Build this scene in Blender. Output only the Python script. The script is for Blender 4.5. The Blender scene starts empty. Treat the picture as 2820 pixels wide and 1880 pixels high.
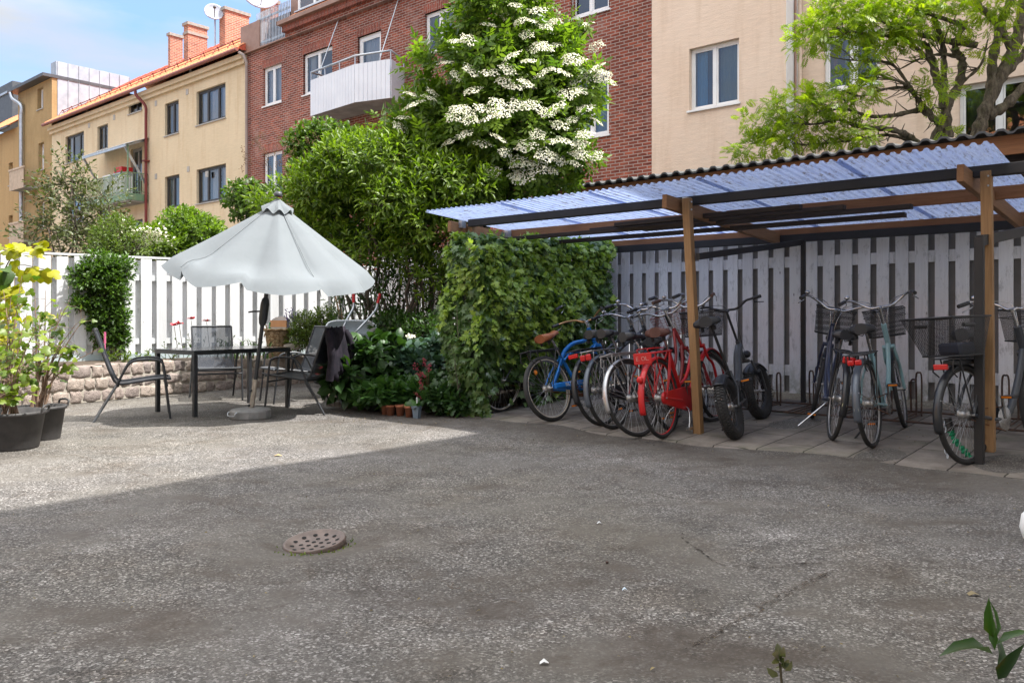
import bpy, math, random
import numpy as np
from mathutils import Vector, Matrix, Euler
R = math.radians
random.seed(7); rng = np.random.default_rng(11)
SC = bpy.context.scene
COL = SC.collection
# ------------------------------------------------------------------ camera
HC, FPX, CX0, HY = 1.10, 2250.0, 1410.0, 868.0
cd = bpy.data.cameras.new('camera'); cam = bpy.data.objects.new('camera', cd); COL.objects.link(cam)
cd.sensor_width = 36; cd.lens = 36*FPX/2820; cd.shift_y = -72/2820; cd.clip_end = 800; cd.clip_start = .05
cam.location = (0, 0, HC); cam.rotation_euler = (R(90), 0, 0); SC.camera = cam
# ------------------------------------------------------------------ light
SUN_EL = 60.0
S = Vector((.989*math.cos(R(SUN_EL)), -.149*math.cos(R(SUN_EL)), math.sin(R(SUN_EL)))).normalized()
ld = bpy.data.lights.new('sun', 'SUN'); ld.energy = 3.0; ld.angle = R(.53); ld.color = (1, .975, .935)
sun = bpy.data.objects.new('sun', ld); COL.objects.link(sun); sun.rotation_euler = S.to_track_quat('Z', 'Y').to_euler()
sun.location = (20, 0, 40)
W = bpy.data.worlds.new('World'); SC.world = W; W.use_nodes = True
nt = W.node_tree; nt.nodes.clear()
out = nt.nodes.new('ShaderNodeOutputWorld'); bg = nt.nodes.new('ShaderNodeBackground')
sky = nt.nodes.new('ShaderNodeTexSky'); sky.sky_type = 'NISHITA'; sky.sun_disc = False
sky.sun_elevation = R(SUN_EL); sky.sun_rotation = R(98.5); sky.air_density = 1.0; sky.dust_density = .8; sky.ozone_density = 1.0
tc = nt.nodes.new('ShaderNodeTexCoord'); mp = nt.nodes.new('ShaderNodeMapping'); mp.inputs['Scale'].default_value = (1.3, 1.3, 4.6); mp.inputs['Location'].default_value = (.1, .35, .4)
nz = nt.nodes.new('ShaderNodeTexNoise'); nz.inputs['Scale'].default_value = 2.2; nz.inputs['Detail'].default_value = 7; nz.inputs['Roughness'].default_value = .55
cr = nt.nodes.new('ShaderNodeValToRGB'); cr.color_ramp.elements[0].position = .36; cr.color_ramp.elements[1].position = .64
mx = nt.nodes.new('ShaderNodeMix'); mx.data_type = 'RGBA'
skt = nt.nodes.new('ShaderNodeMix'); skt.data_type = 'RGBA'; skt.blend_type = 'MULTIPLY'; skt.inputs[0].default_value = 1.
skr = nt.nodes.new('ShaderNodeValToRGB'); skr.color_ramp.elements[0].position = .25; skr.color_ramp.elements[0].color = (.46, .515, .62, 1); skr.color_ramp.elements[1].position = .7; skr.color_ramp.elements[1].color = (1, .94, .82, 1)
nt.links.new(skr.outputs[0], skt.inputs[7])
nt.links.new(tc.outputs['Generated'], mp.inputs[0]); nt.links.new(mp.outputs[0], nz.inputs['Vector']); nt.links.new(nz.outputs['Fac'], cr.inputs[0])
nt.links.new(cr.outputs[0], mx.inputs[0]); nt.links.new(sky.outputs[0], skt.inputs[6]); nt.links.new(skt.outputs[2], mx.inputs[6]); mx.inputs[7].default_value = (8.6, 8.9, 9.4, 1)
sz = nt.nodes.new('ShaderNodeSeparateXYZ'); nt.links.new(tc.outputs['Generated'], sz.inputs[0])
cl2 = nt.nodes.new('ShaderNodeValToRGB'); cl2.color_ramp.elements[0].position = .30; cl2.color_ramp.elements[0].color = (1.55, 1.62, 1.74, 1); cl2.color_ramp.elements[1].position = .75; cl2.color_ramp.elements[1].color = (10.4, 10.1, 9.5, 1)
nt.links.new(sz.outputs[2], cl2.inputs[0]); nt.links.new(sz.outputs[2], skr.inputs[0]); nt.links.new(cl2.outputs[0], mx.inputs[7])
nt.links.new(mx.outputs[2], bg.inputs[0]); bg.inputs[1].default_value = .15; nt.links.new(bg.outputs[0], out.inputs[0])
SC.view_settings.view_transform = 'Standard'; SC.view_settings.look = 'None'; SC.view_settings.gamma = 1; SC.view_settings.exposure = 1.72
SC.view_settings.use_curve_mapping = False
SC.cycles.max_bounces = 6; SC.cycles.diffuse_bounces = 3; SC.cycles.glossy_bounces = 2; SC.cycles.transmission_bounces = 4; SC.cycles.transparent_max_bounces = 10
try: SC.cycles.use_denoising = True; SC.cycles.denoiser = 'OPENIMAGEDENOISE'; SC.cycles.denoising_prefilter = 'NONE'; SC.cycles.denoising_input_passes = 'RGB_ALBEDO_NORMAL'
except Exception: pass
# ------------------------------------------------------------------ frames
TH = R(40.6); CO, SI = math.cos(TH), math.sin(TH)
def V(*a): return Vector(a)
def ab(a, b, z=0.): return Vector((a*CO+b*SI, -a*SI+b*CO, z))      # courtyard frame: a along the fence (to the right), b towards it
ROTF = -TH
def hgt(x, y):
    b = x*SI+y*CO
    return .04*max(0., min(b, 14)-6)
def G(px, py):                                                     # point of the ground seen at a pixel of the 2820 px photograph
    r = (px-CX0)/FPX; q = (py-HY)/FPX
    Y = HC/q
    for _ in range(30):
        Y = (HC-hgt(r*Y, Y))/q
    return Vector((r*Y, Y, hgt(r*Y, Y)))
def PY(px, py, Y): return Vector(((px-CX0)/FPX*Y, Y, HC+(HY-py)/FPX*Y))
def FP(px, py, b):                                                 # a, z on the upright plane b
    r = (px-CX0)/FPX; Y = b/(r*SI+CO)
    return Y*(r*CO-SI), HC+(HY-py)/FPX*Y
def back(a, px):
    r = (px-CX0)/FPX
    return a*(r*SI+CO)/(r*CO-SI)
# ------------------------------------------------------------------ mesh building
def wm(o):
    m = Matrix.LocRotScale(o.location, o.rotation_euler, o.scale)
    return wm(o.parent) @ m if o.parent else m
def smooth(pts, n=6, closed=False):
    P = [Vector(p) for p in pts]; o = []; N = len(P)
    rr = range(N if closed else N-1)
    for i in rr:
        p0 = P[(i-1) % N] if (closed or i > 0) else P[0]*2-P[1]
        p1 = P[i]; p2 = P[(i+1) % N]
        p3 = P[(i+2) % N] if (closed or i+2 < N) else P[-1]*2-P[-2]
        for k in range(n):
            t = k/n
            o.append(.5*((2*p1)+(p2-p0)*t+(2*p0-5*p1+4*p2-p3)*t*t+(3*p1-p0-3*p2+p3)*t**3))
    if not closed: o.append(P[-1])
    return o
class MB:
    def __init__(s): s.v = []; s.f = []; s.s = []
    def add(s, vs, fs, sm=False):
        n = len(s.v); s.v += [tuple(p) for p in vs]; s.f += [tuple(i+n for i in f) for f in fs]; s.s += [sm]*len(fs); return s
    def box(s, x0, x1, y0, y1, z0, z1, M=None):
        vs = [Vector((x, y, z)) for z in (z0, z1) for y in (y0, y1) for x in (x0, x1)]
        if M is not None: vs = [M @ p for p in vs]
        return s.add(vs, [(0, 2, 3, 1), (4, 5, 7, 6), (0, 1, 5, 4), (2, 6, 7, 3), (0, 4, 6, 2), (1, 3, 7, 5)])
    def beam(s, p, q, w, h, up=(0, 0, 1)):
        p = Vector(p); q = Vector(q); d = (q-p).normalized(); u = Vector(up)
        if abs(d.dot(u)) > .98: u = Vector((0, 1, 0))
        x = d.cross(u).normalized(); u = x.cross(d)
        vs = [c+x*(i*w/2)+u*(j*h/2) for c in (p, q) for j in (-1, 1) for i in (-1, 1)]
        return s.add(vs, [(0, 1, 3, 2), (4, 6, 7, 5), (0, 4, 5, 1), (2, 3, 7, 6), (0, 2, 6, 4), (1, 5, 7, 3)])
    def tube(s, pts, r, n=8, closed=False, sm=True):
        P = [Vector(p) for p in pts]; N = len(P)
        if N < 2: return s
        rs = r if isinstance(r, (list, tuple)) else [r]*N
        if len(rs) != N: rs = [rs[0]+(rs[-1]-rs[0])*i/(N-1) for i in range(N)]
        vs = []; ref = None
        for i in range(N):
            if closed: t = (P[(i+1) % N]-P[i-1])
            else: t = P[min(i+1, N-1)]-P[max(i-1, 0)]
            if t.length < 1e-9: t = Vector((0, 0, 1))
            t.normalize()
            if ref is None:
                ref = t.orthogonal().normalized()
            else:
                ref = ref-t*ref.dot(t)
                ref = ref.normalized() if ref.length > 1e-6 else t.orthogonal().normalized()
            b = t.cross(ref)
            for k in range(n):
                a = 2*math.pi*k/n; vs.append(P[i]+(ref*math.cos(a)+b*math.sin(a))*rs[i])
        fs = []
        for i in range(N if closed else N-1):
            j = (i+1) % N
            for k in range(n):
                k2 = (k+1) % n; fs.append((i*n+k, i*n+k2, j*n+k2, j*n+k))
        s.add(vs, fs, sm)
        if not closed:
            s.add(vs[:n], [tuple(reversed(range(n)))]); s.add(vs[-n:], [tuple(range(n))])
        return s
    def lathe(s, prof, n=24, M=None, sm=True, ang=2*math.pi):
        vs = []; m = len(prof)
        full = ang > 6.28
        for k in range(n if full else n+1):
            a = ang*k/n
            for r, z in prof: vs.append(Vector((r*math.cos(a), r*math.sin(a), z)))
        if M is not None: vs = [M @ p for p in vs]
        fs = []
        for k in range(n):
            k2 = (k+1) % n if full else k+1
            for j in range(m-1): fs.append((k*m+j, k2*m+j, k2*m+j+1, k*m+j+1))
        return s.add(vs, fs, sm)
    def ball(s, c, r, n=10, sc=(1, 1, 1), M=None):
        pr = [(max(1e-4, r*math.sin(math.pi*i/(n//2+2))), -r*math.cos(math.pi*i/(n//2+2))) for i in range(n//2+3)]
        T = Matrix.Translation(c) @ (M or Matrix()) @ Matrix.Diagonal((*sc, 1))
        return s.lathe(pr, n, T)
    def prism(s, poly, z0, z1, M=None):
        n = len(poly); vs = [Vector((x, y, z)) for z in (z0, z1) for x, y in poly]
        if M is not None: vs = [M @ p for p in vs]
        return s.add(vs, [tuple(reversed(range(n))), tuple(range(n, 2*n))]+[(i, (i+1) % n, n+(i+1) % n, n+i) for i in range(n)])
    def grid(s, P, sm=True):
        m = len(P[0]); vs = [p for row in P for p in row]
        return s.add(vs, [(i*m+j, i*m+j+1, (i+1)*m+j+1, (i+1)*m+j) for i in range(len(P)-1) for j in range(m-1)], sm)
    def build(s, name, mat, parent=None, world=False, bevel=0, solid=0, M=None):
        me = bpy.data.meshes.new(name); vs = s.v
        if M is not None: vs = [M @ Vector(p) for p in vs]
        if world and parent:
            iv = wm(parent).inverted(); vs = [iv @ Vector(p) for p in vs]
        me.from_pydata([tuple(p) for p in vs], [], s.f); me.polygons.foreach_set('use_smooth', s.s)
        if mat: me.materials.append(mat)
        me.update()
        o = bpy.data.objects.new(name, me); COL.objects.link(o)
        if parent: o.parent = parent
        if solid:
            m = o.modifiers.new('solid', 'SOLIDIFY'); m.thickness = solid; m.offset = 0
        if bevel:
            m = o.modifiers.new('bevel', 'BEVEL'); m.width = bevel; m.segments = 2; m.limit_method = 'ANGLE'; m.angle_limit = R(40)
        return o
def tag(o, label=None, cat=None, group=None, kind=None):
    if label: o['label'] = label
    if cat: o['category'] = cat
    if group: o['group'] = group
    if kind: o['kind'] = kind
    return o
def thing(name, label, cat, loc=(0, 0, 0), rz=0, group=None):
    o = bpy.data.objects.new(name, None); COL.objects.link(o); o.location = loc; o.rotation_euler = (0, 0, rz); o.empty_display_size = .2
    return tag(o, label, cat, group)
def copy_tree(o, parent=None):
    c = o.copy(); COL.objects.link(c)
    if parent: c.parent = parent
    for ch in [k for k in bpy.data.objects if k.parent == o]: copy_tree(ch, c)
    return c
# ------------------------------------------------------------------ materials
class NT:
    def __init__(s, name):
        s.m = bpy.data.materials.new(name); s.m.use_nodes = True; s.t = s.m.node_tree; s.t.nodes.clear()
        s.out = s.n('ShaderNodeOutputMaterial')
    def n(s, t, **k):
        x = s.t.nodes.new(t)
        for a, b in k.items():
            if hasattr(x, a): setattr(x, a, b)
        return x
    def put(s, inp, val):
        if isinstance(val, bpy.types.NodeSocket): s.t.links.new(val, inp)
        elif val is not None:
            if isinstance(val, (tuple, list)) and len(val) == 3 and inp.type == 'RGBA': val = (*val, 1)
            inp.default_value = val
    def co(s, kind='Object'): return s.n('ShaderNodeTexCoord').outputs[kind]
    def noise(s, scale, detail=4, rough=.55, vec=None, dist=0):
        x = s.n('ShaderNodeTexNoise'); x.inputs['Scale'].default_value = scale; x.inputs['Detail'].default_value = detail
        x.inputs['Roughness'].default_value = rough; x.inputs['Distortion'].default_value = dist
        s.put(x.inputs['Vector'], vec if vec is not None else s.co()); return x.outputs['Fac']
    def ramp(s, fac, stops):
        x = s.n('ShaderNodeValToRGB'); e = x.color_ramp.elements
        while len(e) < len(stops): e.new(.5)
        for i, (p, c) in enumerate(stops):
            e[i].position = p; e[i].color = (*c, 1) if isinstance(c, (tuple, list)) else (c, c, c, 1)
        s.put(x.inputs[0], fac); return x.outputs[0]
    def mix(s, f, a, b, mode='MIX'):
        x = s.n('ShaderNodeMix'); x.data_type = 'RGBA'; x.blend_type = mode
        s.put(x.inputs[0], f); s.put(x.inputs[6], a); s.put(x.inputs[7], b); return x.outputs[2]
    def math(s, op, a, b=0., clamp=False):
        x = s.n('ShaderNodeMath'); x.operation = op; x.use_clamp = clamp; s.put(x.inputs[0], a); s.put(x.inputs[1], b); return x.outputs[0]
    def mapping(s, vec, scale=(1, 1, 1), rot=(0, 0, 0), loc=(0, 0, 0)):
        x = s.n('ShaderNodeMapping'); x.inputs['Scale'].default_value = scale; x.inputs['Rotation'].default_value = rot; x.inputs['Location'].default_value = loc
        s.put(x.inputs[0], vec); return x.outputs[0]
    def bump(s, h, strength=.3, dist=.01):
        x = s.n('ShaderNodeBump'); x.inputs['Strength'].default_value = strength; x.inputs['Distance'].default_value = dist
        s.put(x.inputs['Height'], h); return x.outputs[0]
    def pbsdf(s, col, rough=.6, metal=0, normal=None, spec=.5, **k):
        x = s.n('ShaderNodeBsdfPrincipled'); s.put(x.inputs['Base Color'], col); s.put(x.inputs['Roughness'], rough); s.put(x.inputs['Metallic'], metal)
        s.put(x.inputs['Specular IOR Level'], spec)
        if normal is not None: s.put(x.inputs['Normal'], normal)
        for a, b in k.items(): s.put(x.inputs[a], b)
        return x.outputs[0]
    def end(s, sh): s.t.links.new(sh, s.out.inputs[0]); return s.m
_mc = {}
def pm(name, c1, rough=.6, metal=0, c2=None, sc=6, bump=0, bs=60, spec=.5, stretch=None, lo=.35, hi=.65):
    if name in _mc: return _mc[name]
    t = NT(name); vec = t.co()
    if stretch: vec = t.mapping(vec, stretch)
    if c2 is None: c2 = tuple(x*.78 for x in c1)
    col = t.mix(t.ramp(t.noise(sc, 5, .6, vec), [(lo, 0.), (hi, 1.)]), c1, c2)
    nrm = t.bump(t.noise(bs, 4, .6, vec), bump, .004) if bump else None
    _mc[name] = t.end(t.pbsdf(col, rough, metal, nrm, spec)); return _mc[name]
def leafmat(name, c1, c2, tr=.35, rough=.42, spec=.4):
    t = NT(name); at = t.n('ShaderNodeAttribute'); at.attribute_name = 'rnd'
    col = t.ramp(at.outputs['Fac'], [(0, c1), (.55, tuple((a+b)/2 for a, b in zip(c1, c2))), (1, c2)])
    p = t.pbsdf(col, rough, 0, None, spec)
    tl = t.n('ShaderNodeBsdfTranslucent'); t.put(tl.inputs[0], t.mix(1., col, (1.5, 1.65, .6), 'MULTIPLY'))
    m = t.n('ShaderNodeMixShader'); m.inputs[0].default_value = tr; t.t.links.new(p, m.inputs[1]); t.t.links.new(tl.outputs[0], m.inputs[2])
    return t.end(m.outputs[0])
# ------------------------------------------------------------------ leaves
def LT(w=.4, fold=.12, bend=.15):
    tv = np.array([(0, 0, 0), (.35, w/2, fold), (.35, -w/2, fold), (.72, w*.38, fold*.7-bend*.4), (.72, -w*.38, fold*.7-bend*.4), (1, 0, -bend), (.38, 0, 0), (.72, 0, -bend*.4)], float)
    return tv, [(0, 6, 1), (0, 2, 6), (6, 7, 3, 1), (6, 2, 4, 7), (7, 5, 3), (7, 4, 5)]
def LSTAR():                                                        # five-lobed ivy leaf
    pts = [(0, 0), (.12, .32), (.35, .55), (.42, .24), (.75, .38), (.68, .14), (1.0, 0), (.68, -.14), (.75, -.38), (.42, -.24), (.35, -.55), (.12, -.32)]
    tv = [(.38, 0, .03)]+[(x, y, -.08*abs(y)-.06*x) for x, y in pts]; n = len(pts)
    return np.array(tv, float), [(0, 1+i, 1+(i+1) % n) for i in range(n)]
def LLOBE():                                                        # three-lobed currant leaf
    pts = [(0, 0), (-.06, .3), (.2, .5), (.45, .42), (.55, .24), (.8, .28), (1, 0), (.8, -.28), (.55, -.24), (.45, -.42), (.2, -.5), (-.06, -.3)]
    tv = [(.35, 0, .05)]+[(x, y, -.15*abs(y)-.1*x*x) for x, y in pts]; n = len(pts)
    return np.array(tv, float), [(0, 1+i, 1+(i+1) % n) for i in range(n)]
def LPIN(k=5, w=.36, L=.45, droop=.25):                             # pinnate leaf with k leaflet pairs and a terminal one
    tv = []; fs = []
    def leaflet(bx, ang, ln):
        c, s = math.cos(ang), math.sin(ang); n = len(tv)
        for t, side in ((0, 0), (.45, w/2), (.45, -w/2), (1, 0)):
            x = bx+c*t*ln-s*side*ln; y = s*t*ln+c*side*ln
            tv.append((x, y, -droop*(x*x)-.15*abs(y)))
        fs.append((n, n+2, n+3, n+1))
    for i in range(k):
        bx = .18+.62*i/max(1, k-1)
        for sg in (1, -1): leaflet(bx, sg*R(58-8*i/k), L*(1-.25*abs(i/k-.4)))
    leaflet(.8, 0, L)
    return np.array(tv, float), fs
def norm(a): return a/np.maximum(1e-9, np.linalg.norm(a, axis=-1, keepdims=True))
def leaf_mesh(name, mat, parent, P, D, N, Sz, tpl, world=True, rnd=None):
    tv, fs = tpl; P = np.asarray(P, float); D = norm(np.asarray(D, float)); N = np.asarray(N, float)
    N = norm(N-D*np.sum(N*D, 1, keepdims=True)); B = np.cross(N, D); Sz = np.asarray(Sz, float).reshape(-1, 1, 1)
    vs = P[:, None, :]+Sz*(tv[None, :, 0:1]*D[:, None, :]+tv[None, :, 1:2]*B[:, None, :]+tv[None, :, 2:3]*N[:, None, :])
    n, k = len(P), len(tv); vs = vs.reshape(-1, 3)
    if world and parent:
        iv = np.array(wm(parent).inverted()); vs = vs@iv[:3, :3].T+iv[:3, 3]
    lt = np.array([len(f) for f in fs]); li = np.concatenate([np.array(f) for f in fs])
    loops = (li[None, :]+np.arange(n)[:, None]*k).ravel(); tot = np.tile(lt, n); start = np.concatenate([[0], np.cumsum(tot)[:-1]])
    me = bpy.data.meshes.new(name); me.vertices.add(n*k); me.vertices.foreach_set('co', vs.astype(np.float32).ravel())
    me.loops.add(len(loops)); me.loops.foreach_set('vertex_index', loops.astype(np.int32))
    me.polygons.add(len(tot)); me.polygons.foreach_set('loop_start', start.astype(np.int32)); me.polygons.foreach_set('loop_total', tot.astype(np.int32))
    me.update(calc_edges=True); me.validate()
    if rnd is None: rnd = rng.random(n)
    at = me.attributes.new('rnd', 'FLOAT', 'POINT'); at.data.foreach_set('value', np.repeat(rnd, k).astype(np.float32))
    me.materials.append(mat)
    o = bpy.data.objects.new(name, me); COL.objects.link(o)
    if parent: o.parent = parent
    return o
def rv(n): return norm(rng.normal(size=(n, 3)))
def sprigs(B, D, L, n, size, spread=1.0, up=.5, jit=.25):
    """n leaves along each twig starting at B in direction D; returns P, D, N, S for leaf_mesh and a twig list"""
    B = np.asarray(B, float); D = norm(np.asarray(D, float)); m = len(B); L = np.broadcast_to(L, (m,))
    a = np.cross(D, rv(m)); a = norm(a); b = np.cross(D, a); Ps = []; Ds = []; Ns = []; Ss = []
    for i in range(n):
        t = (i+.6)/n; ang = i*2.4+rng.random(m)*.7
        side = a*np.cos(ang)[:, None]+b*np.sin(ang)[:, None]
        d = norm(D*(.35+.9*t*t)+side*spread*(1.05-.55*t)+rng.normal(size=(m, 3))*jit)
        Ps.append(B+D*(L*t)[:, None]); Ds.append(d)
        Ns.append(D*.8+np.array([0, 0, up])[None]+rng.normal(size=(m, 3))*.35); Ss.append(size*(.7+.5*rng.random(m))*(1-.25*abs(t-.5)))
    return np.concatenate(Ps), np.concatenate(Ds), np.concatenate(Ns), np.concatenate(Ss)
def lumps(P, sc, seed):
    g = np.random.default_rng(seed); o = np.zeros(len(P))
    for i in range(6):
        k = g.normal(size=3)*sc*(1+.5*i); o += np.sin(P@k+g.random()*6.28)/(1+.5*i)
    return o/2.5
def crown(ells, n, shell=.45, up=.35, amp=.22, sc=2.2, seed=1):
    """points and outward directions filling a union of ellipsoids, denser towards an uneven outer shell"""
    ells = np.asarray(ells, float); w = (ells[:, 3]*ells[:, 4]*ells[:, 5])**.72; idx = rng.choice(len(ells), n, p=w/w.sum())
    d = rv(n); e = ells[idx]; rad = (shell+(1-shell)*rng.random(n)**.45)
    base = e[:, :3]+d*e[:, 3:6]
    rad = rad*(1+amp*lumps(base, sc, seed))
    P = e[:, :3]+d*e[:, 3:6]*rad[:, None]
    keep = np.ones(n, bool)
    for k in range(len(ells)):                                      # drop what lies deep inside another ellipsoid
        q = np.linalg.norm((P-ells[k, :3])/ells[k, 3:6], axis=1); keep &= ~((q < .62) & (idx != k) & (rng.random(n) < .75))
    D = norm(d/np.maximum(.2, e[:, 3:6])*e[:, 3:6].mean(1, keepdims=True)+np.array([0, 0, up]))
    return P[keep], D[keep]
# ================================================================== ground
GXS = np.unique(np.concatenate([[-260, -150, -90, -50, -30, -20, -14, -11], np.arange(-9, 7.51, .045), [9, 11, 14, 20, 30, 50, 90, 150, 260]]))
GYS = np.unique(np.concatenate([[-60, -30, -12, -4, 0, 1], np.arange(1.6, 14.01, .045), [16, 19, 24, 32, 50, 90, 160, 300]]))
gx, gy = np.meshgrid(GXS, GYS); gz = .04*np.clip(np.clip(gx*SI+gy*CO, None, 14)-6, 0, None)
dirt = np.zeros_like(gx); pale = np.zeros_like(gx)
def blob(A, px, py, rx, ry, st, rot=0.):
    c = G(px, py); dx = gx-c.x; dy = gy-c.y; cr_, sr = math.cos(rot), math.sin(rot)
    u = (dx*cr_+dy*sr)/rx; v = (-dx*sr+dy*cr_)/ry
    A += st*np.exp(-(u*u+v*v))
for q in ((1700, 1560, .35, .2, .45), (1640, 1460, .3, .14, .6), (900, 1545, .5, .22, .5), (420, 1700, .7, .2, .45), (1840, 1790, .22, .17, 1.), (2050, 1385, .4, .1, .5),
          (2650, 1340, .45, .12, .6), (560, 1440, .7, .25, .35), (1480, 1790, .3, .1, .3), (1250, 1640, .5, .16, .5), (2500, 1440, .35, .1, .4), (2650, 1700, .4, .2, .4),
          (866, 1512, .26, .10, .9), (300, 1185, .3, .08, .6), (900, 1500, .3, .14, .8), (1180, 1480, .5, .1, .35), (1420, 1340, .45, .1, .4), (2350, 1560, .6, .12, .35), (1000, 1230, .5, .12, .3), (420, 1330, .5, .1, .35)):
    blob(dirt, *q)
for q in ((1085, 1508, .15, .08, .8), (1010, 1480, .12, .05, .7), (800, 1540, .12, .05, .6), (1550, 1262, .9, .22, .6), (1950, 1290, .7, .2, .45), (1330, 1390, .3, .1, .4), (1200, 1760, .8, .25, .45),
          (2500, 1540, .7, .2, .3), (1700, 1640, .6, .2, .3), (420, 1270, 1.2, .3, .35), (1000, 1190, .6, .15, .3), (2200, 1700, .6, .15, .35), (1560, 1750, .4, .15, .3)):
    blob(pale, *q)
rgd = random.Random(3)
for _ in range(95): blob(dirt, rgd.uniform(0, 2820), rgd.uniform(1180, 1870), rgd.uniform(.05, .22), rgd.uniform(.03, .09), rgd.uniform(.35, .95), rgd.uniform(-.5, .5))
for _ in range(40): blob(pale, rgd.uniform(0, 2820), rgd.uniform(1200, 1870), rgd.uniform(.05, .3), rgd.uniform(.03, .10), rgd.uniform(.3, .8), rgd.uniform(-.5, .5))
gb = gx*SI+gy*CO; ga = gx*CO-gy*SI
wob = .25*np.sin(ga*1.7)+.15*np.sin(ga*4.1+1)
dirt += .95*np.exp(-((gb-6.05+wob*.5)/.42)**2)*(ga > -7)*(ga < 3)
mc = G(866, 1490); mr = np.hypot(gx-mc.x, (gy-mc.y)); gz = gz-.035*np.exp(-(mr/.24)**2)+.012*np.exp(-((mr-.42)/.16)**2)
gz += (.004*np.sin(gx*2.3+gy*1.1)+.003*np.sin(gx*5.1-gy*4.3+2)+.004*np.sin(gy*3.3+.5))*(np.abs(gx) < 9)
ny, nx = gx.shape
me = bpy.data.meshes.new('ground'); idx = np.arange(nx*ny).reshape(ny, nx)
fq = np.stack([idx[:-1, :-1], idx[:-1, 1:], idx[1:, 1:], idx[1:, :-1]], -1).reshape(-1, 4)
me.from_pydata(np.stack([gx, gy, gz], -1).reshape(-1, 3).tolist(), [], fq.tolist()); me.polygons.foreach_set('use_smooth', [True]*len(fq))
for nm, A in (('dirt', dirt), ('pale', pale)):
    at = me.attributes.new(nm, 'FLOAT', 'POINT'); at.data.foreach_set('value', np.clip(A*(1.45 if nm == 'dirt' else 1.35), 0, 1.4).astype(np.float32).ravel())
t = NT('aggregate'); pos = t.co()
vo = t.n('ShaderNodeTexVoronoi'); vo.inputs['Scale'].default_value = 125; t.put(vo.inputs['Vector'], t.mapping(pos, (1, 1, 1)))
sep = t.n('ShaderNodeSeparateColor'); t.put(sep.inputs[0], vo.outputs['Color'])
vo2 = t.n('ShaderNodeTexVoronoi'); vo2.inputs['Scale'].default_value = 270; t.put(vo2.inputs['Vector'], pos)
sep2 = t.n('ShaderNodeSeparateColor'); t.put(sep2.inputs[0], vo2.outputs['Color'])
big = t.noise(.9, 6, .65, pos); mid = t.noise(4.5, 5, .62, pos); fine = t.noise(26, 4, .6, pos)
peb = t.ramp(sep.outputs[0], [(0, (.030, .027, .025)), (.42, (.10, .092, .086)), (.72, (.22, .208, .20)), (.90, (.40, .39, .38)), (1, (.74, .73, .72))])
peb2 = t.ramp(sep2.outputs[0], [(0, (.05, .045, .04)), (.6, (.16, .148, .138)), (1, (.40, .39, .38))])
base = t.mix(.32, peb, peb2)
tone = t.ramp(t.math('ADD', t.math('MULTIPLY', big, .55), t.math('MULTIPLY', mid, .45)), [(.30, .50), (.5, 1.), (.70, 1.45)])
base = t.mix(1., base, tone, 'MULTIPLY')
ad = t.n('ShaderNodeAttribute'); ad.attribute_name = 'dirt'; ap = t.n('ShaderNodeAttribute'); ap.attribute_name = 'pale'
df = t.math('MULTIPLY', ad.outputs['Fac'], t.ramp(t.noise(7, 6, .65, pos), [(.28, .25), (.62, 1.)]), True)
base = t.mix(t.math('MULTIPLY', df, .85), base, t.mix(fine, (.075, .062, .052), (.16, .14, .122)))
pf = t.math('MULTIPLY', ap.outputs['Fac'], t.ramp(t.noise(9, 6, .7, pos), [(.34, .1), (.62, 1.)]), True)
base = t.mix(t.math('MULTIPLY', pf, .55), base, t.mix(1., base, (1.75, 1.78, 1.85), 'MULTIPLY'))
blotch = t.ramp(t.noise(1.7, 7, .72, t.mapping(pos, (1, 1, 1), (0, 0, .6), (3.1, 1.7, 0)), .6), [(.50, 0.), (.62, 1.)])
base = t.mix(t.math('MULTIPLY', blotch, .6), base, t.mix(1., base, (.60, .53, .46), 'MULTIPLY'))
base = t.mix(1., base, (.63, .612, .60), 'MULTIPLY')
film = t.ramp(t.noise(1.25, 9, .68, t.mapping(pos, (1, 1, 1), (0, 0, .4), (8.3, 2.1, 0)), .5), [(.46, 0.), (.60, .5)])
base = t.mix(film, base, t.mix(fine, (.092, .083, .074), (.165, .152, .138)))
film2 = t.ramp(t.noise(3.4, 9, .7, t.mapping(pos, (1, 1.6, 1), (0, 0, -.5), (1.3, 5.1, 0)), .8), [(.56, 0.), (.66, .55)])
base = t.mix(film2, base, t.mix(1., base, (.55, .47, .40), 'MULTIPLY'))
base = t.mix(t.ramp(t.noise(.35, 3, .6, pos), [(.4, 0.), (.62, .35)]), base, t.mix(1., base, (1.06, 1.02, .80), 'MULTIPLY'))
nrm = t.bump(t.math('ADD', sep.outputs[0], t.math('MULTIPLY', fine, .6)), .55, .006)
me.materials.append(t.end(t.pbsdf(base, .82, 0, nrm, .35)))
ground = bpy.data.objects.new('ground', me); COL.objects.link(ground); ground['kind'] = 'structure'
def strip(name, pts, w, mat, lift=.004, nseg=8, jag=.5):
    P = smooth([G(*p) for p in pts], nseg); L = []; Rr = []
    for i, p in enumerate(P):
        d = (P[min(i+1, len(P)-1)]-P[max(0, i-1)]); n = Vector((-d.y, d.x, 0)).normalized(); e = min(1, i/4, (len(P)-1-i)/4)
        c = p+n*random.uniform(-1, 1)*w*.8*jag
        ww = w*e*(1+random.uniform(-jag, jag))
        z = gzat(c.x, c.y)+lift
        L.append((c.x+n.x*ww/2, c.y+n.y*ww/2, z)); Rr.append((c.x-n.x*ww/2, c.y-n.y*ww/2, z))
    o = MB().grid([L, Rr]).build(name, mat); o['kind'] = 'structure'; return o
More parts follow.
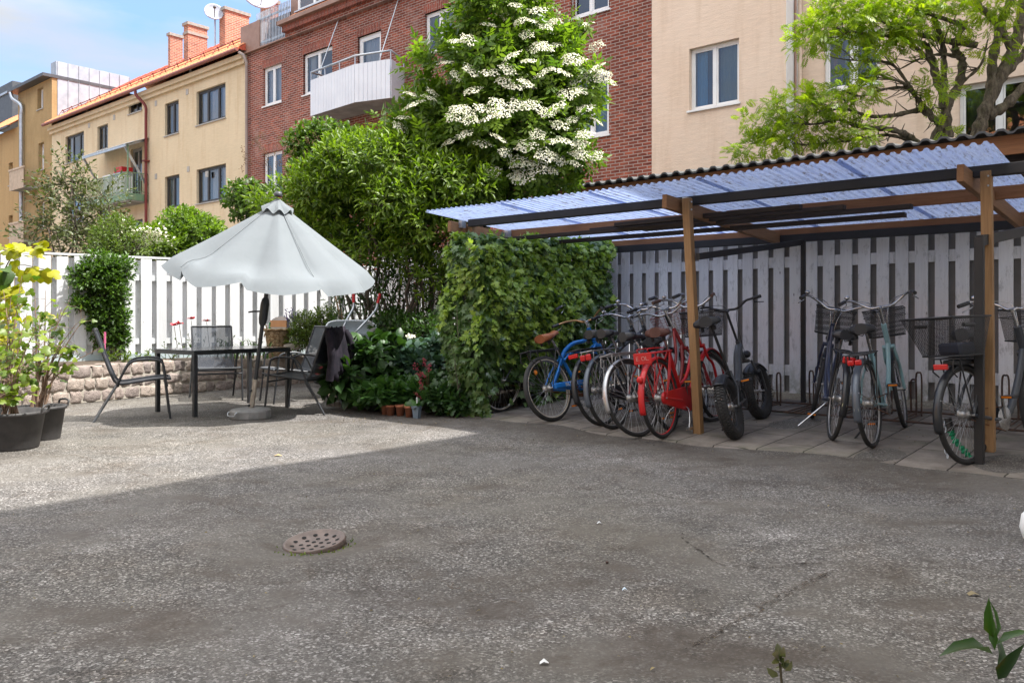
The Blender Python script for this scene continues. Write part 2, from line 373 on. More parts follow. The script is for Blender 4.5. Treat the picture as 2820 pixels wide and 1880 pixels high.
def gzat(x, y):
    i = np.searchsorted(GXS, x)-1; j = np.searchsorted(GYS, y)-1
    fx = (x-GXS[i])/(GXS[i+1]-GXS[i]); fy = (y-GYS[j])/(GYS[j+1]-GYS[j])
    return (gz[j, i]*(1-fx)+gz[j, i+1]*fx)*(1-fy)+(gz[j+1, i]*(1-fx)+gz[j+1, i+1]*fx)*fy
def crackm(name, c, lo, hi):
    t = NT(name); pos = t.co(); tr = t.n('ShaderNodeBsdfTransparent'); m = t.n('ShaderNodeMixShader'); t.put(m.inputs[0], t.ramp(t.noise(38, 5, .7, pos), [(lo, 0.), (hi, 1.)])); t.t.links.new(tr.outputs[0], m.inputs[1]); t.t.links.new(t.pbsdf(c, .95, 0, None, .1), m.inputs[2]); return t.end(m.outputs[0])
m_crack = crackm('crack_dirt', (.055, .046, .038, 1), .45, .62); m_crack2 = crackm('crack_moss', (.13, .105, .085, 1), .47, .72)
strip('crack', [(1690, 1342), (1740, 1348), (1800, 1358), (1860, 1372), (1900, 1376)], .016, m_crack)
strip('crack', [(1880, 1470), (1885, 1490), (1930, 1520), (1985, 1553), (2050, 1556), (2120, 1562), (2200, 1552), (2290, 1552)], .013, m_crack)
strip('crack', [(1900, 1780), (1960, 1748), (2060, 1690), (2150, 1640), (2230, 1600), (2330, 1560)], .04, m_crack2, .003)
strip('crack', [(1860, 1800), (1960, 1748), (2060, 1692), (2150, 1642), (2230, 1600), (2300, 1572)], .011, m_crack, .008)
strip('crack', [(1200, 1590), (1300, 1625), (1380, 1652), (1440, 1662)], .035, m_crack2)
strip('crack', [(180, 1245), (260, 1268), (340, 1288), (420, 1318)], .03, m_crack2)
strip('crack', [(570, 1382), (640, 1402), (700, 1430)], .03, m_crack2)
strip('crack', [(1240, 1362), (1330, 1366), (1420, 1352), (1470, 1340)], .03, m_crack2)
# paving of concrete slabs under the bicycle roof
t = NT('slabs'); pos = t.co(); vec = t.mapping(pos, (1, 1, 1), (0, 0, 0))
br = t.n('ShaderNodeTexBrick'); br.inputs['Scale'].default_value = 1; br.inputs['Brick Width'].default_value = .70; br.inputs['Row Height'].default_value = .35
br.inputs['Mortar Size'].default_value = .007; br.inputs['Mortar Smooth'].default_value = .3; br.offset = .5; br.inputs['Bias'].default_value = -.2
sx = t.n('ShaderNodeSeparateXYZ'); t.put(sx.inputs[0], pos); cx = t.n('ShaderNodeCombineXYZ'); t.put(cx.inputs[0], sx.outputs[1]); t.put(cx.inputs[1], sx.outputs[0])
wv = t.n('ShaderNodeVectorMath'); wv.operation = 'ADD'; nv = t.n('ShaderNodeTexNoise'); nv.inputs['Scale'].default_value = 9; t.put(nv.inputs['Vector'], pos)
ws = t.n('ShaderNodeVectorMath'); ws.operation = 'SCALE'; t.put(ws.inputs[0], nv.outputs['Color']); ws.inputs['Scale'].default_value = .012
t.put(wv.inputs[0], cx.outputs[0]); t.put(wv.inputs[1], ws.outputs[0]); t.put(br.inputs['Vector'], wv.outputs[0])
br.inputs['Color1'].default_value = (.15, .13, .112, 1); br.inputs['Color2'].default_value = (.205, .18, .157, 1); br.inputs['Mortar'].default_value = (.035, .03, .025, 1)
col = t.mix(1., br.outputs['Color'], t.ramp(t.noise(3, 6, .7, pos), [(.3, .55), (.7, 1.25)]), 'MULTIPLY')
col = t.mix(t.ramp(t.noise(2.2, 4, .6, t.mapping(pos, (1, 1, 1), (0, 0, 0), (5, 2, 0))), [(.5, 0.), (.75, .4)]), col, (.09, .10, .055))
col = t.mix(t.math('MULTIPLY', t.noise(120, 2, .5, pos), .5), col, t.mix(1., col, (1.5, 1.5, 1.5), 'MULTIPLY'))
nrm = t.bump(t.math('ADD', t.math('MULTIPLY', br.outputs['Fac'], -1.), t.math('MULTIPLY', t.noise(60, 3, .6, pos), .25)), .5, .008)
m_slab = t.end(t.pbsdf(col, .85, 0, nrm, .3))
pav = thing('paving', None, None, (0, 0, 0), ROTF)
bpy.data.objects.remove(pav)
mb = MB(); rows = []
for i in range(61):
    a = -6.1+i*(9.6/60); e = 6.28+.07*math.sin(a*2.1)+.04*math.sin(a*5+1)
    rows.append([V(a, b, .04*max(0, b-6)+.007) for b in (e, e+.04, 6.8, 7.5, 8.3, 9.3)]); rows[-1][0].z -= .03
o = mb.grid(rows).build('paving', m_slab); o.rotation_euler = (0, 0, ROTF); o['kind'] = 'structure'
# ================================================================== buildings
BF = 16.3
def brickmat(name, c1, c2, mortar, bw=.25, rh=.077, ms=.011, soldier=False, bias=0., stain=True):
    t = NT(name); pos = t.co(); sx = t.n('ShaderNodeSeparateXYZ'); t.put(sx.inputs[0], pos)
    cx = t.n('ShaderNodeCombineXYZ'); s = t.math('ADD', sx.outputs[0], sx.outputs[1])
    t.put(cx.inputs[1 if soldier else 0], s); t.put(cx.inputs[0 if soldier else 1], sx.outputs[2])
    br = t.n('ShaderNodeTexBrick'); t.put(br.inputs['Vector'], cx.outputs[0]); br.inputs['Scale'].default_value = 1
    br.inputs['Brick Width'].default_value = bw; br.inputs['Row Height'].default_value = rh; br.inputs['Mortar Size'].default_value = ms
    br.inputs['Mortar Smooth'].default_value = .2; br.inputs['Bias'].default_value = bias
    br.inputs['Color1'].default_value = (*c1, 1); br.inputs['Color2'].default_value = (*c2, 1); br.inputs['Mortar'].default_value = (*mortar, 1)
    wn = t.n('ShaderNodeTexVoronoi'); wn.inputs['Scale'].default_value = 1; t.put(wn.inputs['Vector'], t.mapping(cx.outputs[0], (4.0, 13.0, 1)))
    sc = t.n('ShaderNodeSeparateColor'); t.put(sc.inputs[0], wn.outputs['Color'])
    col = t.mix(1., br.outputs['Color'], t.ramp(sc.outputs[0], [(0, (.62, .55, .55)), (.35, (.95, .95, .95)), (.8, (1.15, 1.1, 1.05)), (1, (1.5, 1.3, 1.15))]), 'MULTIPLY')
    col = t.mix(br.outputs['Fac'], col, mortar)
    col = t.mix(1., col, t.ramp(t.noise(.55, 5, .6, pos), [(.3, .8), (.7, 1.2)]), 'MULTIPLY')
    if stain:
        col = t.mix(t.ramp(t.noise(.8, 6, .7, t.mapping(pos, (1, 1, .7), (0, 0, 0), (7, 3, 1))), [(.56, 0.), (.72, .33)]), col, (.42, .32, .28))
    nrm = t.bump(t.math('SUBTRACT', t.math('MULTIPLY', t.noise(30, 4, .6, pos), .35), br.outputs['Fac']), .6, .012)
    return t.end(t.pbsdf(col, .88, 0, nrm, .25))
m_brick = brickmat('red_brick', (.175, .046, .031), (.265, .078, .048), (.36, .275, .235))
m_sold = brickmat('soldier_brick', (.20, .05, .036), (.27, .072, .046), (.33, .22, .18), .26, .075, .010, True)
m_chim = brickmat('chimney_brick', (.33, .12, .075), (.40, .16, .10), (.50, .36, .28), .25, .077, .012, stain=False)
def stucco(name, c1, c2, streak, bump=.25, sc=.5):
    t = NT(name); pos = t.co()
    col = t.mix(t.ramp(t.noise(sc, 5, .6, pos), [(.35, 0.), (.65, 1.)]), c1, c2)
    col = t.mix(t.ramp(t.noise(1.0, 6, .7, t.mapping(pos, (3.2, 3.2, .35))), [(.50, 0.), (.72, .6)]), col, streak)
    col = t.mix(1., col, t.ramp(t.noise(9, 4, .6, t.mapping(pos, (.35, .35, 2.4))), [(.3, .93), (.7, 1.05)]), 'MULTIPLY')
    nrm = t.bump(t.math('ADD', t.noise(34, 4, .6, t.mapping(pos, (.5, .5, 1.6))), t.math('MULTIPLY', t.noise(6, 5, .7, t.mapping(pos, (.5, .5, 2.2))), 1.4)), bump, .02)
    return t.end(t.pbsdf(col, .9, 0, nrm, .2))
m_pink = stucco('pink_render', (.72, .56, .43), (.76, .605, .475), (.60, .44, .31), .3)
m_yell = stucco('ochre_render', (.62, .505, .335), (.67, .55, .375), (.49, .34, .19), .12)
m_brown = stucco('brown_render', (.33, .225, .105), (.40, .28, .14), (.24, .16, .08), .25, .8)
m_ochre = stucco('old_ochre_render', (.40, .26, .12), (.45, .30, .145), (.30, .19, .09), .2)
m_white = pm('white_paint', (.80, .80, .79), .45, 0, (.74, .74, .73), 4)
m_dkframe = pm('dark_frame', (.03, .026, .024), .45, 0, (.045, .04, .036), 5)
m_tile = pm('orange_tile', (.52, .16, .06), .75, 0, (.62, .24, .095), 9, .3, 40)
m_redtin = pm('red_tin', (.50, .085, .04), .45, 0, (.56, .11, .055), 3)
m_pipered = pm('red_pipe', (.15, .02, .017), .5, 0, (.19, .028, .022), 3)
m_copper = pm('brown_tin', (.26, .15, .105), .5, .2, (.33, .20, .15), 3)
m_pipe = pm('grey_brown_pipe', (.30, .24, .21), .5, 0, (.36, .29, .25), 4)
m_galv = pm('galvanised', (.55, .58, .61), .42, .75, (.42, .45, .48), 5)
m_silver = pm('silver_sheet', (.40, .43, .47), .5, .3, (.30, .33, .37), 2.5)
m_stonecap = pm('cap_stone', (.34, .31, .27), .9, 0, (.24, .22, .19), 8)
m_darktin = pm('dark_tin', (.05, .053, .06), .5, .1, (.075, .078, .085), 4)
m_sillgrey = pm('grey_sill', (.42, .40, .36), .6, 0, (.35, .33, .30), 4)
m_balc = pm('white_sheet', (.74, .76, .79), .5, .1, (.66, .68, .72), 1.2)
m_conc = pm('concrete', (.36, .34, .31), .9, 0, (.24, .23, .21), 2.5, .3, 40)
m_inside = pm('room_dark', (.035, .036, .04), .8, 0, (.06, .06, .062), 2)
def glassm(name, tint, f0=.07):
    t = NT(name); fr = t.n('ShaderNodeFresnel'); fr.inputs[0].default_value = 1.6
    gl = t.n('ShaderNodeBsdfGlossy'); gl.inputs['Roughness'].default_value = .03; gl.inputs[0].default_value = (.92, .96, 1, 1)
    nb = t.bump(t.noise(1.3, 2, .5), .12, .03); t.put(gl.inputs['Normal'], nb)
    tr = t.n('ShaderNodeBsdfTransparent'); tr.inputs[0].default_value = (*tint, 1); m = t.n('ShaderNodeMixShader')
    t.put(m.inputs[0], t.math('ADD', t.math('MULTIPLY', fr.outputs[0], 1.0), f0, True)); t.t.links.new(tr.outputs[0], m.inputs[1]); t.t.links.new(gl.outputs[0], m.inputs[2])
    return t.end(m.outputs[0])
m_glass = glassm('window_glass', (.82, .88, .92))
def curtm(name, c): return pm(name, c, .9, 0, tuple(x*.8 for x in c), 20, 0, 60, .1, (8, 8, .4))
m_curt = curtm('pale_curtain', (.50, .52, .54)); m_curtblue = curtm('blue_curtain', (.13, .30, .46)); m_curtgrey = curtm('green_grey_curtain', (.17, .22, .20)); m_curtdark = curtm('striped_curtain', (.20, .10, .09))
def facade(name, mat, par, a0, a1, z0, z1, ops, dep=.14, y=0., sides=8.):
    A = sorted({a0, a1, *[v for o in ops for v in o[:2]]}); Z = sorted({z0, z1, *[v for o in ops for v in o[2:4]]})
    A = [v for v in A if a0 <= v <= a1]; Z = [v for v in Z if z0 <= v <= z1]; mb = MB()
    for i in range(len(A)-1):
        for j in range(len(Z)-1):
            ca, cz = (A[i]+A[i+1])/2, (Z[j]+Z[j+1])/2
            if any(o[0] < ca < o[1] and o[2] < cz < o[3] for o in ops): continue
            mb.add([(A[i], y, Z[j]), (A[i+1], y, Z[j]), (A[i+1], y, Z[j+1]), (A[i], y, Z[j+1])], [(0, 1, 2, 3)])
    for o in ops:
        b0, b1, c0, c1 = max(o[0], a0), min(o[1], a1), max(o[2], z0), min(o[3], z1)
        mb.add([(b0, y, c0), (b0, y, c1), (b0, y+dep, c1), (b0, y+dep, c0)], [(0, 1, 2, 3)]); mb.add([(b1, y, c0), (b1, y, c1), (b1, y+dep, c1), (b1, y+dep, c0)], [(3, 2, 1, 0)])
        mb.add([(b0, y, c1), (b1, y, c1), (b1, y+dep, c1), (b0, y+dep, c1)], [(0, 1, 2, 3)]); mb.add([(b0, y, c0), (b1, y, c0), (b1, y+dep, c0), (b0, y+dep, c0)], [(3, 2, 1, 0)])
    if sides:
        s = sides
        mb.add([(a0, y, z0), (a0, y, z1), (a0, y+s, z1), (a0, y+s, z0)], [(0, 1, 2, 3)]); mb.add([(a1, y, z0), (a1, y, z1), (a1, y+s, z1), (a1, y+s, z0)], [(3, 2, 1, 0)])
        mb.add([(a0, y+s, z0), (a1, y+s, z0), (a1, y+s, z1), (a0, y+s, z1)], [(3, 2, 1, 0)]); mb.add([(a0, y, z1), (a1, y, z1), (a1, y+s, z1), (a0, y+s, z1)], [(0, 1, 2, 3)])
    return mb.build(name, mat, par)
def window(par, a0, a1, z0, z1, mat, splits=(.5,), dep=.13, y=0., fw=.06, mw=.075, sill=None, curt=None, name='window', transom=None, sill_d=.05):
    yf = y+dep-.05; mb = MB(); w = a1-a0
    mb.box(a0+.002, a0+fw, yf, yf+.06, z0+.002, z1-.002); mb.box(a1-fw, a1-.002, yf, yf+.06, z0+.002, z1-.002)
    mb.box(a0+fw, a1-fw, yf, yf+.06, z1-fw, z1-.002); mb.box(a0+fw, a1-fw, yf, yf+.06, z0+.002, z0+fw)
    for s in splits: mb.box(a0+w*s-mw/2, a0+w*s+mw/2, yf-.004, yf+.055, z0+fw, z1-fw)
    if transom: mb.box(a0+fw, a1-fw, yf-.002, yf+.05, z0+(z1-z0)*transom-.03, z0+(z1-z0)*transom+.03)
    e = [a0+fw]+[x for s in splits for x in (a0+w*s-mw/2, a0+w*s+mw/2)]+[a1-fw]
    for i in range(0, len(e), 2):                                   # sash of each light
        x0, x1 = e[i], e[i+1]; q = .035
        mb.box(x0+.004, x0+q, yf+.008, yf+.05, z0+fw, z1-fw); mb.box(x1-q, x1-.004, yf+.008, yf+.05, z0+fw, z1-fw)
        mb.box(x0+q, x1-q, yf+.008, yf+.05, z1-fw-q, z1-fw); mb.box(x0+q, x1-q, yf+.008, yf+.05, z0+fw, z0+fw+q)
    f = mb.build(name, mat, par)
    MB().add([(a0+fw, yf+.03, z0+fw), (a1-fw, yf+.03, z0+fw), (a1-fw, yf+.03, z1-fw), (a0+fw, yf+.03, z1-fw)], [(0, 1, 2, 3)]).build('pane', m_glass, f)
    MB().box(a0-.05, a1+.05, yf+.55, yf+.6, z0-.1, z1+.1).build('interior', m_inside, f)
    if sill: MB().box(a0-.04, a1+.04, y-sill_d, y+dep-.05, z0-.045, z0-.004).build('sill', sill, f)
    for c in (curt or []):
        f0, f1, cm = c[:3]; zt = c[3] if len(c) > 3 else 0.
        n = max(8, int((f1-f0)*w/.03)); P = [[], []]
        for i in range(n+1):
            x = a0+fw+(w-2*fw)*(f0+(f1-f0)*i/n); yy = yf+.13+.02*math.sin(i*1.3)+.012*math.sin(i*.7)
            P[0].append((x, yy, z0+.02+(z1-z0)*zt)); P[1].append((x, yy, z1-.02))
        MB().grid(P).build('curtain', cm, f)
    return f
def fr(px0, px1, yt, yb, b):                                        # opening from its left edge (top, bottom) and right edge
    a0, zt = FP(px0, yt, b); _, zb = FP(px0, yb, b); a1, _ = FP(px1, yt, b); return a0, a1, zb, zt
def bldg(label, b): return thing('apartment_building', label, 'building', ab(0, b), ROTF, 'apartment buildings around the courtyard')
# ---- pink building
B1 = bldg('smooth pink rendered building with white windows behind the bicycle roof', BF)
aj, _ = FP(1795, 300, BF); ac, _ = FP(2165, 300, BF); rec = .68
w1 = fr(1898, 2035, 136, 306, BF)
facade('wall', m_pink, B1, aj, ac, -.2, 16, [w1], .17, 0, rec)
window(B1, *w1, m_white, (.49,), .16, 0, .055, .06, m_white, [(0.02, .26, m_curtblue), (.55, .98, m_curtgrey)])
MB().box(ac+.001, ac+.006, .0, rec, 0, 15.9).build('painted_sun_strip', m_white, B1)  # white strip paints in the sunlight that misses this return wall
w2 = fr(2268, 2422, 100, 254, BF+rec); w3 = fr(2640, 2845, 236, 470, BF+rec)
w4 = fr(2268, 2422, -230, -80, BF+rec)
facade('wall', m_pink, B1, ac-.3, 6, -.2, 16, [w2, w3, w4], .16, rec, 8)
window(B1, *w2, m_white, (.52,), .15, rec, .06, .085, m_white, [(.03, .16, m_curtdark), (.3, .49, m_curtgrey)])
window(B1, *w3, m_white, (.56,), .15, rec, .06, .085, m_white, [(.04, .5, m_inside)]); window(B1, *w4, m_white, (.5,), .15, rec)
for i, pxp in enumerate((2183, 2203)):
    a, _ = FP(pxp, 200, BF+(.3 if i == 0 else rec-.05))
    MB().tube([(ac+.035 if i == 0 else a, .4 if i == 0 else rec-.06, 0), (ac+.035 if i == 0 else a, .4 if i == 0 else rec-.06, 15.5)], .028 if i == 0 else .045, 8).build('downpipe', m_copper if i == 0 else m_pink, B1)
# ---- red brick building
B2 = bldg('red brick building with a white balcony behind the elder', BF)
al, _ = FP(680, 200, BF)
wa = fr(725, 775, 190, 295, BF); wb = fr(835, 915, 152, 264, BF); wd = fr(985, 1049, 104, 318, BF); wc = fr(1170, 1249, 40, 152, BF)
we = fr(725, 777, 424, 545, BF); wf = fr(985, 1049, 368, 560, BF); wg = fr(835, 915, 385, 500, BF)
wh = fr(1571, 1679, -118, 55, BF); wi = fr(1579, 1677, 214, 386, BF)
az0, _ = FP(799, 100, BF); zlow = FP(736, 130, BF)[1]; zhi = FP(800, 70, BF)[1]
ops = [wa, wb, wd, wc, we, wf, wg, wh, wi]
facade('wall', m_brick, B2, al, aj-.004, -.2, zlow, ops, .13, 0, 8)
facade('wall', m_brick, B2, az0, aj-.004, zlow, 15.5 if False else zhi, ops, .13, 0, 8)
for o_, sp in ((wa, (.5,)), (we, (.5,)), (wb, (.5,)), (wg, (.5,)), (wc, (.5,)), (wh, (.5,)), (wi, (.5,))):
    cu = {wa: [(.02, .98, m_curt)], we: [(.1, .4, m_curtgrey)], wb: [(.05, .25, m_curt)], wi: [(.02, .35, m_curtgrey), (.5, .98, m_curtgrey), (.5, .98, m_curtdark, .6)]}.get(o_)
    window(B2, *o_, m_white, sp, .13, 0, .075, .07, m_white, cu)
for o_ in (wd, wf):
    d_ = window(B2, *o_, m_white, (), .13, 0, .12, .07, None, [(.05, .95, m_curt, .62)], 'balcony_door', .42)
for o_ in ops:                                                      # soldier courses over the openings, 3 mm proud
    if o_[3] < zhi-.4: MB().box(o_[0]-.06, o_[1]+.06, -.003, .05, o_[3]+.002, o_[3]+.262 if o_ is not wh else o_[3]+.26).build('lintel', m_sold, B2)
# white balcony
zb0 = FP(857, 305, 15.2)[1]; a_l = FP(866, 250, 15.15)[0]; bal = 15.15
pts_px = [(857, 16.28), (857, 15.3)]
aL = FP(857, 260, 15.25)[0]; aM = FP(978, 230, 15.1)[0]; aR = FP(1076, 230, 15.45)[0]; aE = FP(1110, 230, 16.25)[0]
ztop = FP(978, 178, 15.1)[1]; zbot = FP(978, 280, 15.1)[1]
out_ = [(aL, -.02), (aL, 15.25-BF), (aM, 15.1-BF), (aR, 15.45-BF), (aE, -.02)]
bl = MB().prism(out_, zbot+.02, zbot+.16).build('balcony', m_conc, B2)
mb = MB(); 
for i in range(len(out_)-1):
    (x0, y0), (x1, y1) = out_[i], out_[i+1]; L = math.hypot(x1-x0, y1-y0); n = max(2, int(L/.14))
    nx_, ny_ = (y1-y0)/L, -(x1-x0)/L
    for k in range(n):
        for e0, e1, off in ((k/n, (k+.94)/n, .0), ((k+.94)/n, (k+1)/n, -.02)):
            p = [(x0+(x1-x0)*e, y0+(y1-y0)*e) for e in (e0, e1)]
            q = [(x+nx_*(.02+off), y+ny_*(.02+off)) for x, y in p]
            mb.add([(q[0][0], q[0][1], zbot-.03), (q[1][0], q[1][1], zbot-.03), (q[1][0], q[1][1], ztop), (q[0][0], q[0][1], ztop)], [(0, 1, 2, 3)])
mb.build('cladding', m_balc, bl, solid=.012)
mb = MB(); rl = [(x, y, ztop+.25) for x, y in out_]
mb.tube(rl, .032, 8); 
for x, y, z in rl[1:]: mb.tube([(x, y, ztop-.3), (x, y, z)], .02, 6)
for f_ in (.33, .66): mb.tube([((rl[1][0]*(1-f_)+rl[2][0]*f_), rl[1][1]*(1-f_)+rl[2][1]*f_, ztop-.3), ((rl[1][0]*(1-f_)+rl[2][0]*f_), rl[1][1]*(1-f_)+rl[2][1]*f_, ztop+.25)], .02, 6)
mb.build('railing', m_galv, bl)
mb = MB(); x0, z0_ = FP(937, 42, BF); mb.tube([(x0, -.0, z0_), (x0-.25, -.85, ztop-.2)], .018, 6); mb.build('hanger', m_galv, bl); mb = MB(); x1, z1_ = FP(1100, -10, BF)
mb.tube([(x1, -.0, z1_), (x1+.1, -.95, ztop-.2)], .018, 6); mb.build('hanger', m_galv, bl)
MB().box(x0-.08, x0+.08, -.06, 0, z0_-.1, z0_+.12).build('bracket', m_darktin, bl)
mb = MB(); mb.tube([(aL+.45, -.75, zbot), (aL+.45, -.75, zbot-3)], .022, 6); mb.build('strut', m_pipe, bl); mb = MB(); mb.tube([(aR-.4, -.7, zbot), (aR-.4, -.7, zbot-3)], .022, 6); mb.build('strut', m_pipe, bl)
# brick building eaves, cornice, terrace
MB().box(az0-.02, aj-.004, -.32, .0, zhi-.32, zhi-.12).build('cornice', m_sold, B2)
MB().box(az0-.02, aj-.004, -.18, -.002, zhi-.48, zhi-.325).build('cornice', m_brick, B2)
MB().box(az0-.1, aj-.004, -.47, .0, zhi-.115, zhi+.02).build('gutter', m_copper, B2)
mb = MB(); mb.add([(az0, -.4, zhi+.03), (aj, -.4, zhi+.03), (aj, 4.2, zhi+3.4), (az0, 4.2, zhi+3.4)], [(0, 1, 2, 3)]); mb.add([(az0, -.4, zhi+.03), (az0, 4.2, zhi+3.4), (az0, 4.2, zhi)], [(0, 1, 2)]); mb.build('roof', m_tile, B2)
da0, dz0 = FP(822, 30, BF+.15); da1 = FP(915, 0, BF+.15)[0]
MB().box(da0-.5, da1+4, .18, 3.5, zhi+.1, zhi+2.6).build('dormer', m_copper, B2)
window(B2, da0, da1, zhi+.42, zhi+1.7, m_white, (.5,), .13, .05, .07, .07, m_galv, [(.05, .95, m_curt, .6)])
mb = MB()
mb.box(al-.25, az0-.02, -.12, .35, zlow+.0, zlow+.05); mb.build('gutter', m_copper, B2)
mb = MB(); MB().box(al-.35, al+.9, -.05, 1.2, zlow+.06, zlow+1.05).build('parapet', m_copper, B2)
ra0 = FP(708, 80, BF)[0]; ra1 = FP(797, 60, BF)[0]
MB().box(ra0+.1, ra1+.3, .45, .5, zlow+.06, zlow+1.2).build('terrace_screen', pm('navy_cloth', (.02, .024, .04), .9), B2)
mb = MB(); n = 22
for i in range(n+1):
    x = ra0+(ra1-ra0)*i/n; mb.box(x-.016, x+.016, -.02, .0, zlow+.1, zlow+1.32)
mb.box(ra0, ra1, .0, .03, zlow+1.05, zlow+1.12); mb.box(ra0, ra1, .0, .03, zlow+.2, zlow+.27); mb.build('terrace_railing', m_galv, B2)
ap_, _ = FP(683, 300, BF)
MB().tube([(ap_+.1, -.12, -.1), (ap_+.1, -.12, zlow-.35), (ap_+.1, -.25, zlow-.1), (ap_-.1, -.3, zlow+.02)], .055, 8).build('downpipe', m_pipe, B2)
a5, _ = FP(1483, 20, BF); MB().tube([(a5, -.1, 2), (a5, -.1, 14)], .06, 8).build('downpipe', m_pipe, B2)
# ---- yellow building
B3 = bldg('yellow ochre rendered building with orange tiled roof and dark window frames', BF)
ay0, _ = FP(143, 400, BF); zy = FP(690, 126, BF-.25)[1]
Wy = {'A': (541, 621, 254, 347), 'B': (454, 492, 287, 376), 'C': (354, 391, 281, 316), 'D': (268, 297, 350, 416), 'E': (180, 231, 378, 452), 'F': (541, 622, 468, 562), 'G': (454, 494, 488, 576),
      'H': (357, 393, 608, 680), 'I': (182, 231, 542, 618), 'J': (541, 622, 690, 780), 'K': (268, 297, 560, 630)}
wy = {k: fr(v[0], v[1], v[2], v[3], BF) for k, v in Wy.items()}; wdoor = fr(360, 391, 412, 540, BF)
facade('wall', m_yell, B3, ay0+.002, al-.004, -.2, zy, list(wy.values())+[wdoor], .16, 0, 8.2)
for k, o_ in wy.items():
    three = k in 'AEFIJ'
    window(B3, *o_, m_dkframe, (.33, .70) if three else (.5,), .15, 0, .07, .08, m_sillgrey, {'A': [(.04, .3, m_curt), (.35, .68, m_curt, .1), (.72, .97, m_curt)], 'F': [(.04, .2, m_curt), (.38, .6, m_curt), (.75, .97, m_curt)], 'B': [(.55, .95, m_curt)], 'G': [(.05, .3, m_curt)], 'E': [(.03, .28, m_curt)]}.get(k))
window(B3, *wdoor, pm('grey_door', (.30, .29, .27), .6), (.5,), .15, 0, .1, .08, None, None, 'balcony_door', .3)
MB().box(ay0, al-.004, -.22, .0, zy-.30, zy-.12).build('cornice', m_yell, B3); MB().box(ay0, al-.004, -.12, -.002, zy-.46, zy-.303).build('cornice', m_yell, B3)
MB().tube([(ay0-.1, -.40, zy-.02), (al, -.40, zy-.02)], .075, 8).build('gutter', pm('rust_gutter', (.22, .06, .045), .5, 0, (.28, .09, .06), 2), B3)
rise, run = 3.25, 4.3; n = int((al-ay0)/.06); rows = []
for j in range(15):
    row = []
    for i in range(n+1):
        a = ay0+(al-ay0)*i/n; y = -.42+(run+.42)*.70*j/14; z = zy+.04+rise*(y+.42)/(run+.42)
        row.append((a, y, z+.03*math.sin(a*2*math.pi/.24)+(.02 if j % 2 else 0)))
    rows.append(row)
rf = MB().grid(rows, False).build('roof', m_tile, B3)
y1 = -.42+(run+.42)*.69; z1 = zy+.1+rise*(y1+.42)/(run+.42)
mb = MB(); mb.add([(ay0, y1, z1), (al, y1, z1), (al, run, zy+rise+.12), (ay0, run, zy+rise+.12)], [(0, 1, 2, 3)]); mb.add([(ay0, run, zy+rise+.12), (al, run, zy+rise+.12), (al, 8.2, zy), (ay0, 8.2, zy)], [(0, 1, 2, 3)])
mb.add([(al, -.42, zy), (al, run, zy+rise+.12), (al, 8.2, zy)], [(0, 1, 2)])
n = 24
for i in range(n): 
    a = ay0+(al-ay0)*(i+.5)/n; mb.beam((a, y1, z1+.015), (a, run, zy+rise+.135), .02, .03)
mb.build('ridge_sheet', m_redtin, B3)
mb = MB(); yr = .35; zr = zy+.04+rise*(yr+.42)/(run+.42)+.2
mb.tube([(ay0+.3, yr, zr), (al-.3, yr, zr)], .02, 6); mb.tube([(ay0+.3, yr, zr-.1), (al-.3, yr, zr-.1)], .015, 6)
for i in range(17):
    a = ay0+.5+(al-ay0-1)*i/16; mb.beam((a, yr+.1, zr-.22), (a, yr-.02, zr+.04), .04, .025); mb.beam((a, yr-.22, zr-.3), (a, yr-.02, zr+.04), .03, .02)
mb.build('snow_guard', m_pipered, B3)
def chimney(px0, px1, px2, ytop, b0, cap=.14, lo=None):
    a0, zt = FP(px0, ytop, b0); a1, zt = FP(px1, ytop, b0); b1 = back(a1, px2)
    zb = zy+1.2
    c = MB().box(a0, a1, b0-BF, b1-BF, zb, zt).build('chimney', m_chim, B3)
    MB().box(a0-.06, a1+.06, b0-BF-.06, b1-BF+.06, zt+.002, zt+cap).build('cap', m_stonecap, c); return a0, a1, b0-BF, b1-BF, zt
c1 = chimney(463, 469, 503, 98, 19.2); c2 = chimney(506, 518, 571, 68, 19.0); c3 = chimney(604, 620, 686, 27, 18.6)
c4 = chimney(717, 745, 767, 6, 19.0)
MB().box(c2[0]-.04, c2[1]+.04, c2[2]-.04, c2[3]+.04, c2[4]-.42, c2[4]-.3).build('band', m_stonecap, B3)
ad, _ = FP(409, 400, BF)
MB().tube(smooth([(ad-.35, -.4, zy-.1), (ad-.3, -.38, zy-.3), (ad+.02, -.15, zy-.75), (ad+.02, -.12, zy-1.2)], 5)+[V(ad+.02, -.12, 0)], .062, 10).build('downpipe', m_pipered, B3)
mb = MB()
for zz in (4.2, 7.6): mb.box(ad-.09, ad+.13, -.24, .0, zz, zz+.06)
mb.build('pipe_clip', m_pipered, B3)
for (px, py) in ((525, 195), (516, 254), (430, 285), (315, 324), (240, 300), (246, 346), (519, 466), (430, 486), (570, 480)):
    a, z = FP(px, py, BF); MB().box(a-.09, a+.09, -.02, .02, z-.11, z+.11).build('vent', m_sillgrey, B3)
